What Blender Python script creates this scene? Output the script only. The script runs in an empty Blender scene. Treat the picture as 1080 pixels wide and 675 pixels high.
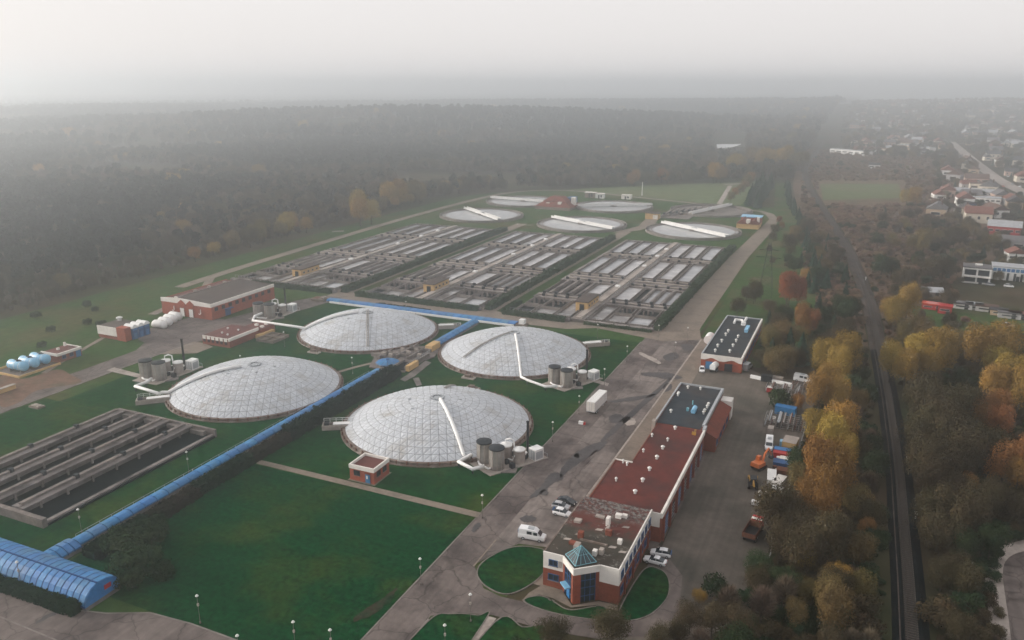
import bpy, math, random
from mathutils import Vector
R = math.radians
random.seed(11)
SC = bpy.context.scene
COL = SC.collection

# ------------------------------------------------------------------ camera
CAM_H, FPX, PITCH, YAW = 90.0, 840.0, math.atan2(247.5, 840.0), R(24)
cam = bpy.data.objects.new('camera', bpy.data.cameras.new('camera'))
COL.objects.link(cam)
cam.location = (0, 0, CAM_H)
cam.rotation_euler = (R(90) - PITCH, 0, YAW)
cam.data.lens = 36 * FPX / 1080
cam.data.clip_end = 60000
SC.camera = cam

# ------------------------------------------------------------------ light
SUN_EL, SUN_AZ = 15, 258            # compass-like: direction the light comes from, clockwise from +Y
W = bpy.data.worlds.new('World'); SC.world = W; W.use_nodes = True
nt = W.node_tree; bg = nt.nodes['Background']
sky = nt.nodes.new('ShaderNodeTexSky'); sky.sky_type = 'NISHITA'; sky.sun_disc = False
sky.sun_elevation = R(SUN_EL); sky.sun_rotation = R(SUN_AZ)
sky.dust_density = 3.0; sky.air_density = 1.0
mixn = nt.nodes.new('ShaderNodeMix'); mixn.data_type = 'RGBA'
mixn.inputs[0].default_value = 0.85           # an even overcast layer over the clear sky
mixn.inputs[7].default_value = (10.1, 9.65, 9.55, 1)
nt.links.new(sky.outputs[0], mixn.inputs[6]); nt.links.new(mixn.outputs[2], bg.inputs[0])
bg.inputs[1].default_value = 0.1
sl = bpy.data.lights.new('sun', 'SUN'); sl.energy = 4.9; sl.angle = R(18); sl.color = (1, .92, .83)
so = bpy.data.objects.new('sun', sl); COL.objects.link(so)
a = R(SUN_AZ); e = R(SUN_EL)
so.rotation_euler = Vector((math.sin(a) * math.cos(e), math.cos(a) * math.cos(e), math.sin(e))).to_track_quat('Z', 'Y').to_euler()
SC.view_settings.view_transform = 'Standard'; SC.view_settings.look = 'None'
SC.view_settings.exposure = 0.0; SC.view_settings.gamma = 1.0
SC.render.engine = 'CYCLES'
SC.cycles.max_bounces = 16; SC.cycles.diffuse_bounces = 3; SC.cycles.glossy_bounces = 2
SC.cycles.volume_bounces = 16; SC.cycles.transparent_max_bounces = 4
SC.cycles.use_denoising = True

# ------------------------------------------------------------------ helpers
def at(px, py, z=0.0):
    """the point of the plane at height z seen at a pixel of the photograph"""
    ax, b = (px - 540) / FPX, (337.5 - py) / FPX
    f, u = math.cos(PITCH) + b * math.sin(PITCH), -math.sin(PITCH) + b * math.cos(PITCH)
    t = (z - CAM_H) / u
    x, y = ax * t, f * t
    return (x * math.cos(YAW) - y * math.sin(YAW), x * math.sin(YAW) + y * math.cos(YAW))
def ats(s, z=0.0):
    return [at(*map(float, p.split(',')), z) for p in s.split()]

class MB:
    def __init__(s): s.v = []; s.f = []; s.m = []; s.mi = 0
    def face(s, pts):
        n = len(s.v); s.v += [tuple(p) for p in pts]; s.f.append(tuple(range(n, n + len(pts)))); s.m.append(s.mi)
    def box(s, x0, x1, y0, y1, z0, z1, top=None):
        t = top or 0
        n = len(s.v)
        s.v += [(x0, y0, z0), (x1, y0, z0), (x1, y1, z0), (x0, y1, z0), (x0 + t, y0 + t, z1), (x1 - t, y0 + t, z1), (x1 - t, y1 - t, z1), (x0 + t, y1 - t, z1)]
        for q in ((3, 2, 1, 0), (4, 5, 6, 7), (0, 1, 5, 4), (1, 2, 6, 5), (2, 3, 7, 6), (3, 0, 4, 7)):
            s.f.append(tuple(n + i for i in q)); s.m.append(s.mi)
        return s
    def prism(s, pts, z0, z1):
        k = len(pts); n = len(s.v)
        ar = sum(pts[i][0] * pts[(i + 1) % k][1] - pts[(i + 1) % k][0] * pts[i][1] for i in range(k))
        if ar < 0: pts = list(reversed(pts))
        s.v += [(p[0], p[1], z0) for p in pts] + [(p[0], p[1], z1) for p in pts]
        s.f.append(tuple(n + k + i for i in range(k))); s.m.append(s.mi)
        s.f.append(tuple(n + k - 1 - i for i in range(k))); s.m.append(s.mi)
        for i in range(k):
            j = (i + 1) % k
            s.f.append((n + i, n + j, n + k + j, n + k + i)); s.m.append(s.mi)
        return s
    def cyl(s, x, y, z0, z1, r0, r1=None, n=16):
        r1 = r0 if r1 is None else r1
        return s.loft([[(x + r * math.cos(2 * math.pi * i / n), y + r * math.sin(2 * math.pi * i / n), z) for i in range(n)] for z, r in ((z0, r0), (z1, r1))])
    def loft(s, rings, caps=True, closed=True):
        n = len(s.v); k = len(rings[0])
        for r in rings: s.v += [tuple(p) for p in r]
        for a in range(len(rings) - 1):
            for i in range(k if closed else k - 1):
                j = (i + 1) % k
                s.f.append((n + a * k + i, n + a * k + j, n + a * k + k + j, n + a * k + k + i)); s.m.append(s.mi)
        if caps:
            s.f.append(tuple(n + k - 1 - i for i in range(k))); s.m.append(s.mi)
            s.f.append(tuple(n + (len(rings) - 1) * k + i for i in range(k))); s.m.append(s.mi)
        return s
    def tube(s, pts, r, n=8):
        P = [Vector(p) for p in pts]; rings = []
        for i, p in enumerate(P):
            d = (P[min(i + 1, len(P) - 1)] - P[max(i - 1, 0)]).normalized()
            up = Vector((0, 0, 1)) if abs(d.z) < .9 else Vector((1, 0, 0))
            a = d.cross(up).normalized(); b = a.cross(d)
            rr = r[i] if isinstance(r, (list, tuple)) else r
            rings.append([p + a * rr * math.cos(2 * math.pi * k / n) + b * rr * math.sin(2 * math.pi * k / n) for k in range(n)])
        return s.loft(rings)
    def xcyl(s, x0, x1, y, z, r, n=14):
        return s.loft([[(x, y + r * math.cos(2 * math.pi * i / n), z + r * math.sin(2 * math.pi * i / n)) for i in range(n)] for x in (x0, x1)])
    def ycyl(s, y0, y1, x, z, r, n=14):
        return s.loft([[(x + r * math.cos(2 * math.pi * i / n), y, z + r * math.sin(2 * math.pi * i / n)) for i in range(n)] for y in (y1, y0)])
    def mesh(s, name, mats, off=(0, 0, 0), smooth=False):
        me = bpy.data.meshes.new(name)
        me.from_pydata([(p[0] - off[0], p[1] - off[1], p[2] - off[2]) for p in s.v], [], s.f)
        for m in (mats if isinstance(mats, (list, tuple)) else [mats]): me.materials.append(m)
        if any(s.m): me.polygons.foreach_set('material_index', s.m)
        if smooth: me.polygons.foreach_set('use_smooth', [True] * len(s.f))
        me.update(); return me
    def build(s, name, mats, parent=None, smooth=False, kind=None):
        off = Vector((0, 0, 0)); p = parent
        while p is not None: off += p.location; p = p.parent
        return link(name, s.mesh(name, mats, off, smooth), parent, kind)

def link(name, me, parent=None, kind=None):
    o = bpy.data.objects.new(name, me); COL.objects.link(o)
    if parent: o.parent = parent
    if kind: o['kind'] = kind
    return o
def tag(o, label, cat, group=None):
    o['label'] = label; o['category'] = cat
    if group: o['group'] = group
    return o
def thing(name, label, cat, loc=(0, 0, 0), group=None):
    o = bpy.data.objects.new(name, None); COL.objects.link(o); o.location = loc
    return tag(o, label, cat, group)
def dup(root, loc, rotz=0, label=None, group=None, scale=1):
    r = root.copy(); COL.objects.link(r); r.location = loc; r.rotation_euler = (0, 0, rotz); r.scale = (scale,) * 3
    if label: r['label'] = label
    if group: r['group'] = group
    for ch in list(root.children):
        c = ch.copy(); COL.objects.link(c); c.parent = r
        for g in ch.children:
            d = g.copy(); COL.objects.link(d); d.parent = c
    return r
def box(name, m, parent, *b, kind=None): return MB().box(*b).build(name, m, parent, kind=kind)

# ------------------------------------------------------------------ materials
def mat(name, c, rough=.85, var=.25, scale=.4, c2=None, amt=.5, scale2=None, rnd=0, metal=0, bump=0, spec=.15, det=6, streak=0, sdir=0, cracks=0):
    m = bpy.data.materials.new(name); m.use_nodes = True
    N = m.node_tree.nodes; L = m.node_tree.links; p = N['Principled BSDF']
    p.inputs['Roughness'].default_value = rough; p.inputs['Metallic'].default_value = metal
    p.inputs['Specular IOR Level'].default_value = spec
    tc = N.new('ShaderNodeTexCoord')
    n1 = N.new('ShaderNodeTexNoise'); n1.inputs['Scale'].default_value = scale; n1.inputs['Detail'].default_value = det; n1.inputs['Roughness'].default_value = .65
    L.new(tc.outputs['Object'], n1.inputs['Vector'])
    mr = N.new('ShaderNodeMapRange'); mr.inputs[1].default_value = .3; mr.inputs[2].default_value = .7
    mr.inputs[3].default_value = 1 - var; mr.inputs[4].default_value = 1 + var
    L.new(n1.outputs[0], mr.inputs[0])
    base = N.new('ShaderNodeRGB'); base.outputs[0].default_value = (*c, 1); col = base.outputs[0]
    if c2:
        n2 = N.new('ShaderNodeTexNoise'); n2.inputs['Scale'].default_value = scale2 or scale * .2; n2.inputs['Detail'].default_value = 5; n2.inputs['Roughness'].default_value = .6
        L.new(tc.outputs['Object'], n2.inputs['Vector'])
        m2 = N.new('ShaderNodeMapRange'); m2.inputs[1].default_value = .62 - .28 * amt; m2.inputs[2].default_value = .82 - .28 * amt
        L.new(n2.outputs[0], m2.inputs[0])
        mx = N.new('ShaderNodeMix'); mx.data_type = 'RGBA'; mx.inputs[7].default_value = (*c2, 1)
        L.new(m2.outputs[0], mx.inputs[0]); L.new(col, mx.inputs[6]); col = mx.outputs[2]
    hs = N.new('ShaderNodeHueSaturation'); L.new(mr.outputs[0], hs.inputs['Value']); L.new(col, hs.inputs['Color']); col = hs.outputs[0]
    if rnd:
        oi = N.new('ShaderNodeObjectInfo')
        r1 = N.new('ShaderNodeMapRange'); r1.inputs[3].default_value = 1 - rnd; r1.inputs[4].default_value = 1 + rnd
        L.new(oi.outputs['Random'], r1.inputs[0])
        h2 = N.new('ShaderNodeHueSaturation'); L.new(r1.outputs[0], h2.inputs['Value']); L.new(col, h2.inputs['Color'])
        w = N.new('ShaderNodeTexWhiteNoise'); w.noise_dimensions = '1D'; L.new(oi.outputs['Random'], w.inputs['W'])
        r2 = N.new('ShaderNodeMapRange'); r2.inputs[3].default_value = .5 - rnd * .07; r2.inputs[4].default_value = .5 + rnd * .07
        L.new(w.outputs['Value'], r2.inputs[0]); L.new(r2.outputs[0], h2.inputs['Hue']); col = h2.outputs[0]
    if streak:
        mp = N.new('ShaderNodeMapping'); mp.inputs['Scale'].default_value = (1.1, .035, 1) if sdir == 0 else (.035, 1.1, 1); L.new(tc.outputs['Object'], mp.inputs[0])
        n3 = N.new('ShaderNodeTexNoise'); n3.inputs['Scale'].default_value = 1; n3.inputs['Detail'].default_value = 4; L.new(mp.outputs[0], n3.inputs['Vector'])
        m3 = N.new('ShaderNodeMapRange'); m3.inputs[1].default_value = .3; m3.inputs[2].default_value = .7; m3.inputs[3].default_value = 1 - streak; m3.inputs[4].default_value = 1 + streak; L.new(n3.outputs[0], m3.inputs[0])
        h3 = N.new('ShaderNodeHueSaturation'); L.new(m3.outputs[0], h3.inputs['Value']); L.new(col, h3.inputs['Color']); col = h3.outputs[0]
    if cracks:
        vo = N.new('ShaderNodeTexVoronoi'); vo.feature = 'DISTANCE_TO_EDGE'; vo.inputs['Scale'].default_value = cracks
        wn = N.new('ShaderNodeTexNoise'); wn.inputs['Scale'].default_value = cracks * 3; L.new(tc.outputs['Object'], wn.inputs['Vector'])
        va = N.new('ShaderNodeMix'); va.data_type = 'VECTOR'; va.inputs[0].default_value = .12 / cracks * .1 if cracks < .1 else .3; L.new(tc.outputs['Object'], va.inputs[4]); 
        ad = N.new('ShaderNodeVectorMath'); ad.operation = 'MULTIPLY_ADD'; L.new(wn.outputs['Color'], ad.inputs[0]); ad.inputs[1].default_value = (2.5, 2.5, 0); L.new(tc.outputs['Object'], ad.inputs[2]); L.new(ad.outputs[0], vo.inputs['Vector'])
        N.remove(va)
        m4 = N.new('ShaderNodeMapRange'); m4.inputs[1].default_value = .0; m4.inputs[2].default_value = .022; m4.inputs[3].default_value = .55; m4.inputs[4].default_value = 1; L.new(vo.outputs[0], m4.inputs[0])
        h4 = N.new('ShaderNodeHueSaturation'); L.new(m4.outputs[0], h4.inputs['Value']); L.new(col, h4.inputs['Color']); col = h4.outputs[0]
    L.new(col, p.inputs['Base Color'])
    if bump:
        b = N.new('ShaderNodeBump'); b.inputs['Strength'].default_value = bump; b.inputs['Distance'].default_value = .3
        L.new(n1.outputs[0], b.inputs['Height']); L.new(b.outputs[0], p.inputs['Normal'])
    return m
def leafmat(name, c, c2, rnd=.25):
    """leaf colour: two leaf tints mixed leaf clump by leaf clump, plus a tint for each tree"""
    return mat(name, c, rough=.95, var=.16, scale=.6, c2=c2, amt=1.0, scale2=.3, rnd=rnd, spec=0, det=2)

G = {}
G['terrain'] = mat('terrain', (.064, .046, .030), var=.35, scale=.05, c2=(.036, .044, .022), scale2=.012, amt=.8, spec=0)
G['lawn'] = mat('lawn', (.034, .074, .020), var=.3, scale=.35, streak=.12, c2=(.070, .070, .028), scale2=.03, amt=.55, spec=0, bump=.3)
G['lush'] = mat('lush_lawn', (.004, .040, .014), var=.6, scale=.9, c2=(.024, .048, .012), scale2=.06, amt=.5, streak=.16, sdir=1, spec=0, bump=.3)
G['lawnmid'] = mat('mid_lawn', (.006, .044, .012), var=.45, scale=.5, streak=.14, sdir=1, c2=(.030, .055, .012), scale2=.06, amt=.5, spec=0, bump=.3)
G['verge'] = mat('verge', (.042, .078, .025), var=.25, scale=.3, c2=(.095, .080, .045), scale2=.05, amt=.5, spec=0, bump=.3)
G['scrubg'] = mat('scrub_ground', (.135, .092, .066), var=.35, scale=.15, c2=(.085, .068, .045), scale2=.03, amt=.5, spec=0)
G['field'] = mat('far_field', (.10, .130, .060), var=.18, scale=.1, c2=(.125, .13, .07), scale2=.02, spec=0)
G['asphalt'] = mat('asphalt', (.195, .168, .154), var=.2, scale=.5, c2=(.095, .082, .077), scale2=.07, amt=.7, spec=.08, streak=.16, cracks=.11)
G['asphalt2'] = mat('dark_asphalt', (.145, .122, .113), var=.16, scale=.6, c2=(.072, .060, .058), scale2=.1, amt=.6, spec=.08, streak=.14, cracks=.13)
G['patch'] = mat('tar_patch', (.065, .061, .062), var=.25, scale=.8, spec=.3)
G['pale'] = mat('pale_concrete', (.34, .30, .27), var=.2, scale=.7, c2=(.22, .19, .17), scale2=.2, spec=.1)
G['pave'] = mat('paving', (.20, .165, .135), var=.18, scale=1.0, c2=(.14, .12, .10), scale2=.15, spec=.1)
G['yard'] = mat('yard_paving', (.125, .108, .092), var=.2, scale=.4, c2=(.072, .068, .058), scale2=.06, amt=.6, spec=.05, streak=.14)
G['worn'] = mat('worn_grass', (.040, .034, .024), var=.4, scale=1.2, c2=(.015, .034, .018), scale2=.5, amt=.7, spec=0)
G['sand'] = mat('bare_soil', (.16, .10, .075), var=.25, scale=.5, c2=(.10, .085, .06), scale2=.12, spec=0)
G['conc'] = mat('concrete', (.20, .178, .165), var=.25, scale=.5, c2=(.13, .115, .105), scale2=.15, amt=.6, spec=.1)
G['concd'] = mat('old_concrete', (.15, .13, .122), var=.3, scale=.6, c2=(.20, .17, .15), scale2=.25, amt=.5, spec=.1)
G['concw'] = mat('weathered_concrete', (.225, .20, .19), var=.28, scale=.35, c2=(.085, .075, .072), scale2=.1, amt=.6, spec=.1)
G['tan'] = mat('tan_render', (.52, .34, .15), var=.1, scale=.6, c2=(.42, .29, .15), scale2=.2)
G['brick'] = mat('red_brick', (.205, .062, .038), var=.2, scale=2.0, c2=(.15, .05, .035), scale2=.3, amt=.5)
G['brickb'] = mat('bright_brick', (.30, .078, .045), var=.15, scale=1.5, c2=(.22, .062, .042), scale2=.3, amt=.5)
G['white'] = mat('white_render', (.70, .67, .63), var=.07, scale=.8, c2=(.58, .55, .51), scale2=.25, amt=.4)
G['whitem'] = mat('white_metal', (.74, .74, .73), rough=.5, var=.05, scale=.5, c2=(.62, .61, .6), scale2=.2, amt=.3)
G['grey'] = mat('grey_metal', (.36, .38, .40), rough=.5, var=.15, scale=1, metal=.2)
G['dark'] = mat('dark_metal', (.025, .03, .035), rough=.6, var=.2, scale=1)
G['blackp'] = mat('black_plastic', (.012, .013, .015), rough=.6, var=.2)
G['steel'] = mat('tank_steel', (.33, .31, .29), rough=.45, var=.2, scale=.6, c2=(.2, .18, .165), scale2=.4, metal=.3)
G['glass'] = mat('window_glass', (.02, .03, .04), rough=.12, var=.2, spec=.6)
G['bluef'] = mat('blue_frame', (.03, .09, .22), rough=.5, var=.15)
G['bluep'] = mat('blue_panel', (.026, .155, .37), rough=.55, var=.22, scale=.9, c2=(.055, .16, .29), scale2=.22, amt=.5, rnd=.1, spec=.4)
G['blued'] = mat('blue_rib', (.015, .055, .17), rough=.5, var=.2)
G['lblue'] = mat('light_blue_steel', (.20, .45, .66), rough=.4, var=.12, scale=.6, c2=(.45, .65, .78), scale2=.3, amt=.3, spec=.4)
G['rroof'] = mat('red_roof', (.105, .027, .022), var=.2, scale=.7, c2=(.060, .026, .024), scale2=.12, amt=.55)
G['rtile'] = mat('red_tiles', (.17, .048, .032), var=.2, scale=1, c2=(.10, .04, .03), scale2=.2)
G['broof'] = mat('black_roof', (.026, .036, .045), var=.3, scale=.5, c2=(.045, .042, .042), scale2=.12, amt=.5)
G['grroof'] = mat('grey_roof', (.085, .068, .060), var=.2, scale=.4, c2=(.06, .05, .047), scale2=.1)
G['mroof'] = mat('maroon_roof', (.13, .048, .042), var=.2, scale=.8, c2=(.08, .04, .036), scale2=.2)
G['dome'] = mat('dome_panel', (.49, .515, .55), rough=.45, var=.09, scale=.35, c2=(.40, .395, .385), scale2=.15, amt=.3, rnd=.035, spec=.4)
G['dome2'] = mat('dome_panel_pale', (.52, .545, .575), rough=.42, var=.09, scale=.35, c2=(.42, .425, .43), scale2=.15, amt=.3, spec=.4)
G['dome3'] = mat('dome_panel_dull', (.46, .485, .515), rough=.5, var=.08, scale=.35, c2=(.36, .35, .34), scale2=.15, amt=.4, spec=.4)
G['seam'] = mat('dome_seam', (.22, .23, .24), rough=.7, var=.2, scale=.6)
G['rim'] = mat('dome_rim', (.16, .12, .10), var=.3, scale=.6, c2=(.25, .22, .2), scale2=.3)
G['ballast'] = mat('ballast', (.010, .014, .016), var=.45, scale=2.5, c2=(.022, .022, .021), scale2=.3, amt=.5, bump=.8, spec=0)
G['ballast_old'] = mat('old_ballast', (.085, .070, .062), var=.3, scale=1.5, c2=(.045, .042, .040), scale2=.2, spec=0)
G['sleeper'] = mat('sleeper', (.105, .092, .082), var=.25, scale=1.5, spec=0)
G['rail'] = mat('rail', (.06, .052, .048), rough=.7, var=.2, spec=.1)
G['bark'] = mat('bark', (.05, .042, .035), var=.3, scale=2)
G['rust'] = mat('rust', (.13, .055, .035), var=.35, scale=1.2)
G['rubber'] = mat('rubber', (.015, .015, .016), rough=.8, var=.2)
G['orange'] = mat('orange_paint', (.55, .14, .035), rough=.4, var=.15, c2=(.3, .1, .04), scale2=.4, spec=.4)
G['yellow'] = mat('yellow_paint', (.45, .25, .04), rough=.4, var=.2, c2=(.2, .12, .05), scale2=.5, spec=.4)
G['red'] = mat('red_paint', (.38, .03, .03), rough=.45, var=.15)
G['carw'] = mat('white_car_paint', (.74, .75, .76), rough=.2, var=.03, spec=.6)
G['cars'] = mat('silver_car_paint', (.42, .43, .45), rough=.25, var=.03, spec=.6, metal=.3)
G['cark'] = mat('black_car_paint', (.015, .018, .022), rough=.2, var=.05, spec=.6)
G['carr'] = mat('red_car_paint', (.5, .06, .03), rough=.25, var=.03, spec=.6)
G['lampw'] = mat('lamp_white', (.62, .62, .60), rough=.4, var=.02)
G['tail'] = mat('tail_lamp', (.35, .02, .02), rough=.3, var=.05)
G['teal'] = mat('teal_frame', (.16, .36, .42), rough=.4, var=.15)
G['tealg'] = mat('teal_glass', (.008, .025, .035), rough=.15, var=.2, spec=.6)
def water(name, c, rough, foam=None, amt=.4):
    m = mat(name, c, rough=rough, var=.15, scale=.25, c2=foam, amt=amt, scale2=.12, spec=.5, bump=.03)
    m.node_tree.nodes['Principled BSDF'].inputs['IOR'].default_value = 1.33
    if name == 'dark_water': m.node_tree.nodes['Principled BSDF'].inputs['Specular IOR Level'].default_value = .06
    return m
G['water'] = water('tank_water', (.27, .275, .29), .12, (.40, .40, .41), .5)
G['foam'] = water('foamy_water', (.36, .35, .355), .25, (.55, .54, .54), .6)
G['dwater'] = water('dark_water', (.004, .009, .010), .5)
G['pool'] = water('grey_sludge', (.14, .125, .12), .2, (.40, .39, .38), .5)
G['clar'] = water('clarifier_water', (.30, .31, .32), .2, (.36, .36, .37), .5)
G['lake'] = water('lake_sky_sheen', (.78, .80, .80), .35)  # bright sky reflection and mist put into the lake's near-white base colour

# office roof: worn felt, red and grey, with pale peeled patches towards the back
def office_roof():
    m = bpy.data.materials.new('worn_roof_felt'); m.use_nodes = True
    N = m.node_tree.nodes; L = m.node_tree.links; p = N['Principled BSDF']; p.inputs['Roughness'].default_value = .9; p.inputs['Specular IOR Level'].default_value = .15
    g = N.new('ShaderNodeNewGeometry'); sep = N.new('ShaderNodeSeparateXYZ'); L.new(g.outputs['Position'], sep.inputs[0])
    def noise(s, d=5):
        n = N.new('ShaderNodeTexNoise'); n.inputs['Scale'].default_value = s; n.inputs['Detail'].default_value = d; n.inputs['Roughness'].default_value = .7
        L.new(g.outputs['Position'], n.inputs['Vector']); return n.outputs[0]
    def rng(v, a, b, c=0, d=1):
        r = N.new('ShaderNodeMapRange'); r.inputs[1].default_value = a; r.inputs[2].default_value = b; r.inputs[3].default_value = c; r.inputs[4].default_value = d
        L.new(v, r.inputs[0]); return r.outputs[0]
    def mth(op, a, b):
        r = N.new('ShaderNodeMath'); r.operation = op
        for i, x in enumerate((a, b)):
            if isinstance(x, float): r.inputs[i].default_value = x
            else: L.new(x, r.inputs[i])
        return r.outputs[0]
    def mix(f, a, b):
        r = N.new('ShaderNodeMix'); r.data_type = 'RGBA'; L.new(f, r.inputs[0])
        for i, x in ((6, a), (7, b)):
            if isinstance(x, tuple): r.inputs[i].default_value = (*x, 1)
            else: L.new(x, r.inputs[i])
        return r.outputs[2]
    base = mix(rng(noise(.6), .35, .65), (.042, .040, .032), (.062, .05, .04))
    band = mth('MULTIPLY', rng(sep.outputs[1], 130.5, 132.5), rng(noise(.35), .36, .5))
    base = mix(band, base, (.10, .034, .028))
    pk = mth('MULTIPLY', rng(sep.outputs[1], 136, 139.5), rng(noise(1.1, 7), .46, .56))
    base = mix(pk, base, (.17, .17, .16))
    pk2 = mth('MULTIPLY', rng(noise(.5), .56, .62), rng(noise(2.2, 4), .5, .56))
    base = mix(pk2, base, (.20, .19, .17))
    pk3 = mth('MULTIPLY', rng(sep.outputs[1], 136, 139), rng(noise(2.6, 3), .53, .58))
    base = mix(pk3, base, (.03, .03, .03))
    L.new(base, p.inputs['Base Color'])
    return m
G['oroof'] = office_roof()

# ------------------------------------------------------------------ ground
def sheet(name, pts, z, m, parent=None):
    b = MB(); pts = list(pts)
    k = len(pts); ar = sum(pts[i][0] * pts[(i + 1) % k][1] - pts[(i + 1) % k][0] * pts[i][1] for i in range(k))
    if ar < 0: pts.reverse()
    b.face([(p[0], p[1], z) for p in pts])
    o = b.build(name, m, parent, kind='structure'); return o
def smooth(pts, n=5, closed=True):
    out = []; k = len(pts)
    for i in range(k if closed else k - 1):
        g = lambda j: Vector((*pts[j % k], 0)) if closed else Vector((*pts[max(0, min(k - 1, j))], 0))
        p0, p1, p2, p3 = g(i - 1), g(i), g(i + 1), g(i + 2)
        for t in range(n):
            t /= n
            q = .5 * (2 * p1 + (p2 - p0) * t + (2 * p0 - 5 * p1 + 4 * p2 - p3) * t * t + (3 * p1 - p0 - 3 * p2 + p3) * t ** 3)
            out.append((q.x, q.y))
    if not closed: out.append(tuple(pts[-1]))
    return out
def rect(x0, x1, y0, y1): return [(x0, y0), (x1, y0), (x1, y1), (x0, y1)]
def strip(pts, w):
    L_, R_ = [], []
    for i, p in enumerate(pts):
        a, b = pts[max(0, i - 1)], pts[min(len(pts) - 1, i + 1)]
        d = Vector((b[0] - a[0], b[1] - a[1])).normalized(); ww = w[i] if isinstance(w, list) else w
        L_.append((p[0] - d.y * ww / 2, p[1] + d.x * ww / 2)); R_.append((p[0] + d.y * ww / 2, p[1] - d.x * ww / 2))
    return L_ + R_[::-1]

sheet('ground', rect(-9000, 9000, -2000, 14000), 0, G['terrain'])
Z = .03
sheet('lawn', [(-311, 60), (-52, 60), (-52, 262), (-52, 470), (-57, 640), (-85, 640), (-99, 810), (-178, 752), (-248, 682), (-300, 632), (-316, 590), (-317, 480), (-315, 375), (-312, 297)], Z, G['lawn'])
sheet('front_lawn', rect(-135.5, -69.4, 84.8, 137.6), 2 * Z, G['lush'])
sheet('dome_lawn', rect(-136, -69.4, 139, 271), 2 * Z, G['lawnmid'])
sheet('dome_lawn', rect(-212, -136.2, 146.5, 271), 2 * Z, G['lawnmid'])
sheet('grit_lawn', rect(-218.4, -136.2, 60, 146.3), 2 * Z, G['lawnmid'])
sheet('verge', ats('818,193 830,193 838,225 852,262 862,300 858,335 845,378 800,388 770,384') + [(-31, 262), (-45, 300), (-50.5, 286), (-53, 400), (-52, 520)], 2 * Z, G['verge'])
sheet('scrub_ground', [(p[0] + 3.5, p[1]) for p in [(9.9, 300), (6, 364), (.6, 421), (-7, 490), (-17, 563), (-29, 639), (-42, 734), (-55, 828), (-66, 941)]] + [(-60, 1150), (60, 1150), (100, 800), (90, 600), (62, 470), (40, 420), (26, 330)], Z, G['scrubg'])
sheet('scrub_ground', [(p[0] - 3.5, p[1]) for p in [(9.9, 300), (6, 364), (.6, 421), (-7, 490), (-17, 563), (-29, 639), (-42, 734), (-55, 828), (-66, 941)]][::-1] + [(4, 300), (-8, 390), (-22, 470), (-34, 560), (-50, 660), (-64, 780), (-76, 930)][0:7], Z, G['scrubg'])
sheet('north_field', [(-286, 640), (-246, 680), (-178, 750), (-101, 812), (-94, 800), (-90, 642), (-120, 642), (-180, 662), (-245, 680)], 2 * Z, G['field'])
sheet('far_field', ats('865,194 948,194 952,209 868,211'), 2 * Z, G['field'])
sheet('hedge_soil', rect(-137, -133.6, 96, 205), 3 * Z, G['sand'])
# roads and paving
sheet('main_road', rect(-69.4, -62, 20, 286), 3 * Z, G['asphalt2'])
sheet('parking_apron', [(-62, 121), (-60, 126.5), (-57, 131.5), (-51.2, 132.6), (-50, 286), (-62, 286)], 3.3 * Z, G['asphalt'])
sheet('sidewalk', [(-51.2, 120), (-47, 120), (-45, 190), (-43.5, 222), (-44, 250), (-44, 285), (-50, 285), (-50.2, 217), (-51, 150)], 4.2 * Z, G['pave'])
sheet('driveway', [(-62, 104), (-58, 106.8), (-52, 108.6), (-42, 108.6), (-34, 110), (-26, 114), (-22, 122), (-24, 134), (-31, 143), (-31, 120), (-33, 117), (-49, 114.3), (-53, 114), (-57, 115), (-62, 121)], 3.6 * Z, G['asphalt2'])
sheet('yard', [(-34, 110), (-20, 112), (-10.5, 128), (-10, 150), (-8.5, 180), (-7.5, 215), (-7.5, 256), (-22, 252), (-33, 262), (-31, 300), (-44, 300), (-46, 222), (-31, 222), (-30, 140), (-26, 128), (-27, 117)], 3 * Z, G['yard'])
sheet('cross_road', [(-215, 276), (-137, 275), (-100, 276), (-90, 282), (-62, 276), (-50, 284), (-54, 300), (-66, 293), (-71, 286.5), (-140, 288), (-214, 290)], 3.8 * Z, G['pave'])
sheet('side_road', [(-66.5, 290), (-53, 290), (-55.5, 440), (-53.5, 540), (-55, 580), (-61, 606), (-70, 617), (-83, 622), (-83, 618), (-72, 612), (-66, 600), (-61, 580), (-62, 540), (-65, 440)], 4 * Z, G['pave'])
for x in (-138.5, -211.0):
    sheet('basin_road', rect(x - 4.2, x + 3.2, 280, 492), 4.2 * Z, G['pave'])
sheet('basin_road', [(-146, 486), (-141, 486), (-132, 500), (-128, 520), (-134, 560), (-142, 565), (-140, 540), (-137, 515)], 4.1 * Z, G['pave'])
sheet('far_road', strip(smooth([(-287, 265), (-291, 320), (-296, 450), (-295, 560), (-285, 640), (-245, 672), (-180, 655), (-120, 636), (-80, 620)], 5, False), 6), 4.4 * Z, G['pave'])
sheet('left_road', [(-231, 80), (-219.5, 80), (-219.2, 195), (-214, 222), (-211, 250), (-206, 280), (-216, 280), (-222, 268), (-229, 235), (-231, 212), (-236, 200), (-230, 190), (-229.5, 150)], 4.6 * Z, G['asphalt2'])
sheet('hall_apron', [(-229.5, 196), (-222, 222), (-230, 233), (-244, 230), (-248, 206), (-239, 199)], 4.8 * Z, G['asphalt2'])
sheet('maroon_apron', [(-219.4, 190), (-208, 196), (-208, 204), (-214.5, 206), (-219, 206)], 4.8 * Z, G['pave'])
sheet('side_path', strip(smooth(ats('46,394 80,373 128,347 150,345'), 4, False), 1.8), 4.9 * Z, G['pave'])
sheet('bare_ground', smooth(ats('0,397 25,400 60,390 75,396 85,404 40,412 20,425 0,428')), 4.7 * Z, G['sand'])
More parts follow.
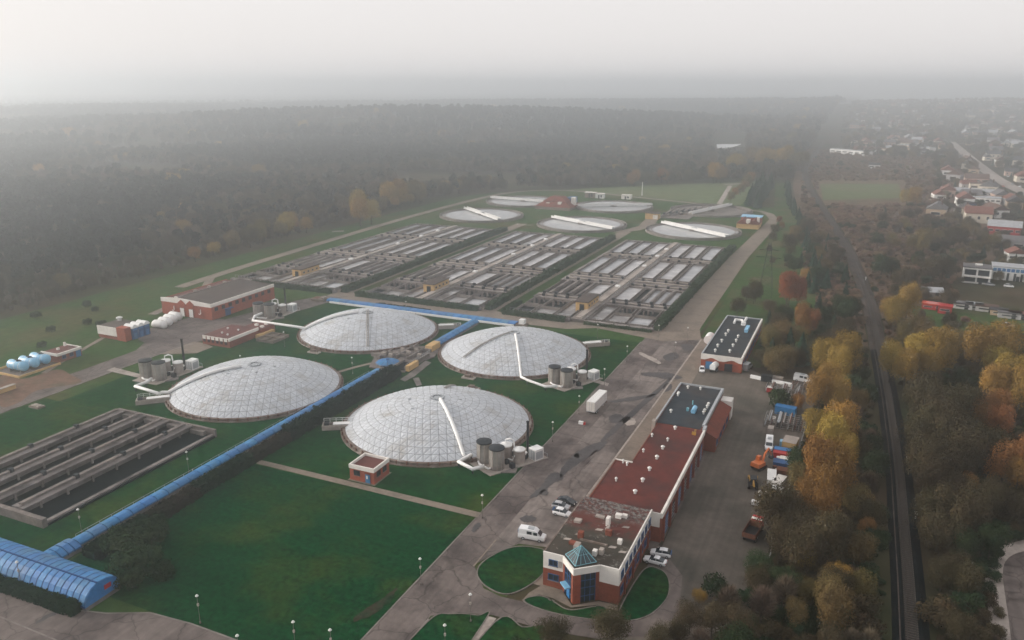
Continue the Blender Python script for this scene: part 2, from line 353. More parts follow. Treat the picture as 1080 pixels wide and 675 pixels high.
sheet('hall_path', strip([(-262, 226), (-270, 262), (-288, 286), (-291, 300)], 4), 4.9 * Z, G['pave'])
bl = [(-205, 73), (-205, 83), (-160, 80.5), (-139, 78), (-124, 78.6), (-115, 81), (-108, 84.3), (-99, 85), (-69, 84.6), (-69, 66)]
sheet('front_road', bl, 5.2 * Z, G['asphalt2'])
sheet('garden_path', [(-131, 138.0), (-126, 138), (-69.4, 137.2), (-69.4, 139.4), (-126, 140), (-131, 140)], 3.4 * Z, G['pave'])
sheet('slab_path', [(-222, 170.8), (-204, 170.0), (-204, 172.4), (-222, 174)], 5 * Z, G['pale'])
sheet('slab_path', [(-74, 229.3), (-67.5, 226.6), (-67.2, 224.2), (-74.6, 226.4)], 5 * Z, G['pale'])
sheet('slab_path', [(-70.2, 168), (-68.9, 169), (-68.9, 166), (-72, 165)], 5 * Z, G['pale'])
sheet('grey_path', [(-129.5, 203), (-127, 202), (-126.6, 207), (-128.2, 221), (-131, 222), (-129.6, 208)], 5 * Z, G['conc'])
sheet('grey_path', [(-126.2, 205.5), (-124.9, 207), (-120.5, 201.5), (-121.6, 200)], 5.3 * Z, G['conc'])
sheet('left_dome_path', strip([(-151.5, 200.5), (-149, 207), (-145, 215)], 1.6), 5 * Z, G['pave'])
# lawns round the office, each with a kerb
def kerbed(pts, m, name='kerbed_lawn'):
    p = smooth(pts, 6)
    sheet(name, p, .17, m)
    cx = sum(q[0] for q in p) / len(p); cy = sum(q[1] for q in p) / len(p)
    b = MB(); k = len(p)
    for i in range(k):
        a, c = p[i], p[(i + 1) % k]
        d = Vector((c[0] - a[0], c[1] - a[1])).normalized(); n = Vector((d.y, -d.x)) * .25
        if n.dot(Vector((a[0] - cx, a[1] - cy))) < 0: n = -n
        e0, e1 = (a[0] + n.x, a[1] + n.y), (c[0] + n.x, c[1] + n.y)
        b.face([(*a, .19), (*c, .19), (*e1, .19), (*e0, .19)]); b.face([(*e0, .19), (*e1, .19), (*e1, .02), (*e0, .02)])
    b.build('kerb', G['concd'], None, kind='structure')
kerbed([(-60.0, 118.6), (-60.6, 123.3), (-57.6, 129.6), (-52.4, 131.4), (-49.4, 129.0), (-48.9, 122), (-51.8, 115.6), (-56.2, 115.6)], G['lush'])
kerbed([(-48.6, 114.7), (-46.6, 116.9), (-43.6, 116.6), (-40.2, 115.6), (-36.2, 118.4), (-33.8, 118.2), (-33.3, 115.6), (-39.8, 113.9), (-45.1, 113.7)], G['lush'])
kerbed([(-31.9, 119.4), (-31.2, 132.6), (-28.5, 134.2), (-26.2, 131.6), (-25.2, 126), (-27.0, 119.7), (-30.6, 116.6)], G['lush'])
kerbed([(-61.2, 80), (-61.6, 102.0), (-58.8, 105.8), (-54.4, 107.3), (-52.8, 107), (-53, 80)], G['lush'])
kerbed([(-50.6, 80), (-50.8, 107.0), (-46, 107.6), (-41.6, 107.4), (-40, 80)], G['lush'])
sheet('office_path', rect(-52.6, -51.1, 80, 108), .15, G['pale'])
sheet('office_step', [(-49, 114.4), (-48.7, 117.2), (-47.3, 120.6), (-43.4, 120.4), (-40.2, 116.8), (-36.2, 120), (-32.7, 120.2), (-32.2, 118.6), (-36, 118.9), (-40.2, 116.2), (-44, 117.4), (-46.8, 117.4)], .14, G['pave'])
# kerbs along the main roads
def kerbline(pts, w=.3, h=.14, m='conc'):
    b = MB()
    for i in range(len(pts) - 1):
        a, c = Vector(pts[i]), Vector(pts[i + 1]); d = (c - a).normalized(); n = Vector((d.y, -d.x)) * w / 2
        b.prism([tuple(a + n), tuple(c + n), tuple(c - n), tuple(a - n)], 0, h)
    return b.build('kerb', G[m], None, kind='structure')
kerbline([(-69.55, 84.6), (-69.55, 137.1)]); kerbline([(-69.55, 139.5), (-69.55, 272)])
kerbline([(-61.9, 85), (-61.9, 103)], .35, .16); kerbline([(-61.9, 120.5), (-61.9, 131)], .3, .13, 'pave')
kerbline([(-51.0, 133), (-50.7, 150), (-50.2, 217), (-50.0, 284)], .5, .15, 'pale')
kerbline([(-139, 78), (-124, 78.7), (-115, 81.1), (-108, 84.4), (-99, 85.1), (-69.6, 84.7)], .3, .17)
kerbline([(-205, 73), (-131, 72.8), (-117, 72.6), (-90, 70)], .3, .17)
kerbline([(-219.3, 82), (-219.1, 195), (-214, 222)], .3, .16, 'concw')
# patches, stains and paint on the tarmac
def patch(px, m='patch', z=4.9):
    q = smooth(ats(px), 6); rn = random.Random(len(px)); sheet('tar_patch', [(x + rn.uniform(-.22, .22), y + rn.uniform(-.3, .3)) for x, y in q], z * Z, G[m])
patch('643,440 652,437 658,441 652,446 644,446'); patch('660,440 667,441 671,447 662,449 656,445', 'pale')
patch('578,502 588,499 594,505 584,510 572,520 561,526 560,523 572,512'); patch('676,394 690,393 708,394 720,399 706,401 692,398 680,397', 'patch')
patch('549,547 560,544 566,548 556,552'); patch('606,479 611,479 611,483 606,483'); patch('719,364 729,364 732,368 722,370')
patch('645,423 668,419 690,416 689,418 668,423 646,425'); patch('676,372 690,378 697,383 693,384 680,377 674,374', 'pale', 5)
patch('598,487 622,470 640,466 634,474 612,488 590,504'); patch('700,408 706,404 709,409 702,414', 'patch'); patch('570,519 577,517 578,522 571,523')
patch('40,655 62,643 64,646 42,657', 'patch', 5.6); patch('378,648 400,634 418,620 412,634 390,650 372,656', 'worn', 3.2)
patch('640,458 700,404 704,405 646,459', 'patch'); patch('498,560 503,552 507,553 502,561', 'patch')
patch('590,512 625,478 628,480 594,514', 'asphalt2'); patch('700,376 712,372 716,377 704,381')
patch('612,430 640,400 655,402 622,434', 'asphalt2', 4.6); patch('560,496 600,470 612,472 575,500', 'asphalt2', 4.6)
patch('688,565 740,470 748,470 700,568', 'asphalt2', 4.6)
# far track, town road, corner road
sheet('field_track', strip(ats('757,218 770,196'), 4), 3.2 * Z, G['pale']); sheet('field_track', strip(ats('764,194.5 785,193.8'), 6), 3.4 * Z, G['pale'])
TR = [(170, 560), (150, 660), (133, 760), (121, 860), (116, 970), (115, 1200), (116, 1525), (120, 2000), (140, 3000)]
sheet('town_road', strip(smooth(TR, 4, False), 13), 3 * Z, G['pale'])
sheet('town_road', strip([(116, 1500), (220, 1420), (420, 1400)], 9), 2.8 * Z, G['asphalt'])
CK = smooth(ats('1090,573 1075,577 1060,582 1051,590 1048,602 1049,618 1053,650 1057,690'), 4, False)
sheet('corner_road', CK + [(60, 120), (70, 172)], 3 * Z, G['asphalt2'])
def pavement():
    b = MB(); a = CK; c = strip(CK, 1.9)[:0]
    s = strip(CK, 3.0); k = len(CK)
    Lh, Rh = s[:k], s[k:][::-1]
    for i in range(k - 1):
        q = [Lh[i], Lh[i + 1], Rh[i + 1], Rh[i]]
        b.prism(q, 0, .16)
    b.build('corner_pavement', G['pale'], None, kind='structure')
pavement()
sheet('allotment_ground', ats('960,322 1080,330 1080,352 1040,352 1000,350 965,340'), 2 * Z, G['verge'])
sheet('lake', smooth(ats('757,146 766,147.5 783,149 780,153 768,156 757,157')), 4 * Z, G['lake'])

# ------------------------------------------------------------------ domes
def on_dome(cx, cy, Rd, rise, x, y, off=0):
    S = (Rd * Rd + rise * rise) / (2 * rise)
    d2 = min((x - cx) ** 2 + (y - cy) ** 2, Rd * Rd)
    return (x, y, .9 + math.sqrt(S * S - d2) - (S - rise) + off)
def dome(cx, cy, Rd, rise, label, single):
    T = thing('tank_dome', label, 'dome', (cx, cy, 0), 'white panelled domes over the round tanks')
    b = MB()
    b.loft([[(cx + r * math.cos(i * math.pi / 48), cy + r * math.sin(i * math.pi / 48), z) for i in range(96)] for r, z in ((Rd + 1.3, 0), (Rd + 1.3, .35), (Rd + .7, .35), (Rd + .7, .95), (Rd, .95))], caps=False)
    b.build('rim_wall', G['rim'], T)
    NR = 13
    def P(k, a, off): r = Rd * k / NR; return on_dome(cx, cy, Rd, rise, cx + r * math.cos(a), cy + r * math.sin(a), off)
    b = MB()
    for k in range(NR):
        for i in range(72):
            a0, a1 = i * math.pi / 36, (i + 1) * math.pi / 36
            b.face([P(k, a0, 0), P(k + 1, a0, 0), P(k + 1, a1, 0), P(k, a1, 0)] if k else [P(0, 0, 0), P(1, a0, 0), P(1, a1, 0)])
    b.build('frame', G['seam'], T, smooth=True)
    cells = []
    def node(k, j): return (k, 2 * math.pi * j / (6 * k) if k else 0)
    def xy(n): r = Rd * n[0] / NR; return Vector((cx + r * math.cos(n[1]), cy + r * math.sin(n[1])))
    for k in range(NR):
        for sx in range(6):
            for i in range(k + 1):
                tr = [[node(k, sx * k + i), node(k + 1, sx * (k + 1) + i), node(k + 1, sx * (k + 1) + i + 1)]]
                if i < k: tr.append([node(k, sx * k + i), node(k + 1, sx * (k + 1) + i + 1), node(k, sx * k + i + 1)])
                for t in tr:
                    P3 = [xy(n) for n in t]; c = (P3[0] + P3[1] + P3[2]) / 3
                    if k + 1 == NR: P3 = [c + (p - c) * .985 for p in P3]
                    q = [c + (p - c) * (1 - .088 / max(.5, (p - c).length)) for p in P3]
                    mid = on_dome(cx, cy, Rd, rise, c.x, c.y, .10 + random.uniform(0, .04))
                    cells.append((c.y + .45 * (cx - c.x), [on_dome(cx, cy, Rd, rise, p.x, p.y, .05) for p in q], mid))
    cells.sort(key=lambda c: c[0])
    rest = MB(); DM = [G['dome'], G['dome2'], G['dome3']]
    for j, (_, q, mid) in enumerate(cells):
        b = MB() if j < single else rest
        b.mi = 0 if j < single else random.choice((0, 0, 1, 1, 2))
        for i in range(3): b.face([mid, q[i], q[(i + 1) % 3]])
        if j < single: b.build('panel', random.choice((DM[0], DM[0], DM[1], DM[1], DM[2])), T)
    if rest.f: rest.build('panels', DM, T, kind='stuff')
    b = MB()
    for i in range(12):
        a_ = i * math.pi / 6; p = on_dome(cx, cy, Rd, rise, cx + 1.6 * math.cos(a_), cy + 1.6 * math.sin(a_), .18); b.box(p[0] - .35, p[0] + .35, p[1] - .35, p[1] + .35, p[2] - .2, p[2] + .25)
    b.cyl(cx, cy, .9 + rise - .1, 1.15 + rise, .9, n=12)
    b.build('crown_vent', G['grey'], T)
    b = MB()
    for i in range(60):
        a_ = i * math.pi / 30; x, y = cx + (Rd + .9) * math.cos(a_), cy + (Rd + .9) * math.sin(a_)
        b.box(x - .12, x + .12, y - .12, y + .12, .3, 1.25)
    b.build('anchor_blocks', G['rust'], T, kind='stuff')
    b = MB()
    for dx, dy in ((-3.2, -8), (4.5, -4.5), (-7, -3), (6, 2)):
        p = on_dome(cx, cy, Rd, rise, cx + dx, cy + dy, .1); b.box(p[0] - .3, p[0] + .3, p[1] - .3, p[1] + .3, p[2] - .2, p[2] + .2)
    b.build('hatch', G['grey'], T)
    return T
D1 = (-101.5, 177.6, 25.2, 6.9); D2 = (-165.9, 178.4, 25.1, 6.9); D3 = (-167.5, 242.2, 25.3, 6.7); D4 = (-106.7, 241.6, 25.5, 6.6)
def duct(d, pts_on, tail, T, rad=.5):
    b = MB(); (x0, y0), (x1, y1) = pts_on
    pts = [on_dome(*d, x0 + (x1 - x0) * t / 8, y0 + (y1 - y0) * t / 8, rad + .15) for t in range(9)] + tail
    b.tube(pts, rad, 10); b.build('pipe', G['whitem'], T, smooth=True)
    s = MB()
    for p in tail[1:-1]: s.box(p[0] - .15, p[0] + .15, p[1] - .15, p[1] + .15, 0, p[2] - rad + .05)
    for t in (2, 4, 6):
        p = pts[t]; s.box(p[0] - .6, p[0] + .6, p[1] - .12, p[1] + .12, p[2] - rad - .3, p[2] - rad + .12)
    s.build('support', G['dark'], T)
def ladder(d, p0, p1, T):
    b = MB(); n = 10
    P = [on_dome(*d, p0[0] + (p1[0] - p0[0]) * t / n, p0[1] + (p1[1] - p0[1]) * t / n, .3) for t in range(n + 1)]
    dv = Vector((p1[0] - p0[0], p1[1] - p0[1])).normalized(); nv = Vector((dv.y, -dv.x)) * .32
    for sg in (-1, 1):
        b.tube([(p[0] + nv.x * sg, p[1] + nv.y * sg, p[2] + .1) for p in P], .13, 5)
    for i in range(n * 3):
        t = i / 3; k = int(t); f = t - k; p = [P[k][j] + (P[k + 1][j] - P[k][j]) * f for j in range(3)]
        b.tube([(p[0] - nv.x, p[1] - nv.y, p[2]), (p[0] + nv.x, p[1] + nv.y, p[2])], .1, 4)
    b.build('roof_ladder', G['steel'], T)
T1 = dome(*D1, 'nearest white panelled dome, beside the small red brick hut and the main road', 300)
T2 = dome(*D2, 'white panelled dome between the open concrete channels and the maroon roofed block', 220)
T3 = dome(*D3, 'white dome farthest back on the left with a long dark ladder down its front', 110)
T4 = dome(*D4, 'white dome behind the nearest one, close to the parked white trailer', 150)
ladder(D3, at(388, 329, 7), at(388, 367, 1.5), T3); ladder(D4, at(541, 352, 7), at(489, 382, 1.5), T4)
ladder(D1, (-103.5, 186), (-108, 200), T1)

# ------------------------------------------------------------------ gas cleaning units beside the domes
def gas_unit():
    T = thing('gas_unit', '', 'gas plant', (0, 0, 0), 'gas cleaning units beside the domes')
    MB().prism([(-4.6, -3.6), (4.6, -3.6), (6.2, 13.6), (-1.6, 13.6), (-4.6, 6)], 0, .28).build('slab', G['pale'], T)
    MB().prism([(4.7, -.8), (7.2, 2.2), (5.1, 4.6), (4.75, 0)], 0, .3).build('slab', G['conc'], T)
    for x, y in ((-2.5, 0), (2.3, .2)):
        t = MB().cyl(x, y, .28, 5.4, 1.85, n=24).build('tank', G['steel'], T)
        b = MB()
        b.cyl(x, y, 5.4, 5.75, 1.95, n=24); b.cyl(x, y, 5.75, 6.0, 1.75, .5, n=24); b.build('lid', G['dark'], t)
        b = MB()
        for i in range(10):
            a_ = i * math.pi / 5; b.box(x + 1.88 * math.cos(a_) - .07, x + 1.88 * math.cos(a_) + .07, y + 1.88 * math.sin(a_) - .07, y + 1.88 * math.sin(a_) + .07, .28, 5.4)
        b.build('stiffener', G['pale'], t)
    for x, y, r, h in ((.4, 4.6, 1.5, 4.3), (3.4, 6.4, 1.45, 3.6)):
        t = MB().cyl(x, y, .28, h, r, n=20).build('tank', G['pale'], T)
        MB().cyl(x, y, h, h + .3, r + .06, n=20).cyl(x, y, h + .3, h + .7, r - .1, .3, n=20).build('lid', G['whitem'], t)
    MB().cyl(2.2, 10.1, 0.28, 9.6, .36, .3, n=10).cyl(2.2, 10.1, 9.6, 9.8, .42, n=10).build('chimney', G['blackp'], T)
    c = MB().box(3.2, 5.7, 9.6, 12.4, .28, 3.2).build('control_box', G['whitem'], T)
    b = MB()
    for i in range(3): b.box(3.3 + i * .8, 3.95 + i * .8, 9.55, 9.58, .5, 2.9)
    b.box(5.7, 5.74, 9.9, 12.1, .6, 2.6); b.build('door', G['grey'], c)
    for pts, rr_ in (([(-.3, 2.5, 1), (1.2, 2.8, 1), (1.4, 4, 1.2), (3, 4.6, 1.2), (3.4, 5, 2.5)], .22), ([(.4, 4.6, 4.9), (.4, 4.6, 5.8), (1.3, 5.2, 6.2), (2.0, 5.8, 5.8), (2.0, 6, 3)], .22), ([(1.2, 7.5, .8), (2.2, 9, 1.2), (2.2, 10.1, 1.5)], .3), ([(-2.5, -1.9, .8), (-1, -2.6, .8), (2.3, -2.4, .8), (2.3, -1.8, .8)], .25), ([(-1.2, 5.5, .5), (-1.2, 5.5, 2.2), (1.4, 7.2, 2.2), (3.3, 8, 2)], .16)): MB().tube(pts, rr_, 6).build('pipe', G['whitem'], T)
    b = MB().box(-.6, .9, 7.2, 8.4, .28, 1.5).box(1.4, 2.5, 2.9, 4.0, .28, 1.3).box(4.1, 5.3, 2.6, 3.6, .28, 1.5).ycyl(7.3, 8.9, 3.3, .9, .5, 10).box(-1.8, -.6, 2.6, 4.0, .28, 1.1)
    b.build('blower', G['dark'], T)
    b = MB()
    for x in (-1.4, 1.2, 3.8, 6): b.box(x - .04, x + .04, 13.3, 13.4, .28, 1.4)
    b.box(-1.4, 6, 13.32, 13.38, 1.33, 1.4); b.build('railing', G['grey'], T)
    return T
gu = gas_unit(); gu.location = (-77.4, 160.8, 0); gu.rotation_euler = (0, 0, R(-27))
gu['label'] = 'gas cleaning tanks with black chimney on the slab in front of the nearest dome'
dup(gu, (-81.0, 219.2, 0), R(-20), 'gas cleaning tanks with black chimney just behind the white trailer')
dup(gu, (-201.4, 171.4, 0), R(2), 'gas cleaning tanks with black chimney at the end of a pale slab path', scale=1.08)
dup(gu, (-216.4, 241.0, 0), R(3), 'gas cleaning tanks with black chimney beside the big red brick hall', scale=1.08)
duct(D1, ((-99.6, 175.9), (-84.6, 160.2)), [(-83.6, 159.3, 1.6), (-82.6, 160.6, 1.9), (-84.0, 156.6, 1.6), (-79.4, 155.0, 1.3), (-77.6, 157.5, 1.3)], T1)
duct(D4, ((-105.2, 239.2), (-94.3, 218.9)), [(-93.6, 217.2, 1.6), (-90.8, 215.6, 1.5), (-83.5, 212.8, 1.4), (-80.4, 214.6, 1.4)], T4, .42)
duct(D2, ((-168, 175), (-185.2, 162.0)), [(-186.6, 161, 1.7), (-186.2, 159.6, 1.8), (-198.0, 161.4, 1.7), (-198.0, 165.4, 1.6), (-199.2, 168.6, 1.5)], T2, .5)
duct(D3, ((-170.5, 240.5), (-187.2, 229.5)), [(-189.4, 228.6, 3), (-211.2, 228.4, 3), (-214.6, 233.5, 3), (-215, 238, 3)], T3, .5)
def inlet(cx, cy, ang, L, label):
    T = thing('inlet_chamber', label, 'concrete chamber', (cx, cy, 0), 'concrete chambers at the dome edges')
    MB().box(-L / 2 - .4, L / 2, -1.9, 1.9, 0, .2).build('base', G['conc'], T)
    T.location = (0, 0, 0)
    b = MB().box(-L / 2, L / 2 + 2.6, -1.45, -1.15, .2, 1.5).box(-L / 2, L / 2 + 2.6, 1.15, 1.45, .2, 1.5).box(-L / 2 - .3, -L / 2, -1.45, 1.45, .2, 1.5)
    b.build('wall', G['pale'], T)
    MB().box(-L / 2, L / 2 + 2.6, -1.15, 1.15, .2, .45).build('water', G['dwater'], T)
    MB().box(-L / 2 + 2.6, L / 2 + 2.4, -.8, .9, 1.5, 1.62).build('cover', G['whitem'], T)
    b = MB()
    for i in range(6):
        x = -L / 2 + i * (L + 2) / 5
        b.box(x - .05, x + .05, 1.4, 1.5, 1.5, 2.6)
    b.box(-L / 2, L / 2 + 2, 1.41, 1.49, 2.52, 2.6).box(-L / 2, L / 2 + 2, 1.42, 1.48, 2.0, 2.06)
    b.build('railing', G['whitem'], T)
    MB().box(-L / 2 + .3, -L / 2 + 1.5, -.7, .7, 1.2, 2.0).build('gate_drive', G['dark'], T)
    for c in T.children: pass
    T.location = (cx, cy, 0); T.rotation_euler = (0, 0, R(ang)); return T
inlet(-125.6, 163.4, 30, 6.2, 'white concrete chamber with railing at the left edge of the nearest dome')
inlet(-186.8, 156.3, 42, 6.5, 'white concrete chamber at the left end of the dome with the curved white pipe')
inlet(-82.4, 261.8, 218, 7, 'white concrete chamber on the lawn at the right edge of the second dome')
inlet(-140.6, 259.5, 212, 6, 'white concrete chamber between the back dome and the blue covered channel')
for i, (x, y) in enumerate(((-104.6, 205.0), (-110, 212.9), (-171, 213.5))):
    T = thing('valve_block', ['small concrete valve block behind the nearest dome', 'small concrete valve block in front of the second dome', 'small concrete valve block in front of the back dome'][i], 'valve block', (x, y, 0))
    MB().box(x - 2.2, x + 2.2, y - 1, y + 1, 0, .5).build('base', G['pale'], T); MB().box(x - 1.2, x + .6, y - .6, y + .6, .5, 1.3).box(x + .9, x + 1.6, y - .4, y + .4, .5, 1).build('valve_box', G['rim'], T)

# ------------------------------------------------------------------ blue covered channels
def blue_channel(name, label, x0, x1, y0, y1, along, step, w_h=1.9, gap=.12):
    T = thing(name, label, 'covered channel', (x0, y0, 0), 'blue covered channels between the domes')
    MB().box(x0, x1, y0, y1, 0, .9).build('concrete_wall', G['conc'], T)
    n = int(((y1 - y0) if along == 'y' else (x1 - x0)) / step)
    step = ((y1 - y0) if along == 'y' else (x1 - x0)) / n
    lo, hi = (x0, x1) if along == 'y' else (y0, y1); c = (lo + hi) / 2; hw = (hi - lo) / 2 + .1
    for k in range(n):
        s0 = (y0 if along == 'y' else x0) + k * step + gap; s1 = s0 + step - gap * 2
        z = .9 + .02 * (k % 3)
        prof = [(-hw, 0), (-hw, .35), (-hw * .75, .75), (-hw * .3, w_h - .92), (hw * .3, w_h - .92), (hw * .75, .75), (hw, .35), (hw, 0)]
        if along == 'y': rings = [[(c + p, s, z + q) for p, q in prof][::-1] for s in (s0, s1)]
        else: rings = [[(s, c + p, z + q) for p, q in prof] for s in (s0, s1)]
        MB().loft(rings).build('cover_panel', G['bluep'], T)
    b = MB()
    for k in range(n + 1):
        s = (y0 if along == 'y' else x0) + k * step
        if along == 'y': b.box(x0 - .12, x1 + .12, s - .1, s + .1, .8, 1.15)
        else: b.box(s - .1, s + .1, y0 - .12, y1 + .12, .8, 1.15)
    b.build('joint', G['blued'], T)
    return T
ch = blue_channel('blue_channel', 'long blue covered channel running beside the dark hedge', -140.0, -137.2, 93.6, 205, 'y', 3.2)
b = MB()
for i in range(38): b.box(-141.5, -141.42, 96 + i * 2.9, 96.08 + i * 2.9, 0, 1.1)
b.box(-141.48, -141.43, 96, 203.4, 1.03, 1.1); b.build('railing', G['grey'], ch)
blue_channel('blue_channel', 'wide blue cover where the long channel meets the arched hall', -141.2, -136.4, 87.4, 93.4, 'y', 1.5, 2.2)
blue_channel('blue_channel', 'short blue covered channel between the two rear domes', -137.2, -133.8, 236, 268.4, 'y', 3.0, 2.1)
ch = blue_channel('blue_channel', 'blue and white covered channel along the road in front of the basins', -208, -119, 270.4, 273.8, 'x', 3.4, 1.7)
MB().box(-206, -119.5, 269.75, 270.35, .3, 1.05).build('white_edge', G['whitem'], ch)
# round blue cover at the bend
T = thing('round_cover', 'round blue ribbed cover at the end of the dark hedge', 'tank cover', (-140.6, 213.4, 0))
MB().cyl(-140.6, 213.4, 0, 1.1, 4.0, n=24).build('concrete_wall', G['conc'], T)
for i in range(12):
    a0, a1 = i * math.pi / 6 + .025, (i + 1) * math.pi / 6 - .025
    b = MB()
    pr = [(0.5, 1.95), (2.2, 1.75), (3.6, 1.3), (4.15, .95)]
    for (r0, z0), (r1, z1) in zip(pr, pr[1:]):
        b.face([(-140.6 + r0 * math.cos(a0), 213.4 + r0 * math.sin(a0), z0), (-140.6 + r1 * math.cos(a0), 213.4 + r1 * math.sin(a0), z1), (-140.6 + r1 * math.cos(a1), 213.4 + r1 * math.sin(a1), z1), (-140.6 + r0 * math.cos(a1), 213.4 + r0 * math.sin(a1), z0)])
    b.build('cover_panel', G['bluep'], T)
MB().cyl(-140.6, 213.4, .9, 2.1, .6, n=12).build('hub', G['blued'], T)
# distribution structure between the domes
T = thing('distribution_tank', 'brown concrete distribution channels between the domes with walkways and railings', 'concrete channels', (-140, 222, 0))
MB().prism([(-144.5, 208), (-131.4, 209), (-131.2, 222), (-129.8, 226), (-133, 235.5), (-141, 234), (-150.5, 221.5), (-148, 216)], 0, .5).build('base', G['concd'], T)
for x0, x1, y0, y1 in ((-136.4, -135.9, 209.5, 235), (-132.2, -131.6, 210, 226), (-147.5, -138, 221, 221.6), (-141, -133, 229, 229.6), (-146, -145.4, 216, 224), (-141, -140.4, 219, 233), (-136, -131.6, 216, 216.5), (-150, -144, 217.4, 218)):
    MB().box(x0, x1, y0, y1, .5, 1.7).build('channel_wall', G['conc'], T)
MB().box(-136, -132.1, 209.6, 215.9, .5, .9).box(-145.3, -141.1, 222, 224, .5, .8).build('water', G['dwater'], T)
MB().box(-135.6, -133.0, 229.8, 236, .5, 2.6).box(-131.5, -130.2, 209.8, 216, .3, 2.2).build('control_hut', G['tan'], T)
b = MB()
for x, y in ((-143, 219), (-139, 224), (-137.5, 227), (-146, 219.5), (-142.6, 226), (-134, 223)): b.box(x - .7, x + .7, y - .4, y + .5, .5, 1.9)
b.build('gate_drive', G['pale'], T)
b = MB()
for i in range(14): b.box(-131.5, -131.42, 210 + i * 1.2, 210.08 + i * 1.2, 1.7, 2.7)
b.box(-131.49, -131.43, 210, 225.7, 2.62, 2.7); b.build('railing', G['grey'], T)
for (x, y, l) in ((-118.5, 272.5, 'pale brown concrete chamber at the right end of the blue cross channel'), (-213, 272.4, 'tan concrete chamber at the left end of the blue cross channel')):
    T = thing('end_chamber', l, 'concrete chamber', (x, y, 0))
    MB().box(x - 3.2, x + 3.2, y - 2.2, y + 2.2, 0, 1.2).build('wall', G['pave'], T); MB().box(x + .5, x + 2.6, y - 1, y + 1.2, 1.2, 2.9 if x > -200 else 1.6).build('valve_box', G['whitem'] if x > -200 else G['pave'], T)
    MB().box(x - 2.6, x, y - 1.6, y + 1.6, 1.2, 1.3).build('lid', G['rust'], T)

# ------------------------------------------------------------------ big blue arched hall at the lower left
T = thing('arched_hall', 'large blue ribbed arched hall beside the road at the lower left corner', 'arched hall', (-150, 83, 0))
VX0, VX1, VY0, VY1 = -212, -118.6, 79.9, 87.3
MB().box(VX0, VX1, VY0 + .1, VY1 - .1, 0, 1.1).build('wall', G['concd'], T)
arc = [(VY0, .9), (VY0 + .1, 1.9), (VY0 + .7, 2.9), (VY0 + 1.7, 3.7), (VY0 + 3.0, 4.2)]
back = [(VY0 + 3.1, 4.24), (VY0 + 5.0, 4.1), (VY0 + 6.6, 3.5), (VY1, 2.6), (VY1 + .05, 1.0)]
nx = 58; st = (VX1 - VX0) / nx
for k in range(nx):
    x0 = VX0 + k * st + .13; x1 = x0 + st - .26
    for pr in (arc, back):
        b = MB()
        for (y0, z0), (y1, z1) in zip(pr, pr[1:]): b.face([(x0, y0, z0), (x1, y0, z0), (x1, y1, z1), (x0, y1, z1)])
        b.build('roof_panel', G['bluep'], T)
inner = MB(); prof = [(y, z - .08) for y, z in arc + back]
inner.loft([[(x, y, z) for y, z in prof] for x in (VX1 - .15, VX0 + .15)]); inner.build('shell', G['blued'], T)
b = MB().box(VX0, VX1, VY0 + 2.9, VY0 + 3.15, 4.2, 4.36).box(VX0, VX1, VY0 - .1, VY0 + .12, .8, 1.1); b.build('ridge_rail', G['blued'], T)
b = MB().loft([[(x, y * .985 + .015 * 83, z) for y, z in prof] for x in (VX1 + .05, VX1 - .1)]); b.build('end_wall', G['bluep'], T)
MB().box(VX1 + .03, VX1 + .12, VY0 + 4.2, VY0 + 5.6, 2.0, 2.9).build('sign_panel', G['red'], T)

# ------------------------------------------------------------------ open grit channels at the left
T = thing('grit_channels', 'open concrete channels holding dark water on the grass at the left', 'concrete channels', (-168, 120, 0))
GX = [-186, -177.8, -169.4, -161, -152.6]; GY0, GY1, GH = 97, 145.5, 2.4
MB().box(-186.2, -151.2, GY0, GY1, .1, .45).build('water', G['dwater'], T)
for i, x in enumerate(GX):
    if i < 4:
        w = 1.0
        wl = MB().box(x - .5, x + .9, GY0 + .3, GY1 - .3, .3, GH).build('channel_wall', G['concw'], T)
        for sx in (-.9, 1.5):
            MB().box(x + sx - .55, x + sx + .75, GY0 + .2, GY1 - .2, GH - .42, GH - .1).build('walkway', G['concw'], T)
        MB().box(x - .3, x + .7, GY0 + 1, GY1 - 1, GH, GH + .5).build('rail_beam', G['concd'], T)
        for k in range(7):
            y = GY0 + 4 + k * 6.6
            MB().box(x + 1.9, x + 2.3, y, y + .5, .3, GH - .4).build('column', G['conc'], T)
        b = MB()
        for k in range(3): y = GY0 + 8 + k * 13 + i * 2.1; b.box(x - .2, x + .9, y, y + .9, GH, GH + 1.0)
        b.build('gate_drive', G['dark'], T)
    else:
        MB().box(x - .1, x + .9, GY0, GY1, 0, .9).build('channel_wall', G['concw'], T)
MB().box(-187, -151.2, GY0 - 1.1, GY0, 0, 2.1).build('end_wall', G['concd'], T)
MB().box(-187, -151.2, GY1, GY1 + .7, 0, 2.3).build('end_wall', G['concd'], T)
for i in range(4):
    MB().box(GX[i] + 2.2, GX[i + 1] - 1.6, GY1 - 1.2, GY1 - .02, .4, 1.6).build('weir', G['conc'], T)

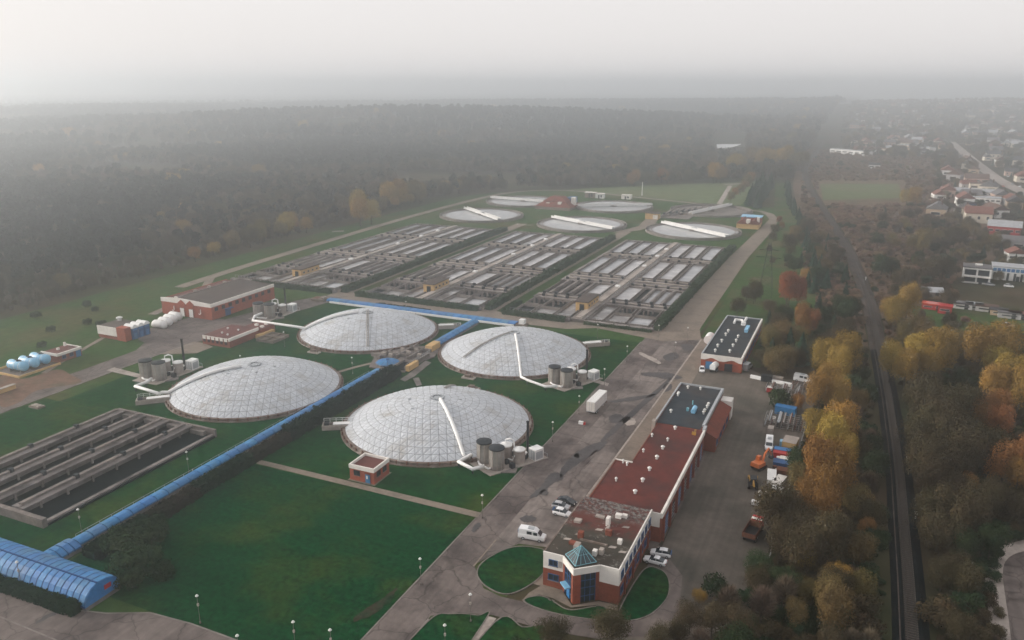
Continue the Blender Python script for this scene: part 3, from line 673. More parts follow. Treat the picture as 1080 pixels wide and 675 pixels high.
# ------------------------------------------------------------------ aeration basins: three blocks of open tanks
def basin_block():
    T = thing('basin_block', '', 'treatment basins', (0, 0, 0), 'blocks of open treatment basins')
    K = .987; X0, X1, XM0, XM1 = -131.4 * K, -69.6 * K, -103.4 * K, -97.6 * K
    hz = 1.2
    MB().box(X0, X1, 289 * K, 466 * K, 0, .08).build('floor_slab', G['concd'], T)
    rows = [(423.5, 463.5), (370, 412.5), (325.5, 352)]
    def wbox(n, x0, x1, y0, y1, z0, z1, m='concw'): MB().box(x0 * K, x1 * K, y0 * K, y1 * K, z0, z1).build(n, G[m], T)
    wbox('spine_walkway', -103.4, -97.6, 290.3, 465.7, .1, hz + .25, 'conc')
    b = MB().box(-101.8 * K, -99.2 * K, 291 * K, 465 * K, hz + .25, hz + .75); b.build('pipe_duct', G['pale'], T)
    gal = [(463.7, 465.8), (412.7, 423.3), (352.2, 369.8), (318, 325.3), (289.2, 291.2)]
    for y0, y1 in gal:
        for x0, x1 in ((-131.2, -103.5), (-97.5, -69.8)): wbox('gallery', x0, x1, y0, y1, .1, hz, 'concw')
    b = MB()
    for y in (356, 362, 367, 415.5, 419.5, 321):
        for x0, x1 in ((-130, -104), (-97, -71)):
            b.tube([(x0 * K, y * K, hz + .35), (x1 * K, y * K, hz + .35)], .32, 6)
    b.build('pipework', G['pale'], T, kind='stuff')
    b = MB()
    for y in (354, 365, 413.8, 422, 319.4, 324):
        for i in range(5):
            for x0 in (-129, -96.5):
                x = x0 + i * 5.6 + (y % 3); b.box(x * K, (x + 1.2) * K, y * K, y * K + 1.0, hz, hz + 1.1)
    b.build('gate_drives', G['dark'], T, kind='stuff')
    def tank(x0, x1, y0, y1, m, wz, rim=hz + .45):
        wbox('water', x0, x1, y0, y1, .1, wz, m)
        b = MB(); t = .28
        for q in ((x0 - t, x0, y0 - t, y1 + t), (x1, x1 + t, y0 - t, y1 + t), (x0, x1, y0 - t, y0), (x0, x1, y1, y1 + t)):
            b.box(q[0] * K, q[1] * K, q[2] * K, q[3] * K, .1, rim)
        b.build('tank_wall', G['conc'], T)
    def walks(xs, y0, y1):
        for x0, x1 in xs: wbox('walkway', x0, x1, y0, y1, .1, hz - .15)
    for (y0, y1) in rows[:2]:
        for xs in ((-129.2, -119.9, -110.6), (-97.0, -88.0, -79.2)):
            for i, x in enumerate(xs):
                w = 6.4
                tank(x, x + w, y0 + .5, y1 - .5, 'foam' if (i == 2) == (xs[0] < -100) else 'water', .75)
                if i == 1:
                    wbox('scum_trough', x + .4, x + w - .4, y0 + 3, y0 + 3.6, .7, 1.25, 'conc')
            for i in range(3):
                xa = xs[i] + 6.9; xb = (xs[i + 1] - .5) if i < 2 else (-103.6 if xs[0] < -100 else -69.9)
                if xb - xa > .4: wbox('walkway', xa, xb, y0, y1, .1, hz - .55, 'concd')
            if xs[0] < -100: wbox('walkway', -131.2, -129.7, y0, y1, .1, hz)
    y0, y1 = rows[2]
    for i, x in enumerate((-129.4, -125.0, -120.6, -116.2)):
        tank(x, x + 2.2, y0 + .4, y1 - .4, 'dwater', .35, hz + .25)
        wbox('walkway', x + 2.7, x + 3.8, y0, y1, .1, hz + .5, 'concw')
    tank(-111.2, -104.6, y0 + .5, y1 - .5, 'foam', .8)
    tank(-96.8, -89.6, y0 + .5, y1 - .5, 'foam', .8)
    for i, x in enumerate((-88.6, -83.9, -79.2, -74.5)):
        tank(x, x + 3.0, y0 + .4, y1 - .4, 'water' if i else 'dwater', .5, hz + .2)
        wbox('walkway', x + 3.5, x + 4.3, y0, y1, .1, hz + .4, 'concw')
    # lowest row: small pools, dark pits and the pump hut in the middle
    for x0, x1, ya, yb, m, wz in ((-129.5, -121.6, 306, 316.5, 'dwater', .3), (-129.5, -122.5, 293, 303, 'dwater', .3), (-120.8, -112.6, 293, 301.5, 'pool', .8), (-120.8, -112.6, 303.5, 316.5, 'dwater', .3),
                                  (-111.2, -105.0, 293, 316.5, 'pool', .6), (-96.6, -91.2, 293, 316.5, 'pool', .6), (-89.4, -82.0, 293, 304, 'pool', .85), (-80.4, -72.6, 293, 303.5, 'water', .8), (-89.4, -83, 306.5, 316.5, 'dwater', .3), (-81, -72.6, 306, 316.5, 'dwater', .3)):
        tank(x0, x1, ya, yb, m, wz, hz + .2)
    for x in (-125.5, -116.6, -86, -77):
        for k in range(3): wbox('gate_frame', x - 1.6 + k * 1.3, x - 1.0 + k * 1.3, 308 + k * 2.4, 309.4 + k * 2.4, .1, 2.2, 'concd')
    b = MB()
    for x0, x1, y in ((-131, -104, 292.2), (-97, -70, 292.2)):
        n = 14
        for i in range(n + 1): x = x0 + (x1 - x0) * i / n; b.box(x * K - .04, x * K + .04, y * K, y * K + .08, hz, hz + 1.1)
        b.box(x0 * K, x1 * K, y * K + .01, y * K + .07, hz + 1.03, hz + 1.1)
    for y0, y1 in ((326, 463),):
        for x in (-103.2, -97.8):
            for i in range(40): y = y0 + (y1 - y0) * i / 39; b.box(x * K - .04, x * K + .04, y * K, y * K + .08, hz + .25, hz + 1.3)
            b.box(x * K - .03, x * K + .03, y0 * K, y1 * K, hz + 1.23, hz + 1.3)
    b.build('railing', G['grey'], T)
    b = MB()
    for y in (345, 392, 419, 440): b.box(-101.6 * K, -99.6 * K, y * K, y * K + 2, hz + .76, hz + 1.5)
    b.build('cabinet', G['whitem'], T)
    return T
def pump_hut():
    T = thing('pump_hut', '', 'pump hut', (-102, 301, 0), 'tan rendered pump huts among the basins')
    MB().box(-104.7, -99.5, 299.6, 314.0, 0, 4.7).build('wall', G['tan'], T)
    MB().box(-105.1, -99.1, 299.2, 314.4, 4.7, 5.05).build('roof', G['grroof'], T)
    d = MB().box(-103.0, -101.0, 299.5, 299.58, .6, 3.9).build('door', G['dark'], T)
    MB().box(-102.6, -101.5, 299.44, 299.5, 2.4, 3.4).build('pane', G['glass'], d)
    for k in range(4):
        w = MB().box(-99.5, -99.44, 301.2 + k * 3.3, 302.6 + k * 3.3, 2.6, 3.6).build('window', G['pale'], T)
        MB().box(-99.44, -99.42, 301.35 + k * 3.3, 302.45 + k * 3.3, 2.75, 3.45).build('pane', G['glass'], w)
    return T
bk = basin_block(); bk['label'] = 'right hand block of open concrete basins, nearest the black roofed workshop'
hut = pump_hut(); hut['label'] = 'tan flat roofed pump hut in the basins nearest the right hand road'
for i, (dx, l1, l2) in enumerate(((-72.6, 'middle block of open concrete basins behind the blue cross channel', 'tan flat roofed pump hut in the middle block of basins'),
                                  (-145.6, 'left hand block of open concrete basins behind the big red brick hall', 'tan flat roofed pump hut just right of the big red hall'))):
    dup(bk, (dx, 0, 0), 0, l1); dup(hut, (-102 + dx, 301 + 1, 0), 0, l2)

# ------------------------------------------------------------------ round clarifiers
def clarifier(cx, cy, ang, label, full=True, Rc=28.6, drained=False):
    T = thing('clarifier', label, 'round tank', (cx, cy, 0), 'round settling tanks at the far end of the works')
    def ring(n, r0, r1, z0, z1, m):
        b = MB(); k = 64
        b.loft([[(cx + r * math.cos(2 * math.pi * i / k), cy + r * math.sin(2 * math.pi * i / k), z) for i in range(k)] for r, z in ((r1, z0), (r1, z1), (r0, z1), (r0, z0))], caps=False)
        b.build(n, G[m], T)
    ring('outer_wall', Rc + 1.1, Rc + 1.5, 0, 1.5, 'conc'); ring('channel_floor', Rc - .4, Rc + 1.1, 0, .5, 'dark'); ring('inner_wall', Rc - .9, Rc - .3, 0, 1.3, 'conc')
    ring('weir_trough', Rc - 2.6, Rc - 1.9, .4, 1.15, 'concd')
    MB().cyl(cx, cy, 0, .25 if drained else .95, Rc - .9, n=64).build('water', G['conc' if drained else 'clar'], T)
    MB().cyl(cx, cy, 0, 1.8, 2.6, n=20).build('centre_well', G['conc'], T)
    c, s = math.cos(R(ang)), math.sin(R(ang))
    def bar(n, m, u0, u1, v0, v1, z0, z1):
        P = [(cx + u * c - v * s, cy + u * s + v * c) for u, v in ((u0, v0), (u1, v0), (u1, v1), (u0, v1))]
        MB().prism(P, z0, z1).build(n, G[m], T)
    a0 = -Rc - 1.4 if full else -1.5
    bar('bridge_deck', 'pale', a0, Rc + 1.4, -1.3, 1.3, 1.6, 1.85)
    bar('bridge_rail', 'whitem', a0, Rc + 1.4, -1.42, -1.3, 1.5, 3.1); bar('bridge_rail', 'whitem', a0, Rc + 1.4, 1.3, 1.42, 1.5, 3.1)
    bar('drive_unit', 'grey', Rc - .4, Rc + 1.8, -1.2, 1.2, 1.86, 2.6); bar('drive_unit', 'grey', -2, 2, -1.25, 1.25, 1.86, 3.0)
    return T
def cang(p, q):
    a, b = at(*p, 2), at(*q, 2); return math.degrees(math.atan2(b[1] - a[1], b[0] - a[0]))
def cpos(px, py): return at(px, py, 1)
for (px, py, p, q, l) in ((508, 226.5, (489, 218), (527, 231), 'round tank with white bridge nearest the left grass strip'),
                          (613.5, 236, (578, 226), (652, 240), 'round tank in the middle of the near row'),
                          (731, 243, (697, 233), (770, 249), 'round tank nearest the right hand road bend'),
                          (552, 212, (518, 207), (590, 212.5), 'round tank at the far left, behind the red pyramid roof'),
                          (647, 217.5, (605, 215.5), (692, 214.5), 'round tank with pale blue bridge in the middle of the far row')):
    x, y = cpos(px, py); clarifier(x, y, cang(p, q), l)
x, y = cpos(750, 221.5); clarifier(x, y, cang((728, 229), (779, 217.5)), 'round tank of the far row beside the small red roofed building', True, 28.6, True)

# ------------------------------------------------------------------ buildings of the works
def win(T, axis, pos, out, u0, u1, z0, z1, fm='bluef', pm='glass', bars=1):
    """a window on a wall: axis 'x' = wall plane x=pos with u along y; axis 'y' = wall plane y=pos"""
    def bx(b, a0, a1, c0, c1, d0, d1):
        lo, hi = sorted((pos + out * d0, pos + out * d1))
        if axis == 'x': b.box(lo, hi, a0, a1, c0, c1)
        else: b.box(a0, a1, lo, hi, c0, c1)
    b = MB(); t = .12
    bx(b, u0, u1, z0, z0 + t, 0, .1); bx(b, u0, u1, z1 - t, z1, 0, .1); bx(b, u0, u0 + t, z0 + t, z1 - t, 0, .1); bx(b, u1 - t, u1, z0 + t, z1 - t, 0, .1)
    for i in range(bars):
        u = u0 + (u1 - u0) * (i + 1) / (bars + 1); bx(b, u - .05, u + .05, z0 + t, z1 - t, 0, .09)
    w = b.build('window', G[fm], T)
    b = MB(); bx(b, u0 + t, u1 - t, z0 + t, z1 - t, 0, .04); b.build('pane', G[pm], w)
    b = MB(); bx(b, u0 - .1, u1 + .1, z0 - .1, z0 - .003, 0, .16); b.build('sill', G['conc'], w)
    return w
def vent(T, x, y, z, r=.42, h=1.0, m='lampw'):
    MB().cyl(x, y, z, z + h * .6, r * .6, n=10).cyl(x, y, z + h * .6, z + h * .75, r, n=10).cyl(x, y, z + h * .75, z + h, r, r * .3, n=10).build('roof_vent', G[m], T)
def parapet(T, x0, x1, y0, y1, z0, z1, t, m, name='parapet', sides='wens'):
    if 'w' in sides: MB().box(x0, x0 + t, y0, y1, z0, z1).build(name, G[m], T)
    if 'e' in sides: MB().box(x1 - t, x1, y0, y1, z0, z1).build(name, G[m], T)
    if 's' in sides: MB().box(x0 + t, x1 - t, y0, y0 + t, z0, z1).build(name, G[m], T)
    if 'n' in sides: MB().box(x0 + t, x1 - t, y1 - t, y1, z0, z1).build(name, G[m], T)

# --- office with the glass pyramid
T = thing('office_building', 'two storey red brick and white office with a glass pyramid over its corner entrance', 'office building', (-40, 130, 0))
OX0, OX1, OY0, OY1 = -47.3, -32.7, 120.5, 143.5
tip = (-40.2, 117.3); el, er = (-43.4, 120.5), (-36.3, 120.5)
foot = [(OX0, OY0), el, er, (OX1, OY0), (OX1, OY1), (OX0, OY1)]
MB().prism(foot, 0, 3.9).build('wall', G['brick'], T)
MB().prism(foot, 3.9, 6.9).build('upper_wall', G['white'], T)
roofp = [(OX0 + .1, OY0 + .1), (el[0] + .05, el[1] + .1), (tip[0], tip[1] + .2), (er[0] - .05, er[1] + .1), (OX1 - .1, OY0 + .1), (OX1 - .1, OY1), (OX0 + .1, OY1)]
MB().prism(roofp, 6.9, 7.12).build('roof', G['oroof'], T)
ring = [(OX0, OY0), el, tip, er, (OX1, OY0), (OX1, OY1), (OX0, OY1)]
for i in range(7):
    if i == 5: continue
    a_, c_ = Vector(ring[i]), Vector(ring[(i + 1) % 7]); d = (c_ - a_).normalized(); n = Vector((d.y, -d.x))
    q = [tuple(a_ + n * .06), tuple(c_ + n * .06), tuple(c_ - n * .2), tuple(a_ - n * .2)]
    z0 = 6.0 if i in (1, 2) else 6.55
    MB().prism(q, z0, 7.17 if i == 6 else 7.3 + .004 * i).build('parapet', G['rim' if i == 6 else 'white'], T)
# entrance: brick piers, glazing, door canopy
def diag(name, m, A, B, t0, t1, z0, z1, o0, o1, parent=None):
    A, B = Vector(A), Vector(B); d = B - A; n = Vector((d.y, -d.x)).normalized()
    p, q = A + d * t0, A + d * t1
    return MB().prism([tuple(p + n * o0), tuple(q + n * o0), tuple(q + n * o1), tuple(p + n * o1)], z0, z1).build(name, G[m], parent or T)
diag('pier', 'brick', el, tip, .80, .97, 0, 6.0, -.5, 0); diag('pier', 'brickb', tip, er, .03, .28, 0, 6.0, -.5, 0); diag('pier', 'brick', tip, er, .86, .98, 0, 6.0, -.6, 0); diag('pier', 'brick', el, tip, .02, .16, 0, 6.0, -.5, 0)
gz = diag('glazing', 'glass', el, tip, .16, .80, 0, 5.995, -.35, -.2); gz2 = diag('glazing', 'glass', tip, er, .28, .86, 0, 5.995, -.45, -.3)
for t in (.16, .37, .58, .78): diag('glazing_bar', 'bluef', el, tip, t, t + .025, 0, 5.99, -.2, -.1, gz)
for t in (.28, .45, .65, .84): diag('glazing_bar', 'bluef', tip, er, t, t + .02, 0, 5.99, -.3, -.2, gz2)
for z in (1.2, 2.9, 4.4): diag('glazing_bar', 'bluef', el, tip, .16, .80, z, z + .1, -.19, -.12, gz); diag('glazing_bar', 'bluef', tip, er, .28, .86, z, z + .1, -.29, -.22, gz2)
diag('door_canopy', 'lblue', el, tip, .22, .72, 2.5, 2.75, -.1, 1.0)
diag('door', 'bluep', el, tip, .34, .62, 0, 2.4, -.19, -.08)
for z0, z1, u0, u1 in ((4.7, 6.0, -46.2, -44.4), (1.6, 3.0, -46.3, -44.2)): win(T, 'y', OY0, -1, u0, u1, z0, z1)
MB().box(-44.25, -43.7, OY0 - .1, OY0, 4.7, 6.0).build('shutter', G['pale'], T)
for k in range(8):
    y = 121.6 + k * 2.75
    win(T, 'x', OX1, 1, y, y + 1.7, 4.5, 6.1); win(T, 'x', OX1, 1, y, y + 1.7, 1.3, 3.0)
    win(T, 'x', OX0, -1, y, y + 1.7, 4.5, 6.1); win(T, 'x', OX0, -1, y, y + 1.7, 1.3, 3.0)
for k in range(4): MB().box(OX1, OX1 + .3, 124 + k * 5.5, 124.45 + k * 5.5, 0, 3.9).build('pilaster', G['brick'], T)
# pyramid skylight
sk = [(-43.2, 121.2), (-40.25, 118.3), (-37.2, 121.2), (-40.15, 124.1)]; ap = (-40.2, 121.2, 9.9)
py_ = MB()
for i in range(4):
    a_, c_ = sk[i], sk[(i + 1) % 4]; py_.face([(*a_, 7.3), (*c_, 7.3), ap])
py_ = py_.build('skylight', G['tealg'], T)
b = MB()
for i in range(4):
    a_, c_ = Vector((*sk[i], 7.32)), Vector((*sk[(i + 1) % 4], 7.32)); A = Vector(ap)
    b.tube([a_, c_], .08, 5); b.tube([a_, A + Vector((0, 0, .04))], .08, 5)
    for t in (.25, .5, .75):
        p = a_.lerp(c_, t); s = min(t, 1 - t) * 2
        b.tube([p, p.lerp(A, 1) if abs(t - .5) < .01 else p.lerp(A, .85)], .055, 4)
    b.tube([a_.lerp(A, .5), c_.lerp(A, .5)], .04, 4)
b.build('skylight_frame', G['teal'], py_)
for (x, y, w, l, h, m) in ((-41.9, 123.9, .5, .9, 1.1, 'pale'), (-38.3, 123.5, .4, .5, 1.0, 'white'), (-37.3, 124.3, .4, .5, 1.1, 'pale'), (-42.6, 128.0, .5, .5, 1.3, 'brick'), (-38.0, 131.0, .6, .4, 1.1, 'brick'), (-45.0, 133.2, .7, .6, .5, 'pale'), (-39.2, 134.5, .35, .6, 1.7, 'white'), (-38.6, 132.2, .3, .8, .9, 'pale'),
                           (-38.1, 138.0, .6, .5, .8, 'white'), (-37.0, 138.5, .5, .4, .7, 'white'), (-35.2, 129.0, .4, .4, .9, 'white'), (-41.5, 136.6, .9, .4, .4, 'pale'), (-43.0, 125.3, .9, .5, .5, 'brick')):
    MB().box(x - w, x + w, y - l, y + l, 7.12, 7.12 + h).build('roof_chimney', G[m], T)
MB().box(-42.5, -37.0, 127.0, 127.25, 7.12, 7.5).build('roof_kerb', G['rim'], T)
for (x, y) in ((-44, 128.5), (-41, 131.6), (-36.5, 134.6), (-34.6, 126.0), (-45.5, 126), (-36.8, 126.8)): MB().prism([(x, y), (x + 1.3, y + .2), (x + 1.5, y + .9), (x + .3, y + .8)], 7.12, 7.16).build('roof_patch', G['pale'], T)

# --- long red roofed garage range
T = thing('garage_range', 'long brick garage range with a dull red felt roof and white round vents', 'workshop building', (-38, 165, 0))
RZ = 6.4
fp = [(-46.3, 143.52), (-30.7, 143.52), (-30.7, 188), (-42.6, 188), (-42.6, 163.6), (-46.3, 163.6)]
MB().prism(fp, 0, RZ).build('wall', G['brick'], T)
MB().prism([(-46.2, 143.6), (-31.0, 143.6), (-31.0, 187.9), (-42.5, 187.9), (-42.5, 163.5), (-46.2, 163.5)], RZ, RZ + .2).build('roof', G['rroof'], T)
MB().box(-31.0, -30.5, 143.5, 188, RZ - .7, RZ + .45).build('parapet', G['white'], T)
MB().box(-32.68, -31.0, 143.4, 143.6, 3.6, RZ + .4).build('parapet', G['white'], T); MB().box(-46.5, -42.4, 163.5, 163.75, RZ - .2, RZ + .45).build('parapet', G['white'], T)
MB().box(-46.45, -46.2, 143.5, 163.5, RZ - .3, RZ + .3).build('coping', G['rtile'], T); MB().box(-42.75, -42.5, 163.75, 188, RZ - .3, RZ + .3).build('coping', G['rtile'], T)
for x, y in ((-37.7, 186), (-37.8, 173.5), (-37.8, 167.8), (-37.9, 161.4), (-37.9, 155.6), (-38, 149.8)): vent(T, x, y, RZ + .2, .5, 1.0)
for x, y in ((-37.8, 178.4), (-41.9, 179.3), (-41.6, 170), (-43.2, 161.7), (-43.3, 153.5), (-44.4, 162.6)): vent(T, x, y, RZ + .2, .34, 1.0)
MB().box(-32.6, -32.2, 184.4, 184.9, RZ + .2, RZ + 1.6).box(-33.2, -32.6, 184.5, 184.8, RZ + .2, RZ + 1.0).build('hoist', G['yellow'], T)
for k in range(7):
    y = 145.8 + k * 6.0
    d = MB().box(-30.7, -30.62, y, y + 3.8, 0, 4.2).build('garage_door', G['glass'] if k % 2 else G['bluef'], T)
    b = MB()
    for i in range(5): b.box(-30.62, -30.58, y, y + 3.8, .8 * i + .05, .8 * i + .13)
    b.build('door_rail', G['grey'], d)
    MB().box(-30.7, -30.2, y - 1.35, y - .75, 0, RZ - .75).build('pilaster', G['brick'], T)
for k in range(5): win(T, 'x', -42.6, -1, 165.5 + k * 4.4, 168 + k * 4.4, 2, 4)
for k in range(4): win(T, 'x', -46.3, -1, 145.5 + k * 4.4, 148 + k * 4.4, 2, 4)

# --- black roofed end of the range with a red tiled lean-to
T = thing('black_roof_workshop', 'brick workshop with a black flat roof and a red tiled lean-to on its yard side', 'workshop building', (-37, 202, 0))
BZ = 6.6
MB().box(-43.4, -31.3, 188.02, 218.2, 0, BZ).build('wall', G['brick'], T)
MB().box(-43.0, -31.8, 188.3, 217.8, BZ, BZ + .15).build('roof', G['broof'], T)
parapet(T, -43.6, -31.2, 188.0, 218.4, BZ - .3, BZ + .55, .4, 'grey', sides='wn'); MB().box(-31.8, -31.1, 190.4, 218.4, BZ - .5, BZ + .57).build('parapet', G['grey'], T); MB().box(-31.3, -30.5, 188, 190.4, BZ - .5, BZ + .5).build('parapet', G['grey'], T)
MB().box(-44.0, -43.1, 187.0, 188.6, 0, BZ + .9).build('chimney', G['pale'], T)
b = MB(); b.loft([[(-31.1, y, 0), (-31.1, y, 5.4), (-28.2, y, 4.0), (-28.2, y, 0)] for y in (212.5, 190.5)]); b.build('lean_to', G['brick'], T)
b = MB(); b.loft([[(-31.1, y, 5.42), (-31.1, y, 5.62), (-27.8, y, 4.05), (-27.8, y, 3.88)] for y in (212.8, 190.2)]); b.build('lean_to_roof', G['rtile'], T)
MB().box(-31.0, -28.0, 213, 216.5, 0, 5.6).build('stair_block', G['white'], T)
for x, y in ((-40.7, 215.2), (-37.2, 215.6), (-42.1, 209.5), (-41.1, 196), (-32.9, 204.8), (-33.0, 200.0), (-32.9, 203.0), (-33.0, 198.4), (-42.0, 208.4)): vent(T, x, y, BZ + .15, .42, 1.0)
MB().ycyl(197.2, 200.4, -35.6, BZ + .9, .6, 12).box(-36.1, -35.1, 197.6, 200, BZ + .15, BZ + .6).build('air_unit', G['lblue'], T)
MB().box(-37.6, -37.0, 198.6, 199.3, BZ + .15, BZ + 1.0).cyl(-36.9, 203.6, BZ + .15, BZ + 1.4, .2, n=8).build('roof_box', G['teal'], T)
for k in range(5): win(T, 'x', -43.4, -1, 191 + k * 5.2, 194 + k * 5.2, 1.6, 4); win(T, 'y', 218.2, 1, -42 + k * 2.1, -40.6 + k * 2.1, 2, 4)
for k in range(4): win(T, 'x', -28.2, 1, 192 + k * 5, 194.4 + k * 5, 1.2, 3.0)

# --- separate workshop with black roof
T = thing('yard_workshop', 'bright red brick workshop with scalloped gable, black roof and two rows of vents', 'workshop building', (-38, 279, 0))
WX0, WX1, WY0, WY1, WZ = -44.2, -31.0, 253.0, 303, 4.7
MB().box(WX0, WX1, WY0, WY1, 0, WZ).build('wall', G['brickb'], T)
MB().box(WX0 + .35, WX1 - .5, WY0 + .3, WY1 - .3, WZ, WZ + .15).build('roof', G['broof'], T)
parapet(T, WX0 - .05, WX1 + .05, WY0 - .02, WY1 + .02, WZ - .05, WZ + .5, .4, 'grey', sides='wn'); MB().box(WX1 - .5, WX1 + .08, WY0, WY1, WZ - .6, WZ + .52).build('parapet', G['white'], T)
g = [(WX0 - .05, WZ + .55), (WX0 - .05, 3.9)]
nn = 26
for i in range(nn + 1):
    t = i / nn; x = WX0 - .05 + (WX1 - WX0 + .1) * t
    bump_ = max(0, 1 - abs((t - .27) / .17)) + max(0, 1 - abs((t - .76) / .17))
    g.append((x, 3.25 + .95 * min(bump_, .8)))
g += [(WX1 + .05, WZ + .55)]
b = MB(); b.loft([[(x, WY0 - .02, z) for x, z in g], [(x, WY0 - .2, z) for x, z in g]]); b.build('gable_band', G['white'], T)
for x, m in ((-41.4, 'bluep'), (-35.2, 'glass')):
    d = MB().box(x - 1.2, x + 1.2, WY0 - .1, WY0, 0, 2.7).build('door', G[m], T); MB().box(x - 1.35, x - 1.2, WY0 - .14, WY0, 0, 2.85).box(x + 1.2, x + 1.35, WY0 - .14, WY0, 0, 2.85).box(x - 1.2, x + 1.2, WY0 - .14, WY0, 2.7, 2.85).build('frame', G['brick'], d)
for x, y in ((-40.4, 257), (-40.6, 262.8), (-40.3, 268.8), (-40.3, 276.8), (-40.2, 281.4), (-35.9, 258.5), (-35.9, 265), (-35.8, 271), (-35.9, 276)): vent(T, x, y, WZ + .15, .5, 1.2)
MB().box(-35.0, -33.8, 283.5, 289.5, WZ + .15, WZ + 1.3).build('air_unit', G['lblue'], T)
b = MB().tube([(-40, 293, WZ + .5), (-40, 296, WZ + 1), (-37.6, 296, WZ + 1), (-36.5, 293, WZ + 1), (-36.5, 300, WZ + 1)], .5, 8).box(-37.4, -35.8, 292, 293.6, WZ + .15, WZ + 1.2); b.build('roof_duct', G['whitem'], T)
for k in range(10): win(T, 'x', WX1, 1, 255 + k * 4.8, 257.6 + k * 4.8, 1.4, 3.2); win(T, 'x', WX0, -1, 255 + k * 4.8, 257.6 + k * 4.8, 1.4, 3.2)
t2 = thing('storage_tank', 'white storage tank against the left wall of the yard workshop', 'tank', (-46.6, 281, 0))
MB().ycyl(278.5, 283.5, -46.6, 1.9, 1.6, 16).build('shell', G['whitem'], t2); MB().box(-47.8, -45.4, 279.2, 279.7, 0, .8).box(-47.8, -45.4, 282.3, 282.8, 0, .8).build('cradle', G['conc'], t2)

# --- big red brick hall at the left
T = thing('brick_hall', 'large red brick hall with a white parapet and two white doors at the left', 'industrial hall', (-245, 248, 0))
HX0, HX1, HY0, HY1, HZ = -259.6, -233.0, 229.6, 267, 5.6
MB().box(HX0, HX1, HY0, HY1, 0, HZ).build('wall', G['brickb'], T)
b = MB(); b.loft([[(-251.5, y, HZ + .02), (-251.5, y, HZ + 1.7), (HX1 - .3, y, HZ + .9), (HX1 - .3, y, HZ + .02)] for y in (HY1 - .2, HY0 + .3)]); b.build('roof', G['grroof'], T)
MB().box(HX0 + .2, -251.8, HY0 + .3, HY1 - .2, HZ, HZ + .5).build('low_roof', G['mroof'], T)
gp = [(HX0 - .1, HZ - .3), (HX1 + .1, HZ - .3), (HX1 + .1, HZ + 1.1), (-250.5, HZ + 1.95), (-250.7, HZ + 2.4), (-251.9, HZ + 2.4), (-252.1, HZ + 1.75), (HX0 - .1, HZ + 1.3)]
b = MB(); b.loft([[(x, HY0 - .12, z) for x, z in gp][::-1], [(x, HY0 + .28, z) for x, z in gp][::-1]]); b.build('gable_parapet', G['white'], T)
MB().box(HX1 - .3, HX1 + .12, HY0 + .28, HY1, HZ - .25, HZ + 1.1).build('parapet', G['white'], T); MB().box(-252.0, -251.5, HY0 + .3, HY1, HZ + .5, HZ + 1.9).build('roof_edge', G['conc'], T); MB().box(HX0 - .1, HX0 + .2, HY0 + .3, HY1, HZ - .2, HZ + .7).build('parapet', G['brickb'], T)
for y in (240, 248, 257): MB().box(-252.4, -251.2, y, y + 1.0, HZ + 1.4, HZ + 2.6).build('roof_cowl', G['pale'], T)
for x in (-248.5, -243.8):
    pg_ = [(x - 1.9, 4.6), (x + 1.9, 4.6), (x + 1.9, 5.6), (x, 7.0), (x - 1.9, 5.6)]
    MB().loft([[(u, HY0 - .3, z) for u, z in pg_][::-1], [(u, HY0 - .0, z) for u, z in pg_][::-1]]).build('brick_gable', G['brickb'], T)
    d = MB().box(x - 1.1, x + 1.1, HY0 - .12, HY0, 0, 3.5).build('door', G['whitem'], T); MB().box(x - 1.3, x - 1.1, HY0 - .2, HY0, 0, 3.7).box(x + 1.1, x + 1.3, HY0 - .2, HY0, 0, 3.7).box(x - 1.1, x + 1.1, HY0 - .2, HY0, 3.5, 3.7).build('frame', G['brick'], d)
for x in (-253.2, -239.0): MB().tube([(x - .5, HY0 - .3, 2.2), (x, HY0 - .3, 1.9), (x + .5, HY0 - .3, 2.2), (x + .6, HY0 - .3, 4.0)], .16, 6).build('vent_pipe', G['whitem'], T)
for k in range(9): win(T, 'x', HX1, 1, 231.4 + k * 3.9, 233.2 + k * 3.9, 3.4, 4.9, 'dark')
d = MB().box(HX1, HX1 + .1, 237, 240, 0, 2.8).build('door', G['bluef'], T); MB().box(HX1, HX1 + 1.6, 236.6, 240.4, 2.9, 3.1).build('canopy', G['bluef'], d)

# --- maroon roofed block
T = thing('maroon_block', 'low red block with a maroon flat roof and white arches along its front', 'plant building', (-207, 213, 0))
MB().box(-214.2, -201.6, 205.4, 220.5, 0, 3.2).build('wall', G['brick'], T); MB().box(-214.1, -201.9, 205.6, 220.4, 3.2, 3.35).build('roof', G['mroof'], T)
MB().box(-201.9, -201.45, 205.3, 220.6, 2.5, 3.6).build('parapet', G['white'], T)
for k in range(6):
    x = -213.9 + k * 2.0; MB().box(x, x + 1.4, 205.25, 205.4, 2.2, 3.5).build('front_panel', G['white'], T); MB().box(x + .2, x + 1.2, 205.32, 205.4, 1.1, 2.1).build('window', G['glass'], T)
MB().box(-213.9, -202.1, 205.3, 205.5, 3.2, 3.42).build('front_panel', G['white'], T)
for x, y in ((-209, 210), (-205.5, 209), (-211, 215), (-206, 215)): vent(T, x, y, 3.35, .45, .7)
MB().box(-209.5, -200.5, 220.7, 228.5, 0, 2.6).build('low_wing', G['brick'], T); MB().box(-209.3, -200.7, 220.9, 228.3, 2.6, 2.75).build('roof', G['mroof'], T)
for x, y in ((-206.5, 224), (-203, 223), (-204, 226.5)): MB().box(x, x + 1.3, y, y + 1, 2.75, 3.4).build('roof_box', G['white'], T)
t2 = thing('concrete_trays', 'square tan concrete trays on the lawn beside the maroon roofed block', 'concrete trays', (-195, 220, 0))
MB().box(-198.6, -190.8, 215.6, 224.6, 0, .5).build('base', G['pave'], t2)
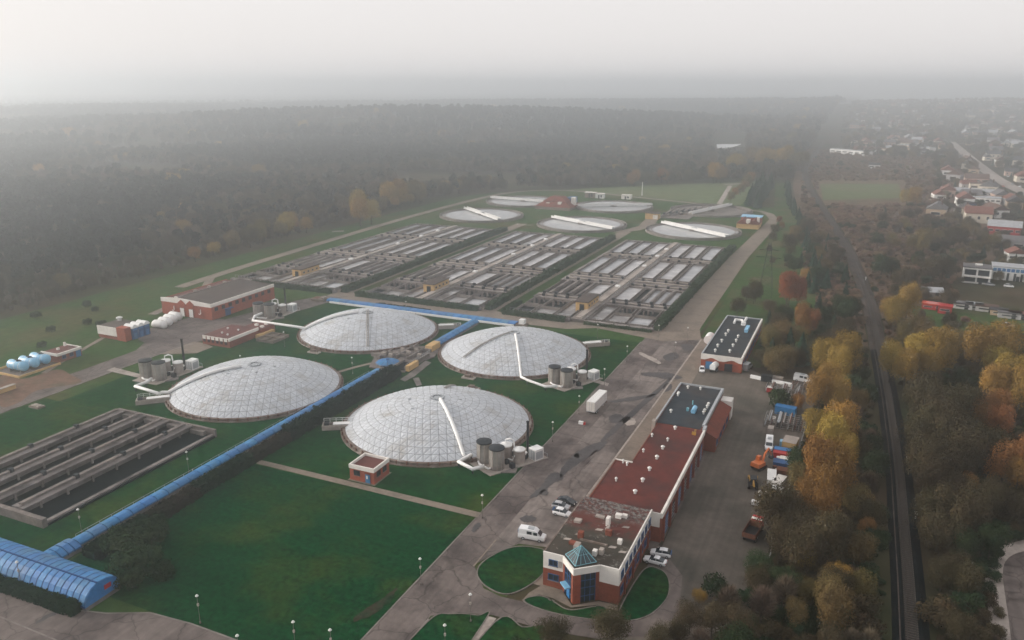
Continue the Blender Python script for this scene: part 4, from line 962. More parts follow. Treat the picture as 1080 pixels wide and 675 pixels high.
for x in (-198.6, -194.9, -191.2): MB().box(x, x + .4, 215.6, 224.6, .5, 1.2).build('tray_wall', G['pave'], t2)
for y in (215.6, 219.9, 224.2): MB().box(-198.2, -191.2, y, y + .4, .5, 1.15).build('tray_wall', G['pave'], t2)
MB().box(-201, -199.2, 218, 226.5, 0, 1.5).build('step', G['tan'], t2)

# --- white and red block with three arched bays
T = thing('silo_block', 'small block with white and red walls and three blue bays under white arches', 'plant building', (-248, 201, 0))
MB().box(-255.8, -243.2, 196, 206, 0, 4.4).build('wall', G['brick'], T); MB().box(-255.5, -243.6, 196.3, 205.8, 4.4, 4.55).build('roof', G['grroof'], T)
MB().box(-255.9, -246.0, 195.8, 196, 1.4, 4.7).build('front_panel', G['white'], T); MB().box(-245.9, -241.6, 195.75, 198.4, 0, 5.0).build('corner_pier', G['brickb'], T)
for k in range(3):
    y = 199.9 + k * 2.7
    MB().box(-243.2, -241.2, y - 1.2, y + 1.2, 0, 4.2).build('bay', G['bluef'], T)
    ar = [(y + 1.3 * math.cos(i * math.pi / 10), 4.2 + 1.3 * math.sin(i * math.pi / 10)) for i in range(11)]
    MB().loft([[(x, q, z) for q, z in ar] for x in (-241.0, -245.5)]).build('arch_roof', G['whitem'], T)
    MB().box(-241.2, -241.12, y - 1.0, y + 1.0, 3.4, 4.1).build('louvre', G['bluep'], T); MB().box(-241.2, -241.1, y - .6, y + .6, 0, 2.3).build('door', G['bluep'], T)
vent(T, -253.6, 204, 4.55, 1.2, 1.6)
t2 = thing('storage_bag', 'white storage bag nearest the arched blue bays', 'storage bag', (-246, 213, 0), 'white storage bags in a row before the brick hall')
def bag(x, y):
    rings = []
    for s in range(9):
        u = -2.9 + 5.8 * s / 8; w = 1.75 * (1 - (abs(s - 4) / 4) ** 6 * .3); h = 3.1 * (1 - (abs(s - 4) / 4) ** 6 * .25)
        rings.append([(u, w * math.cos(q), max(0, .02 + h * .5 + h * .5 * math.sin(q))) for q in [i * math.pi / 7 for i in range(14)]])
    return MB().loft(rings).build('bag', G['whitem'], t2, smooth=True)
t2.location = (0, 0, 0); bag(0, 0); MB().box(-2.4, 2.4, -.05, .05, 3.05, 3.16).build('strap', G['pale'], t2)
t2.location = (-244.6, 214.0, 0); t2.rotation_euler = (0, 0, R(2))
for i, l in enumerate(('second white storage bag from the arched blue bays', 'third white storage bag from the arched blue bays', 'white storage bag nearest the hall doors')): dup(t2, (-245.8 - 1.2 * i, 217.8 + 3.7 * i, 0), R(1 - i), l)

# --- small red pump house and the blue tanks
T = thing('pump_house', 'small red brick pump house with a flat roof beside the light blue tanks', 'plant building', (-246, 173, 0))
MB().box(-250.8, -243.0, 169.6, 178.6, 0, 2.9).build('wall', G['brick'], T); MB().box(-250.5, -243.4, 169.9, 178.3, 2.9, 3.0).build('roof', G['mroof'], T)
MB().box(-251, -242.9, 169.4, 169.75, 2.4, 3.3).build('parapet', G['white'], T); MB().box(-243.3, -242.8, 169.75, 178.7, 2.4, 3.3).build('parapet', G['white'], T); MB().box(-250.8, -243.3, 178.3, 178.7, 2.6, 3.3).build('parapet', G['white'], T)
MB().box(-248, -247.2, 173, 173.8, 3, 3.7).build('roof_box', G['white'], T); MB().box(-249.6, -249, 177, 177.6, 3, 4.4).build('chimney', G['white'], T)
for y in (171.2, 174): win(T, 'x', -243, 1, y, y + 1.4, 1, 2.2)
MB().box(-243, -242.9, 176.4, 178.2, 0, 2.3).build('door', G['bluep'], T)
T = thing('tank_pad', 'low yellowish wall round the pad under the light blue tanks', 'bund wall', (-247, 161, 0))
MB().box(-254.6, -241.4, 154.6, 169.2, 0, .12).build('slab', G['concd'], T)
for q in ((-254.9, -241.2, 154.3, 154.7), (-241.6, -241.2, 154.7, 169.1), (-254.9, -254.5, 154.7, 169.1)): MB().box(*q, 0, .75).build('wall', G['tan'], T)
t2 = thing('fuel_tank', 'light blue horizontal tank at the near end of the walled pad', 'storage tank', (0, 0, 0), 'light blue horizontal tanks on the walled pad')
rr = [(-4.0, .6), (-3.7, 1.3), (-3.3, 1.6), (3.3, 1.6), (3.7, 1.3), (4.0, .6)]
MB().loft([[(x, r * math.cos(i * math.pi / 10), 2.2 + r * math.sin(i * math.pi / 10)) for i in range(20)] for x, r in rr]).build('shell', G['lblue'], t2, smooth=True)
for x in (-2.5, 2.5): MB().box(x - .2, x + .2, -1.3, 1.3, .1, 1.3).build('saddle', G['conc'], t2)
b = MB()
for x in (-2.2, 0, 2.2): b.loft([[(x - .08, 1.64 * math.cos(i * math.pi / 10), 2.2 + 1.64 * math.sin(i * math.pi / 10)) for i in range(20)], [(x + .08, 1.64 * math.cos(i * math.pi / 10), 2.2 + 1.64 * math.sin(i * math.pi / 10)) for i in range(20)]])
b.build('band', G['whitem'], t2)
MB().cyl(.6, 0, 3.7, 4.1, .55, n=12).box(-.9, 2.0, -.3, .3, 3.95, 4.05).build('manhole', G['dark'], t2)
t2.location = (-247.4, 158.6, .1); dup(t2, (-247.4, 162.5, .1), 0, 'light blue horizontal tank in the middle of the walled pad'); dup(t2, (-247.4, 166.4, .1), 0, 'light blue horizontal tank next to the small red pump house')
T = thing('wall_segment', 'low tan wall at the left edge of the picture beside the road', 'wall', (-234, 145, 0)); MB().box(-234.6, -233.6, 139, 148, 0, 1.5).build('wall', G['tan'], T); MB().box(-234.8, -233.4, 138.9, 148.1, 1.5, 1.62).build('coping', G['pale'], T)
T = thing('valve_pit', 'small tan concrete pit on the lawn left of the grit channels', 'valve pit', (-214, 140.4, 0)); MB().box(-216, -212, 139.3, 141.6, 0, .6).build('pit_wall', G['pave'], T); MB().box(-215.4, -213.8, 139.8, 141.1, .6, .9).box(-213.4, -212.6, 139.8, 141, .6, .8).build('lid', G['pale'], T)

# --- brick hut by the nearest dome
T = thing('brick_hut', 'small red brick hut with a white parapet and blue door on the garden path', 'hut', (-101, 144, 0))
hx0, hx1, hy0, hy1 = -104.8, -98.0, 140.7, 147.2
MB().box(hx0, hx1, hy0, hy1, 0, 3.3).build('wall', G['brickb'], T); MB().box(hx0 + .3, hx1 - .3, hy0 + .3, hy1 - .3, 3.3, 3.5).build('roof', G['mroof'], T)
parapet(T, hx0 - .12, hx1 + .12, hy0 - .12, hy1 + .12, 3.1, 4.1, .35, 'white')
win(T, 'y', hy0, -1, -103.6, -101.9, 1.5, 2.8, 'dark'); d = MB().box(-100.4, -99.1, hy0 - .1, hy0, .1, 2.3).build('door', G['bluep'], T); MB().box(-100.1, -99.7, hy0 - .13, hy0 - .1, 1.2, 2.0).build('pane', G['whitem'], d); MB().box(-100.7, -98.8, hy0 - .6, hy0, 0, .18).build('step', G['conc'], T)
win(T, 'x', hx1, 1, 141.8, 143.4, 1.5, 2.8, 'dark'); win(T, 'x', hx1, 1, 144.4, 146, 1.5, 2.8, 'dark'); MB().box(-105.2, -97.6, 140.2, 147.6, 0, .1).build('plinth', G['pave'], T)
MB().prism([(-100.6, 140.55), (-98.9, 140.55), (-98.9, 140.7), (-100.6, 140.7)], 2.5, 2.7).build('lintel', G['brick'], T)

# --- buildings between the far clarifiers
T = thing('pyramid_roof_house', 'plant house with a stepped dark red pyramid roof between the far round tanks', 'plant building', (-215, 557, 0))
x0, y0 = at(585, 221); x0 -= 1
MB().box(x0 - 14, x0 + 14, y0 - 3, y0 + 22, 0, 2.2).build('base', G['pave'], T)
b = MB(); rg = [(15, 1.0, 2.2), (9, .66, 5.5), (9, .6, 6.0), (4.5, .33, 9.0)]
b.loft([[(x0 + sx * w, y0 + 9 + sy * w * .8, z) for sx, sy in ((-1, -1), (1, -1), (1, 1), (-1, 1))] for w, _, z in rg]); b.build('roof', G['rtile'], T)
for dx, dy, z in ((-6, 0, 4.6), (3.5, -.5, 5.5), (-10.5, -1, 3.0)): MB().box(x0 + dx, x0 + dx + 2.6, y0 + dy, y0 + dy + 3, z - 1.4, z + .4).build('dormer', G['white'], T)
MB().box(x0 + 6, x0 + 12, y0 + 12, y0 + 20, 2.2, 8).build('tower', G['bluef'], T); MB().box(x0 + 11, x0 + 14, y0 + 8, y0 + 12, 2.2, 8.6).build('chimney_block', G['white'], T)
T = thing('red_roof_house', 'house with two red roofs and tan walls beside the far road bend', 'plant building', (-68, 545, 0))
x0, y0 = at(788, 241.5)
MB().box(x0 - 7, x0 + 7, y0, y0 + 14, 0, 3.2).build('wall', G['tan'], T)
for k in (-1, 1):
    b = MB(); b.loft([[(x0 + k * 3.6 - 3.7, y, 3.2), (x0 + k * 3.6, y, 6.0), (x0 + k * 3.6 + 3.7, y, 3.2)] for y in (y0 + 14.4, y0 - .4)]); b.build('roof', G['rtile'], T)
MB().box(x0 - 6.4, x0 + 6.4, y0 + 14.4, y0 + 24, 0, 5.4).build('rear_block', G['brickb'], T); MB().box(x0 - 6.8, x0 + 6.8, y0 + 14.3, y0 + 24.4, 5.4, 5.9).build('rear_roof', G['lblue'], T)
MB().box(x0 - 1, x0 + 1.4, y0 - .2, y0 + 3, 3.2, 6.2).build('dormer', G['white'], T); MB().box(x0 + 5, x0 + 6.6, y0 + 5, y0 + 7, 4, 7).build('chimney', G['white'], T)
T = thing('tan_sluice_house', 'small tan house with a white door between the far round tanks', 'plant building', (-136, 543, 0))
x0, y0 = at(687, 231.5); MB().box(x0 - 4.6, x0 + 4.6, y0, y0 + 7, 0, 4.2).build('wall', G['tan'], T); MB().box(x0 - 5, x0 + 5, y0 - .4, y0 + 7.4, 4.2, 4.6).build('roof', G['grroof'], T); MB().box(x0 + 1, x0 + 4.4, y0 - .1, y0, .4, 3.2).build('door', G['white'], T)
T = thing('sluice_channels', 'concrete sluice channels with gates behind the small tan house', 'concrete channels', (-128, 560, 0))
for i in range(6):
    x, y = x0 + 4 + i * 3.4, y0 + 10 + i * 5; MB().box(x, x + 1, y, y + 34, 0, 1.6).build('channel_wall', G['concw'], T); MB().box(x + .1, x + 1.6, y + 6, y + 8, 1.6, 3).build('gate_drive', G['dark'], T)
MB().box(x0 + 2, x0 + 24, y0 + 9, y0 + 60, 0, .5).build('base', G['concd'], T)
for (px, py, w, d_, h, m, l) in ((622, 209, 9, 5, 4.5, 'pave', 'pale container with an orange tint on the far grass'), (632, 209.5, 7, 5, 3.8, 'whitem', 'white container on the far grass beside the pale one'), (660, 210.5, 8, 5, 3.4, 'white', 'small white shed with dark windows on the far grass')):
    x, y = at(px, py); T = thing('site_shed', l, 'shed', (x, y, 0)); MB().box(x - w / 2, x + w / 2, y, y + d_, .2, h).build('wall', G[m], T); MB().box(x - w / 2 - .2, x + w / 2 + .2, y - .2, y + d_ + .2, h, h + .3).build('roof', G['white'], T)
    MB().box(x - 1, x + .2, y - .1, y, .3, h - .8).build('door', G['dark'], T); MB().box(x + 1, x + 2.4, y - .1, y, 1.2, h - .8).build('window', G['glass'], T); MB().box(x - w / 2 + .3, x + w / 2 - .3, y + .4, y + d_ - .4, 0, .2).build('base', G['dark'], T)

# ------------------------------------------------------------------ lamp posts, mast, pylon
def lamp_post():
    T = thing('lamp_post', '', 'lamp post', (0, 0, 0), 'white headed lamp posts around the works')
    MB().cyl(0, 0, 0, .5, .16, n=8).cyl(0, 0, .5, 5.5, .06, .045, n=6).build('pole', G['concd'], T)
    MB().cyl(0, 0, 5.45, 5.6, .13, .31, n=12).cyl(0, 0, 5.6, 5.85, .31, .15, n=12).build('lamp_head', G['lampw'], T)
    MB().box(-.14, .14, -.14, .14, 3.6, 4.1).build('fuse_box', G['pale'], T)
    return T
LP = [((443, 589), 'white headed lamp post on the front lawn close to the main road'), ((309, 655.5), 'white headed lamp post at the bottom of the front lawn, the left of two'), ((348, 664), 'white headed lamp post at the bottom of the front lawn, the right of two'),
      ((250, 670), 'white headed lamp post at the bend of the lower road'), ((207.5, 628), 'white headed lamp post on the front lawn near the bush by the blue hall'), ((469, 659), 'white headed lamp post on the corner lawn by the office path'), ((508.5, 522), 'white headed lamp post where the garden path meets the main road'),
      ((583, 445), 'white headed lamp post between the nearest dome and the white trailer'), ((82, 537), 'white headed lamp post beside the near end of the grit channels'), ((196.5, 476.5), 'white headed lamp post between the blue channel and the far end of the grit channels'),
      ((17.5, 592.5), 'white headed lamp post standing in front of the blue arched hall'), ((661.7, 365), 'white headed lamp post on the lawn by the road behind the second dome'), ((637.8, 389), 'white headed lamp post by the slab path of the second dome'), ((611, 417.5), 'white headed lamp post just left of the white trailer'),
      ((725.7, 345.5), 'white headed lamp post on the grass left of the yard workshop'), ((712.7, 361), 'white headed lamp post on the edge of the road junction'), ((630.5, 342), 'white headed lamp post in front of the tan pump hut on the right'), ((695, 343), 'white headed lamp post at the road corner by the basins'),
      ((559, 293), 'white headed lamp post in the hedge between two basin blocks'), ((371, 377), 'white headed lamp post on the lawn between the two left domes'), ((253, 375), 'white headed lamp post behind the dome with the curved white pipe'), ((428, 318), 'white headed lamp post behind the blue cross channel'), ((299, 350), 'white headed lamp post by the corner of the maroon roofed block'), ((496, 626.5), 'white headed lamp post in the driveway junction')]
lp = None
for p, l in LP:
    x, y = at(*p, 5.7)
    if lp is None: lp = lamp_post(); lp.location = (x, y, 0); lp['label'] = l
    else: dup(lp, (x, y, 0), 0, l)
x, y = at(677, 207); T = thing('mast', 'tall thin white mast on the far grass field', 'mast', (x, y, 0)); MB().cyl(x, y, 0, 12, .35, .2, n=8).build('pole', G['whitem'], T); MB().box(x - .5, x + .5, y - .5, y + .5, 0, .6).build('base', G['conc'], T)
def pylon(x, y, h, l):
    T = thing('pylon', l, 'pylon', (x, y, 0), 'lattice pylons on the green strip'); b = MB(); n = 8
    def w(z): return 2.6 * (1 - z / h) + .45
    for sx in (-1, 1):
        for sy in (-1, 1): b.tube([(x + sx * w(h * i / n), y + sy * w(h * i / n), h * i / n) for i in range(n + 1)], .06, 4)
    for i in range(n):
        z0, z1 = h * i / n, h * (i + 1) / n
        for s in (-1, 1):
            b.tube([(x - w(z0), y + s * w(z0), z0), (x + w(z1), y + s * w(z1), z1)], .03, 4); b.tube([(x + w(z0), y + s * w(z0), z0), (x - w(z1), y + s * w(z1), z1)], .03, 4)
            b.tube([(x + s * w(z0), y - w(z0), z0), (x + s * w(z1), y + w(z1), z1)], .03, 4)
    b.build('lattice', G['dark'], T)
    for z, L_ in ((h * .72, 5.5), (h * .86, 4.2)):
        MB().tube([(x - L_, y, z), (x, y, z + .8), (x + L_, y, z)], .08, 4).tube([(x - L_, y, z), (x + L_, y, z)], .06, 4).build('cross_arm', G['dark'], T)
    return T
x, y = at(807, 312); pylon(x, y, 24, 'dark lattice pylon on the green strip right of the side road')

# ------------------------------------------------------------------ railway
RW = [(15.4, 95), (15.4, 131), (15.3, 150), (15.0, 170), (14.6, 197), (13.5, 227), (12.2, 257), (10.0, 296), (6.0, 364), (.6, 421), (-7.2, 490), (-17.4, 563), (-29.2, 639), (-42.8, 734), (-55.5, 828), (-66.3, 941), (-69.5, 1064), (-72.3, 1224), (-77.6, 1435), (-88.5, 1730), (-100, 2200)]
RWs = smooth(RW, 8, False)
def off_line(pts, o):
    out = []
    for i, p in enumerate(pts):
        a_, c_ = pts[max(0, i - 1)], pts[min(len(pts) - 1, i + 1)]; d = Vector((c_[0] - a_[0], c_[1] - a_[1])).normalized(); out.append((p[0] + d.y * o, p[1] - d.x * o))
    return out
rt = bpy.data.objects.new('railway_track', None); COL.objects.link(rt); rt['kind'] = 'structure'
b = MB(); prof = [(-3.0, .02), (-1.9, .55), (1.8, .55), (2.9, .02)]
rows = [off_line(RWs, o) for o, z in prof]
b.loft([[(rows[j][i][0], rows[j][i][1], prof[j][1]) for j in range(4)] for i in range(len(RWs))], caps=False, closed=False)
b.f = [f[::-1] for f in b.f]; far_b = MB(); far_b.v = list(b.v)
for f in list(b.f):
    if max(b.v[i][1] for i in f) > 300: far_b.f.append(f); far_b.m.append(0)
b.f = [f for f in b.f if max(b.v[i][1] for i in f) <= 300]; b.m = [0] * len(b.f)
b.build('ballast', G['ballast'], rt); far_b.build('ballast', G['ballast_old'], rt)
for o in (-.74, .74):
    b = MB(); l0, l1 = off_line(RWs, o - .07), off_line(RWs, o + .07)
    b.loft([[(l0[i][0], l0[i][1], .74), (l0[i][0], l0[i][1], .9), (l1[i][0], l1[i][1], .9), (l1[i][0], l1[i][1], .74)] for i in range(len(RWs))])
    b.build('rail', G['rail'], rt)
b = MB(); l0, l1 = off_line(RWs, -1.95), off_line(RWs, -1.7)
b.loft([[(l0[i][0], l0[i][1], .4), (l0[i][0], l0[i][1], .66), (l1[i][0], l1[i][1], .66), (l1[i][0], l1[i][1], .4)] for i in range(len(RWs))]); b.build('cable_trough', G['ballast_old'], rt)
slm = MB().box(-1.05, 1.05, -.13, .13, -.1, .16).mesh('sleeper', G['sleeper'])
rest = MB(); s = 0; cnt = 0
for i in range(len(RWs) - 1):
    a_, c_ = Vector(RWs[i]), Vector(RWs[i + 1]); L_ = (c_ - a_).length; d = (c_ - a_) / L_; n = Vector((d.y, -d.x))
    if a_.y > 420: break
    while s < L_:
        p = a_ + d * s
        if p.y > 118:
            if cnt < 240:
                o = link('sleeper', slm, rt); o.location = (p.x, p.y, .6); o.rotation_euler = (0, 0, math.atan2(n.y, n.x)); cnt += 1
            else: rest.prism([tuple(p + n * 1.05 + d * .14), tuple(p + n * 1.05 - d * .14), tuple(p - n * 1.05 - d * .14), tuple(p - n * 1.05 + d * .14)], .52, .74)
        s += .7
    s -= L_
rest.build('sleepers', G['sleeper'], rt, kind='stuff')
mp = None
for (px, py, l) in ((966, 543, 'white kilometre post beside the track, nearest the bottom of the picture'), (957, 485, 'white kilometre post beside the track level with the scrap yard'), (934, 363, 'white kilometre post beside the track near the yellow trees'), (913, 294, 'white kilometre post beside the track farthest away')):
    x, y = at(px, py, 1.2)
    if not mp:
        mp = thing('track_post', l, 'track post', (x, y, 0), 'white posts beside the railway'); MB().box(x - .12, x + .12, y - .1, y + .1, 0, 2.0).build('post', G['whitem'], mp); MB().box(x - .38, x + .38, y - .14, y - .1, 1.3, 2.2).build('plate', G['lampw'], mp)
    else: dup(mp, (x, y, 0), .2, l)

# ------------------------------------------------------------------ vehicles
def wheels(T, xs, ys, r, w=.24, wide=1):
    for x in xs:
        for y in ys:
            s = 1 if x > 0 else -1
            t = MB().xcyl(x - w / 2, x + w / 2, y, r, r, 16).build('wheel', G['rubber'], T)
            MB().xcyl(x + s * (w / 2 - .01) - .02, x + s * (w / 2 - .01) + .03, y, r, r * .6, 12).build('rim', G['grey'], t)
def car(paint, label, kind='sedan', blue_tail=False, group=None):
    """front towards -y; length along y"""
    T = thing({'sedan': 'parked_car', 'hatch': 'parked_car', 'van': 'parked_van'}[kind], label, {'sedan': 'car', 'hatch': 'car', 'van': 'van'}[kind], (0, 0, 0), group)
    if kind == 'van':
        st = [(-2.85, .45, .95, .8), (-2.75, .35, 1.12, .93), (-2.1, .32, 1.25, .99), (-1.75, .32, 1.35, 1.0), (2.7, .32, 1.35, 1.0), (2.85, .4, 1.3, .97)]
        cab = [(-2.0, 1.24, .9, .9), (-1.2, 2.05, .88, .82), (-.7, 2.42, .9, .84), (1.0, 2.5, .92, .86), (2.7, 2.46, .92, .86), (2.82, 1.35, .96, .96)]
        ax, wr = (-1.75, 1.75), .36
    elif kind == 'hatch':
        st = [(-2.05, .4, .65, .65), (-1.95, .28, .78, .8), (-1.2, .25, .95, .87), (1.7, .25, 1.0, .88), (1.98, .3, .95, .8), (2.05, .4, .8, .7)]
        cab = [(-1.05, .95, .76, .76), (-.35, 1.46, .7, .6), (.3, 1.56, .7, .62), (1.3, 1.5, .7, .6), (1.9, 1.0, .76, .74)]
        ax, wr = (-1.28, 1.28), .31
    else:
        st = [(-2.25, .4, .62, .65), (-2.15, .28, .76, .8), (-1.2, .25, .93, .88), (1.5, .25, .98, .89), (2.15, .3, .92, .82), (2.25, .4, .8, .7)]
        cab = [(-1.1, .92, .78, .78), (-.3, 1.38, .7, .58), (.4, 1.45, .7, .6), (.9, 1.4, .7, .58), (1.75, .98, .76, .74)]
        ax, wr = (-1.4, 1.35), .32
    b = MB(); rg = []
    for y, z0, z1, hw in st: rg.append([(-hw * .9, y, z0), (-hw, y, z0 + (z1 - z0) * .35), (-hw * .97, y, z1 - .08), (-hw * .86, y, z1), (hw * .86, y, z1), (hw * .97, y, z1 - .08), (hw, y, z0 + (z1 - z0) * .35), (hw * .9, y, z0)])
    b.loft(rg); b.build('body', paint, T, smooth=False)
    b = MB(); zb = [.0]; base = .88 if kind != 'van' else 1.28
    rg = [[(-w, y, base), (-w * .98 if z > base + .2 else -w, y, max(base, min(z - .1, z))), (-r, y, z), (r, y, z), (w * .98 if z > base + .2 else w, y, max(base, min(z - .1, z))), (w, y, base)] for y, z, w, r in cab]
    b.loft(rg); cabn = b.build('cabin', paint if kind == 'van' else G['glass'], T)
    zt = max(c[1] for c in cab)
    if kind == 'van':
        b = MB(); b.face([(-.8, -1.96, 1.38), (-.76, -1.3, 2.0), (.76, -1.3, 2.0), (.8, -1.96, 1.38)][::-1]); g = [tuple((p[0], p[1] - .06, p[2] + .03)) for p in b.v]; b.v = g
        b.build('windscreen', G['glass'], cabn)
        for s in (-1, 1):
            MB().box(*sorted((s * .93, s * .965)), -1.25, -.45, 1.45, 2.1).build('side_window', G['glass'], T); MB().box(*sorted((s * .94, s * .97)), -.1, .95, 1.5, 2.15).build('side_window', G['glass'], T)
        MB().box(-.5, .5, -.4, .9, 2.5, 2.62).build('roof_rack', G['grey'], T)
    else:
        y0 = cab[1][0] + .1; y1 = cab[-2][0]
        MB().loft([[(-.57, y0, zt - .12), (.57, y0, zt - .12), (.57, y0, zt - .06), (-.57, y0, zt - .06)], [(-.6, (y0 + y1) / 2, zt - .03), (.6, (y0 + y1) / 2, zt - .03), (.6, (y0 + y1) / 2, zt + .04), (-.6, (y0 + y1) / 2, zt + .04)], [(-.57, y1, zt - .1), (.57, y1, zt - .1), (.57, y1, zt - .03), (-.57, y1, zt - .03)]]).build('roof', paint, T)
        b = MB()
        for s in (-1, 1): b.box(*sorted((s * .685, s * .735)), .25, .35, .95, zt - .1)
        b.build('door_pillar', paint, T)
    fy, ry = st[0][0], st[-1][0]; zl = st[0][1] + .15
    for s in (-1, 1):
        MB().box(*sorted((s * .35, s * .62)), fy - .03, fy + .1, zl, zl + .2).build('headlight', G['lampw'], T)
        MB().box(*sorted((s * .5, s * .74)), ry - .08, ry + .03, .62, .85).build('tail_light', G['tail'], T)
        hw = st[2][3]; MB().box(*sorted((s * (hw - .02), s * (hw + .16))), cab[0][0] + .3, cab[0][0] + .45, 1.0, 1.15).build('mirror', paint, T)
    if blue_tail: MB().box(-.7, .7, ry - .1, ry + .06, .7, 1.25 if kind != 'van' else 2.1).build('tail_panel', G['bluef'], T)
    wheels(T, (-(st[2][3] - .1), st[2][3] - .1), ax, wr)
    return T
def park(T, px, py, ang, z=0):
    x, y = at(px, py, .6); T.location = (x, y, .1 + z); T.rotation_euler = (0, 0, R(ang))
PK = 'cars parked beside the office'
park(car(G['carw'], 'white van with blue tail parked by the round lawn', 'van', True), 561.5, 566, 96)
park(car(G['carw'], 'white hatchback with blue tail, nearest of the three cars left of the office', 'hatch', True, PK), 593, 541, 88)
park(car(G['cars'], 'pale silver hatchback between a white car and a black car left of the office', 'hatch', False, PK), 591.5, 534, 92)
park(car(G['cark'], 'black saloon car, farthest of the three cars left of the office', 'sedan', False, PK), 598, 528.5, 80)
park(car(G['carw'], 'white car right of the office, the one nearer the curved lawn', 'sedan', False, PK), 691, 591.5, 268)
park(car(G['carw'], 'white car right of the office, the one farther from the curved lawn', 'hatch', True, PK), 697, 583.5, 276)
park(car(G['carw'], 'small white pick-up in front of the bright brick workshop', 'hatch'), 740.5, 390, 10)
park(car(G['carw'], 'white van parked in the scrap yard beside the pipe racks', 'van'), 811, 470, 5)
park(car(G['carw'], 'white van under the trees at the top of the scrap yard', 'van'), 847, 401, 80)
park(car(G['cars'], 'grey panel van with white roof beside the workshop wall', 'van'), 788, 388, 170)
# white trailer
T = thing('trailer', 'long white box trailer standing at the left edge of the main road', 'trailer', (0, 0, 0))
MB().box(-1.25, 1.25, -5.0, 5.4, 1.25, 4.1).build('box', G['whitem'], T)
b = MB()
for i in range(13): b.box(-1.3, 1.3, -4.9 + i * .84, -4.84 + i * .84, 1.25, 4.12)
b.build('rib', G['pale'], T); MB().box(-1.27, 1.27, -5.06, 5.44, 1.05, 1.25).build('chassis', G['grey'], T)
d = MB().box(-1.2, -.02, -5.06, -5.0, 1.3, 4.05).box(.02, 1.2, -5.06, -5.0, 1.3, 4.05).build('rear_door', G['white'], T); MB().box(-.35, -.3, -5.1, -5.06, 1.4, 4.0).box(.3, .35, -5.1, -5.06, 1.4, 4.0).build('lock_bar', G['grey'], d)
wheels(T, (-1.0, 1.0), (-3.2, -2.0), .48, .3); MB().box(-.9, -.7, 3.2, 3.4, 0, 1.1).box(.7, .9, 3.2, 3.4, 0, 1.1).build('landing_leg', G['grey'], T); MB().box(-1.2, 1.2, 5.0, 5.6, .4, 1.2).build('front_panel', G['rust'], T)
x, y = at(625, 432); T.location = (-64.6, 205.2, .1); T.rotation_euler = (0, 0, R(-2))
x, y = at(613.5, 446.5, .3); T = thing('road_barrier', 'small red and white barrier block on the road behind the trailer', 'barrier', (x, y, .1)); MB().box(x - .9, x + .5, y - .4, y + .4, 0, .9, .08).build('block', G['whitem'], T); MB().box(x + .5, x + 1.1, y - .35, y + .35, .1, .75, .08).build('block', G['red'], T)
# white tanker in front of the workshop
T = thing('tank_truck', 'white road tanker parked in front of the workshop doors', 'tanker', (0, 0, 0))
MB().ycyl(-2.6, 2.6, 0, 1.9, 1.05, 18).build('tank', G['whitem'], T); MB().box(-.9, .9, -2.6, 4.4, .6, .95).build('chassis', G['dark'], T); MB().box(-1.1, 1.1, 2.9, 4.6, .7, 2.7, .12).build('cab', G['carw'], T); MB().box(-.95, .95, 4.5, 4.62, 1.7, 2.4).build('windscreen', G['glass'], T)
MB().box(-.9, .9, -2.75, -2.6, 1.0, 2.6).build('rear_panel', G['carw'], T); wheels(T, (-.95, .95), (-1.6, -.4, 3.6), .48, .3)
park(T, 754, 389, -8)
# dump truck
T = thing('dump_truck', 'rusty brown dump truck with an empty open bed at the edge of the yard', 'dump truck', (0, 0, 0))
MB().box(-1.1, 1.1, -3.6, 3.4, .8, 1.1).build('chassis', G['dark'], T)
MB().box(-1.3, 1.3, -3.6, 1.3, 1.15, 1.3).build('bed_floor', G['blackp'], T)
for q in ((-1.4, -1.3, -3.6, 1.4), (1.3, 1.4, -3.6, 1.4)): MB().box(*q, 1.15, 2.3).build('bed_side', G['rust'], T)
MB().box(-1.3, 1.3, -3.7, -3.6, 1.15, 2.2).build('tailgate', G['rust'], T); MB().box(-1.3, 1.3, 1.3, 1.4, 1.15, 2.6).build('bed_front', G['rust'], T)
cb = MB().box(-1.2, 1.2, 1.7, 3.6, .8, 2.8, .1).build('cab', G['red'], T); MB().box(-1.0, 1.0, 3.52, 3.6, 1.9, 2.5).build('windscreen', G['glass'], cb); MB().box(-1.1, 1.1, 1.6, 2.4, 2.8, 2.9).build('cab_roof', G['white'], T)
wheels(T, (-1.1, 1.1), (-2.6, -1.5, 2.6), .5, .34); park(T, 794.5, 562, -8)
# excavator
T = thing('excavator', 'orange excavator with its arm raised, standing in the yard', 'excavator', (0, 0, 0))
for s in (-1, 1):
    pr = [(-1.7, .45), (-1.4, .1), (1.4, .1), (1.7, .45), (1.4, .85), (-1.4, .85)]
    MB().loft([[(x, y, z) for y, z in pr] for x in sorted((s * .75, s * 1.25))]).build('track', G['rubber'], T)
MB().box(-.75, .75, -.8, .8, .4, 1.0).build('undercarriage', G['dark'], T)
u = MB().box(-1.25, 1.25, -1.9, .9, 1.0, 1.9, .1).build('upper_body', G['orange'], T); MB().box(-1.2, -.2, .1, 1.3, 1.9, 2.9, .1).build('cab', G['orange'], T); MB().box(-1.1, -.3, 1.28, 1.34, 2.0, 2.75).box(-1.22, -1.18, .3, 1.1, 2.0, 2.75).build('cab_glass', G['glass'], T); MB().box(-1.2, 1.2, -2.1, -1.5, 1.0, 2.0, .1).build('counterweight', G['orange'], u)
MB().tube([(.4, .7, 1.6), (.4, 1.6, 3.6), (.4, 3.0, 4.6)], [.28, .32, .2], 6).build('boom', G['orange'], T); MB().tube([(.4, 3.0, 4.6), (.4, 4.2, 3.0), (.4, 4.5, 2.2)], [.2, .2, .14], 6).build('stick', G['orange'], T); MB().tube([(.4, 1.1, 1.5), (.4, 2.1, 3.4)], .1, 6).build('ram', G['grey'], T)
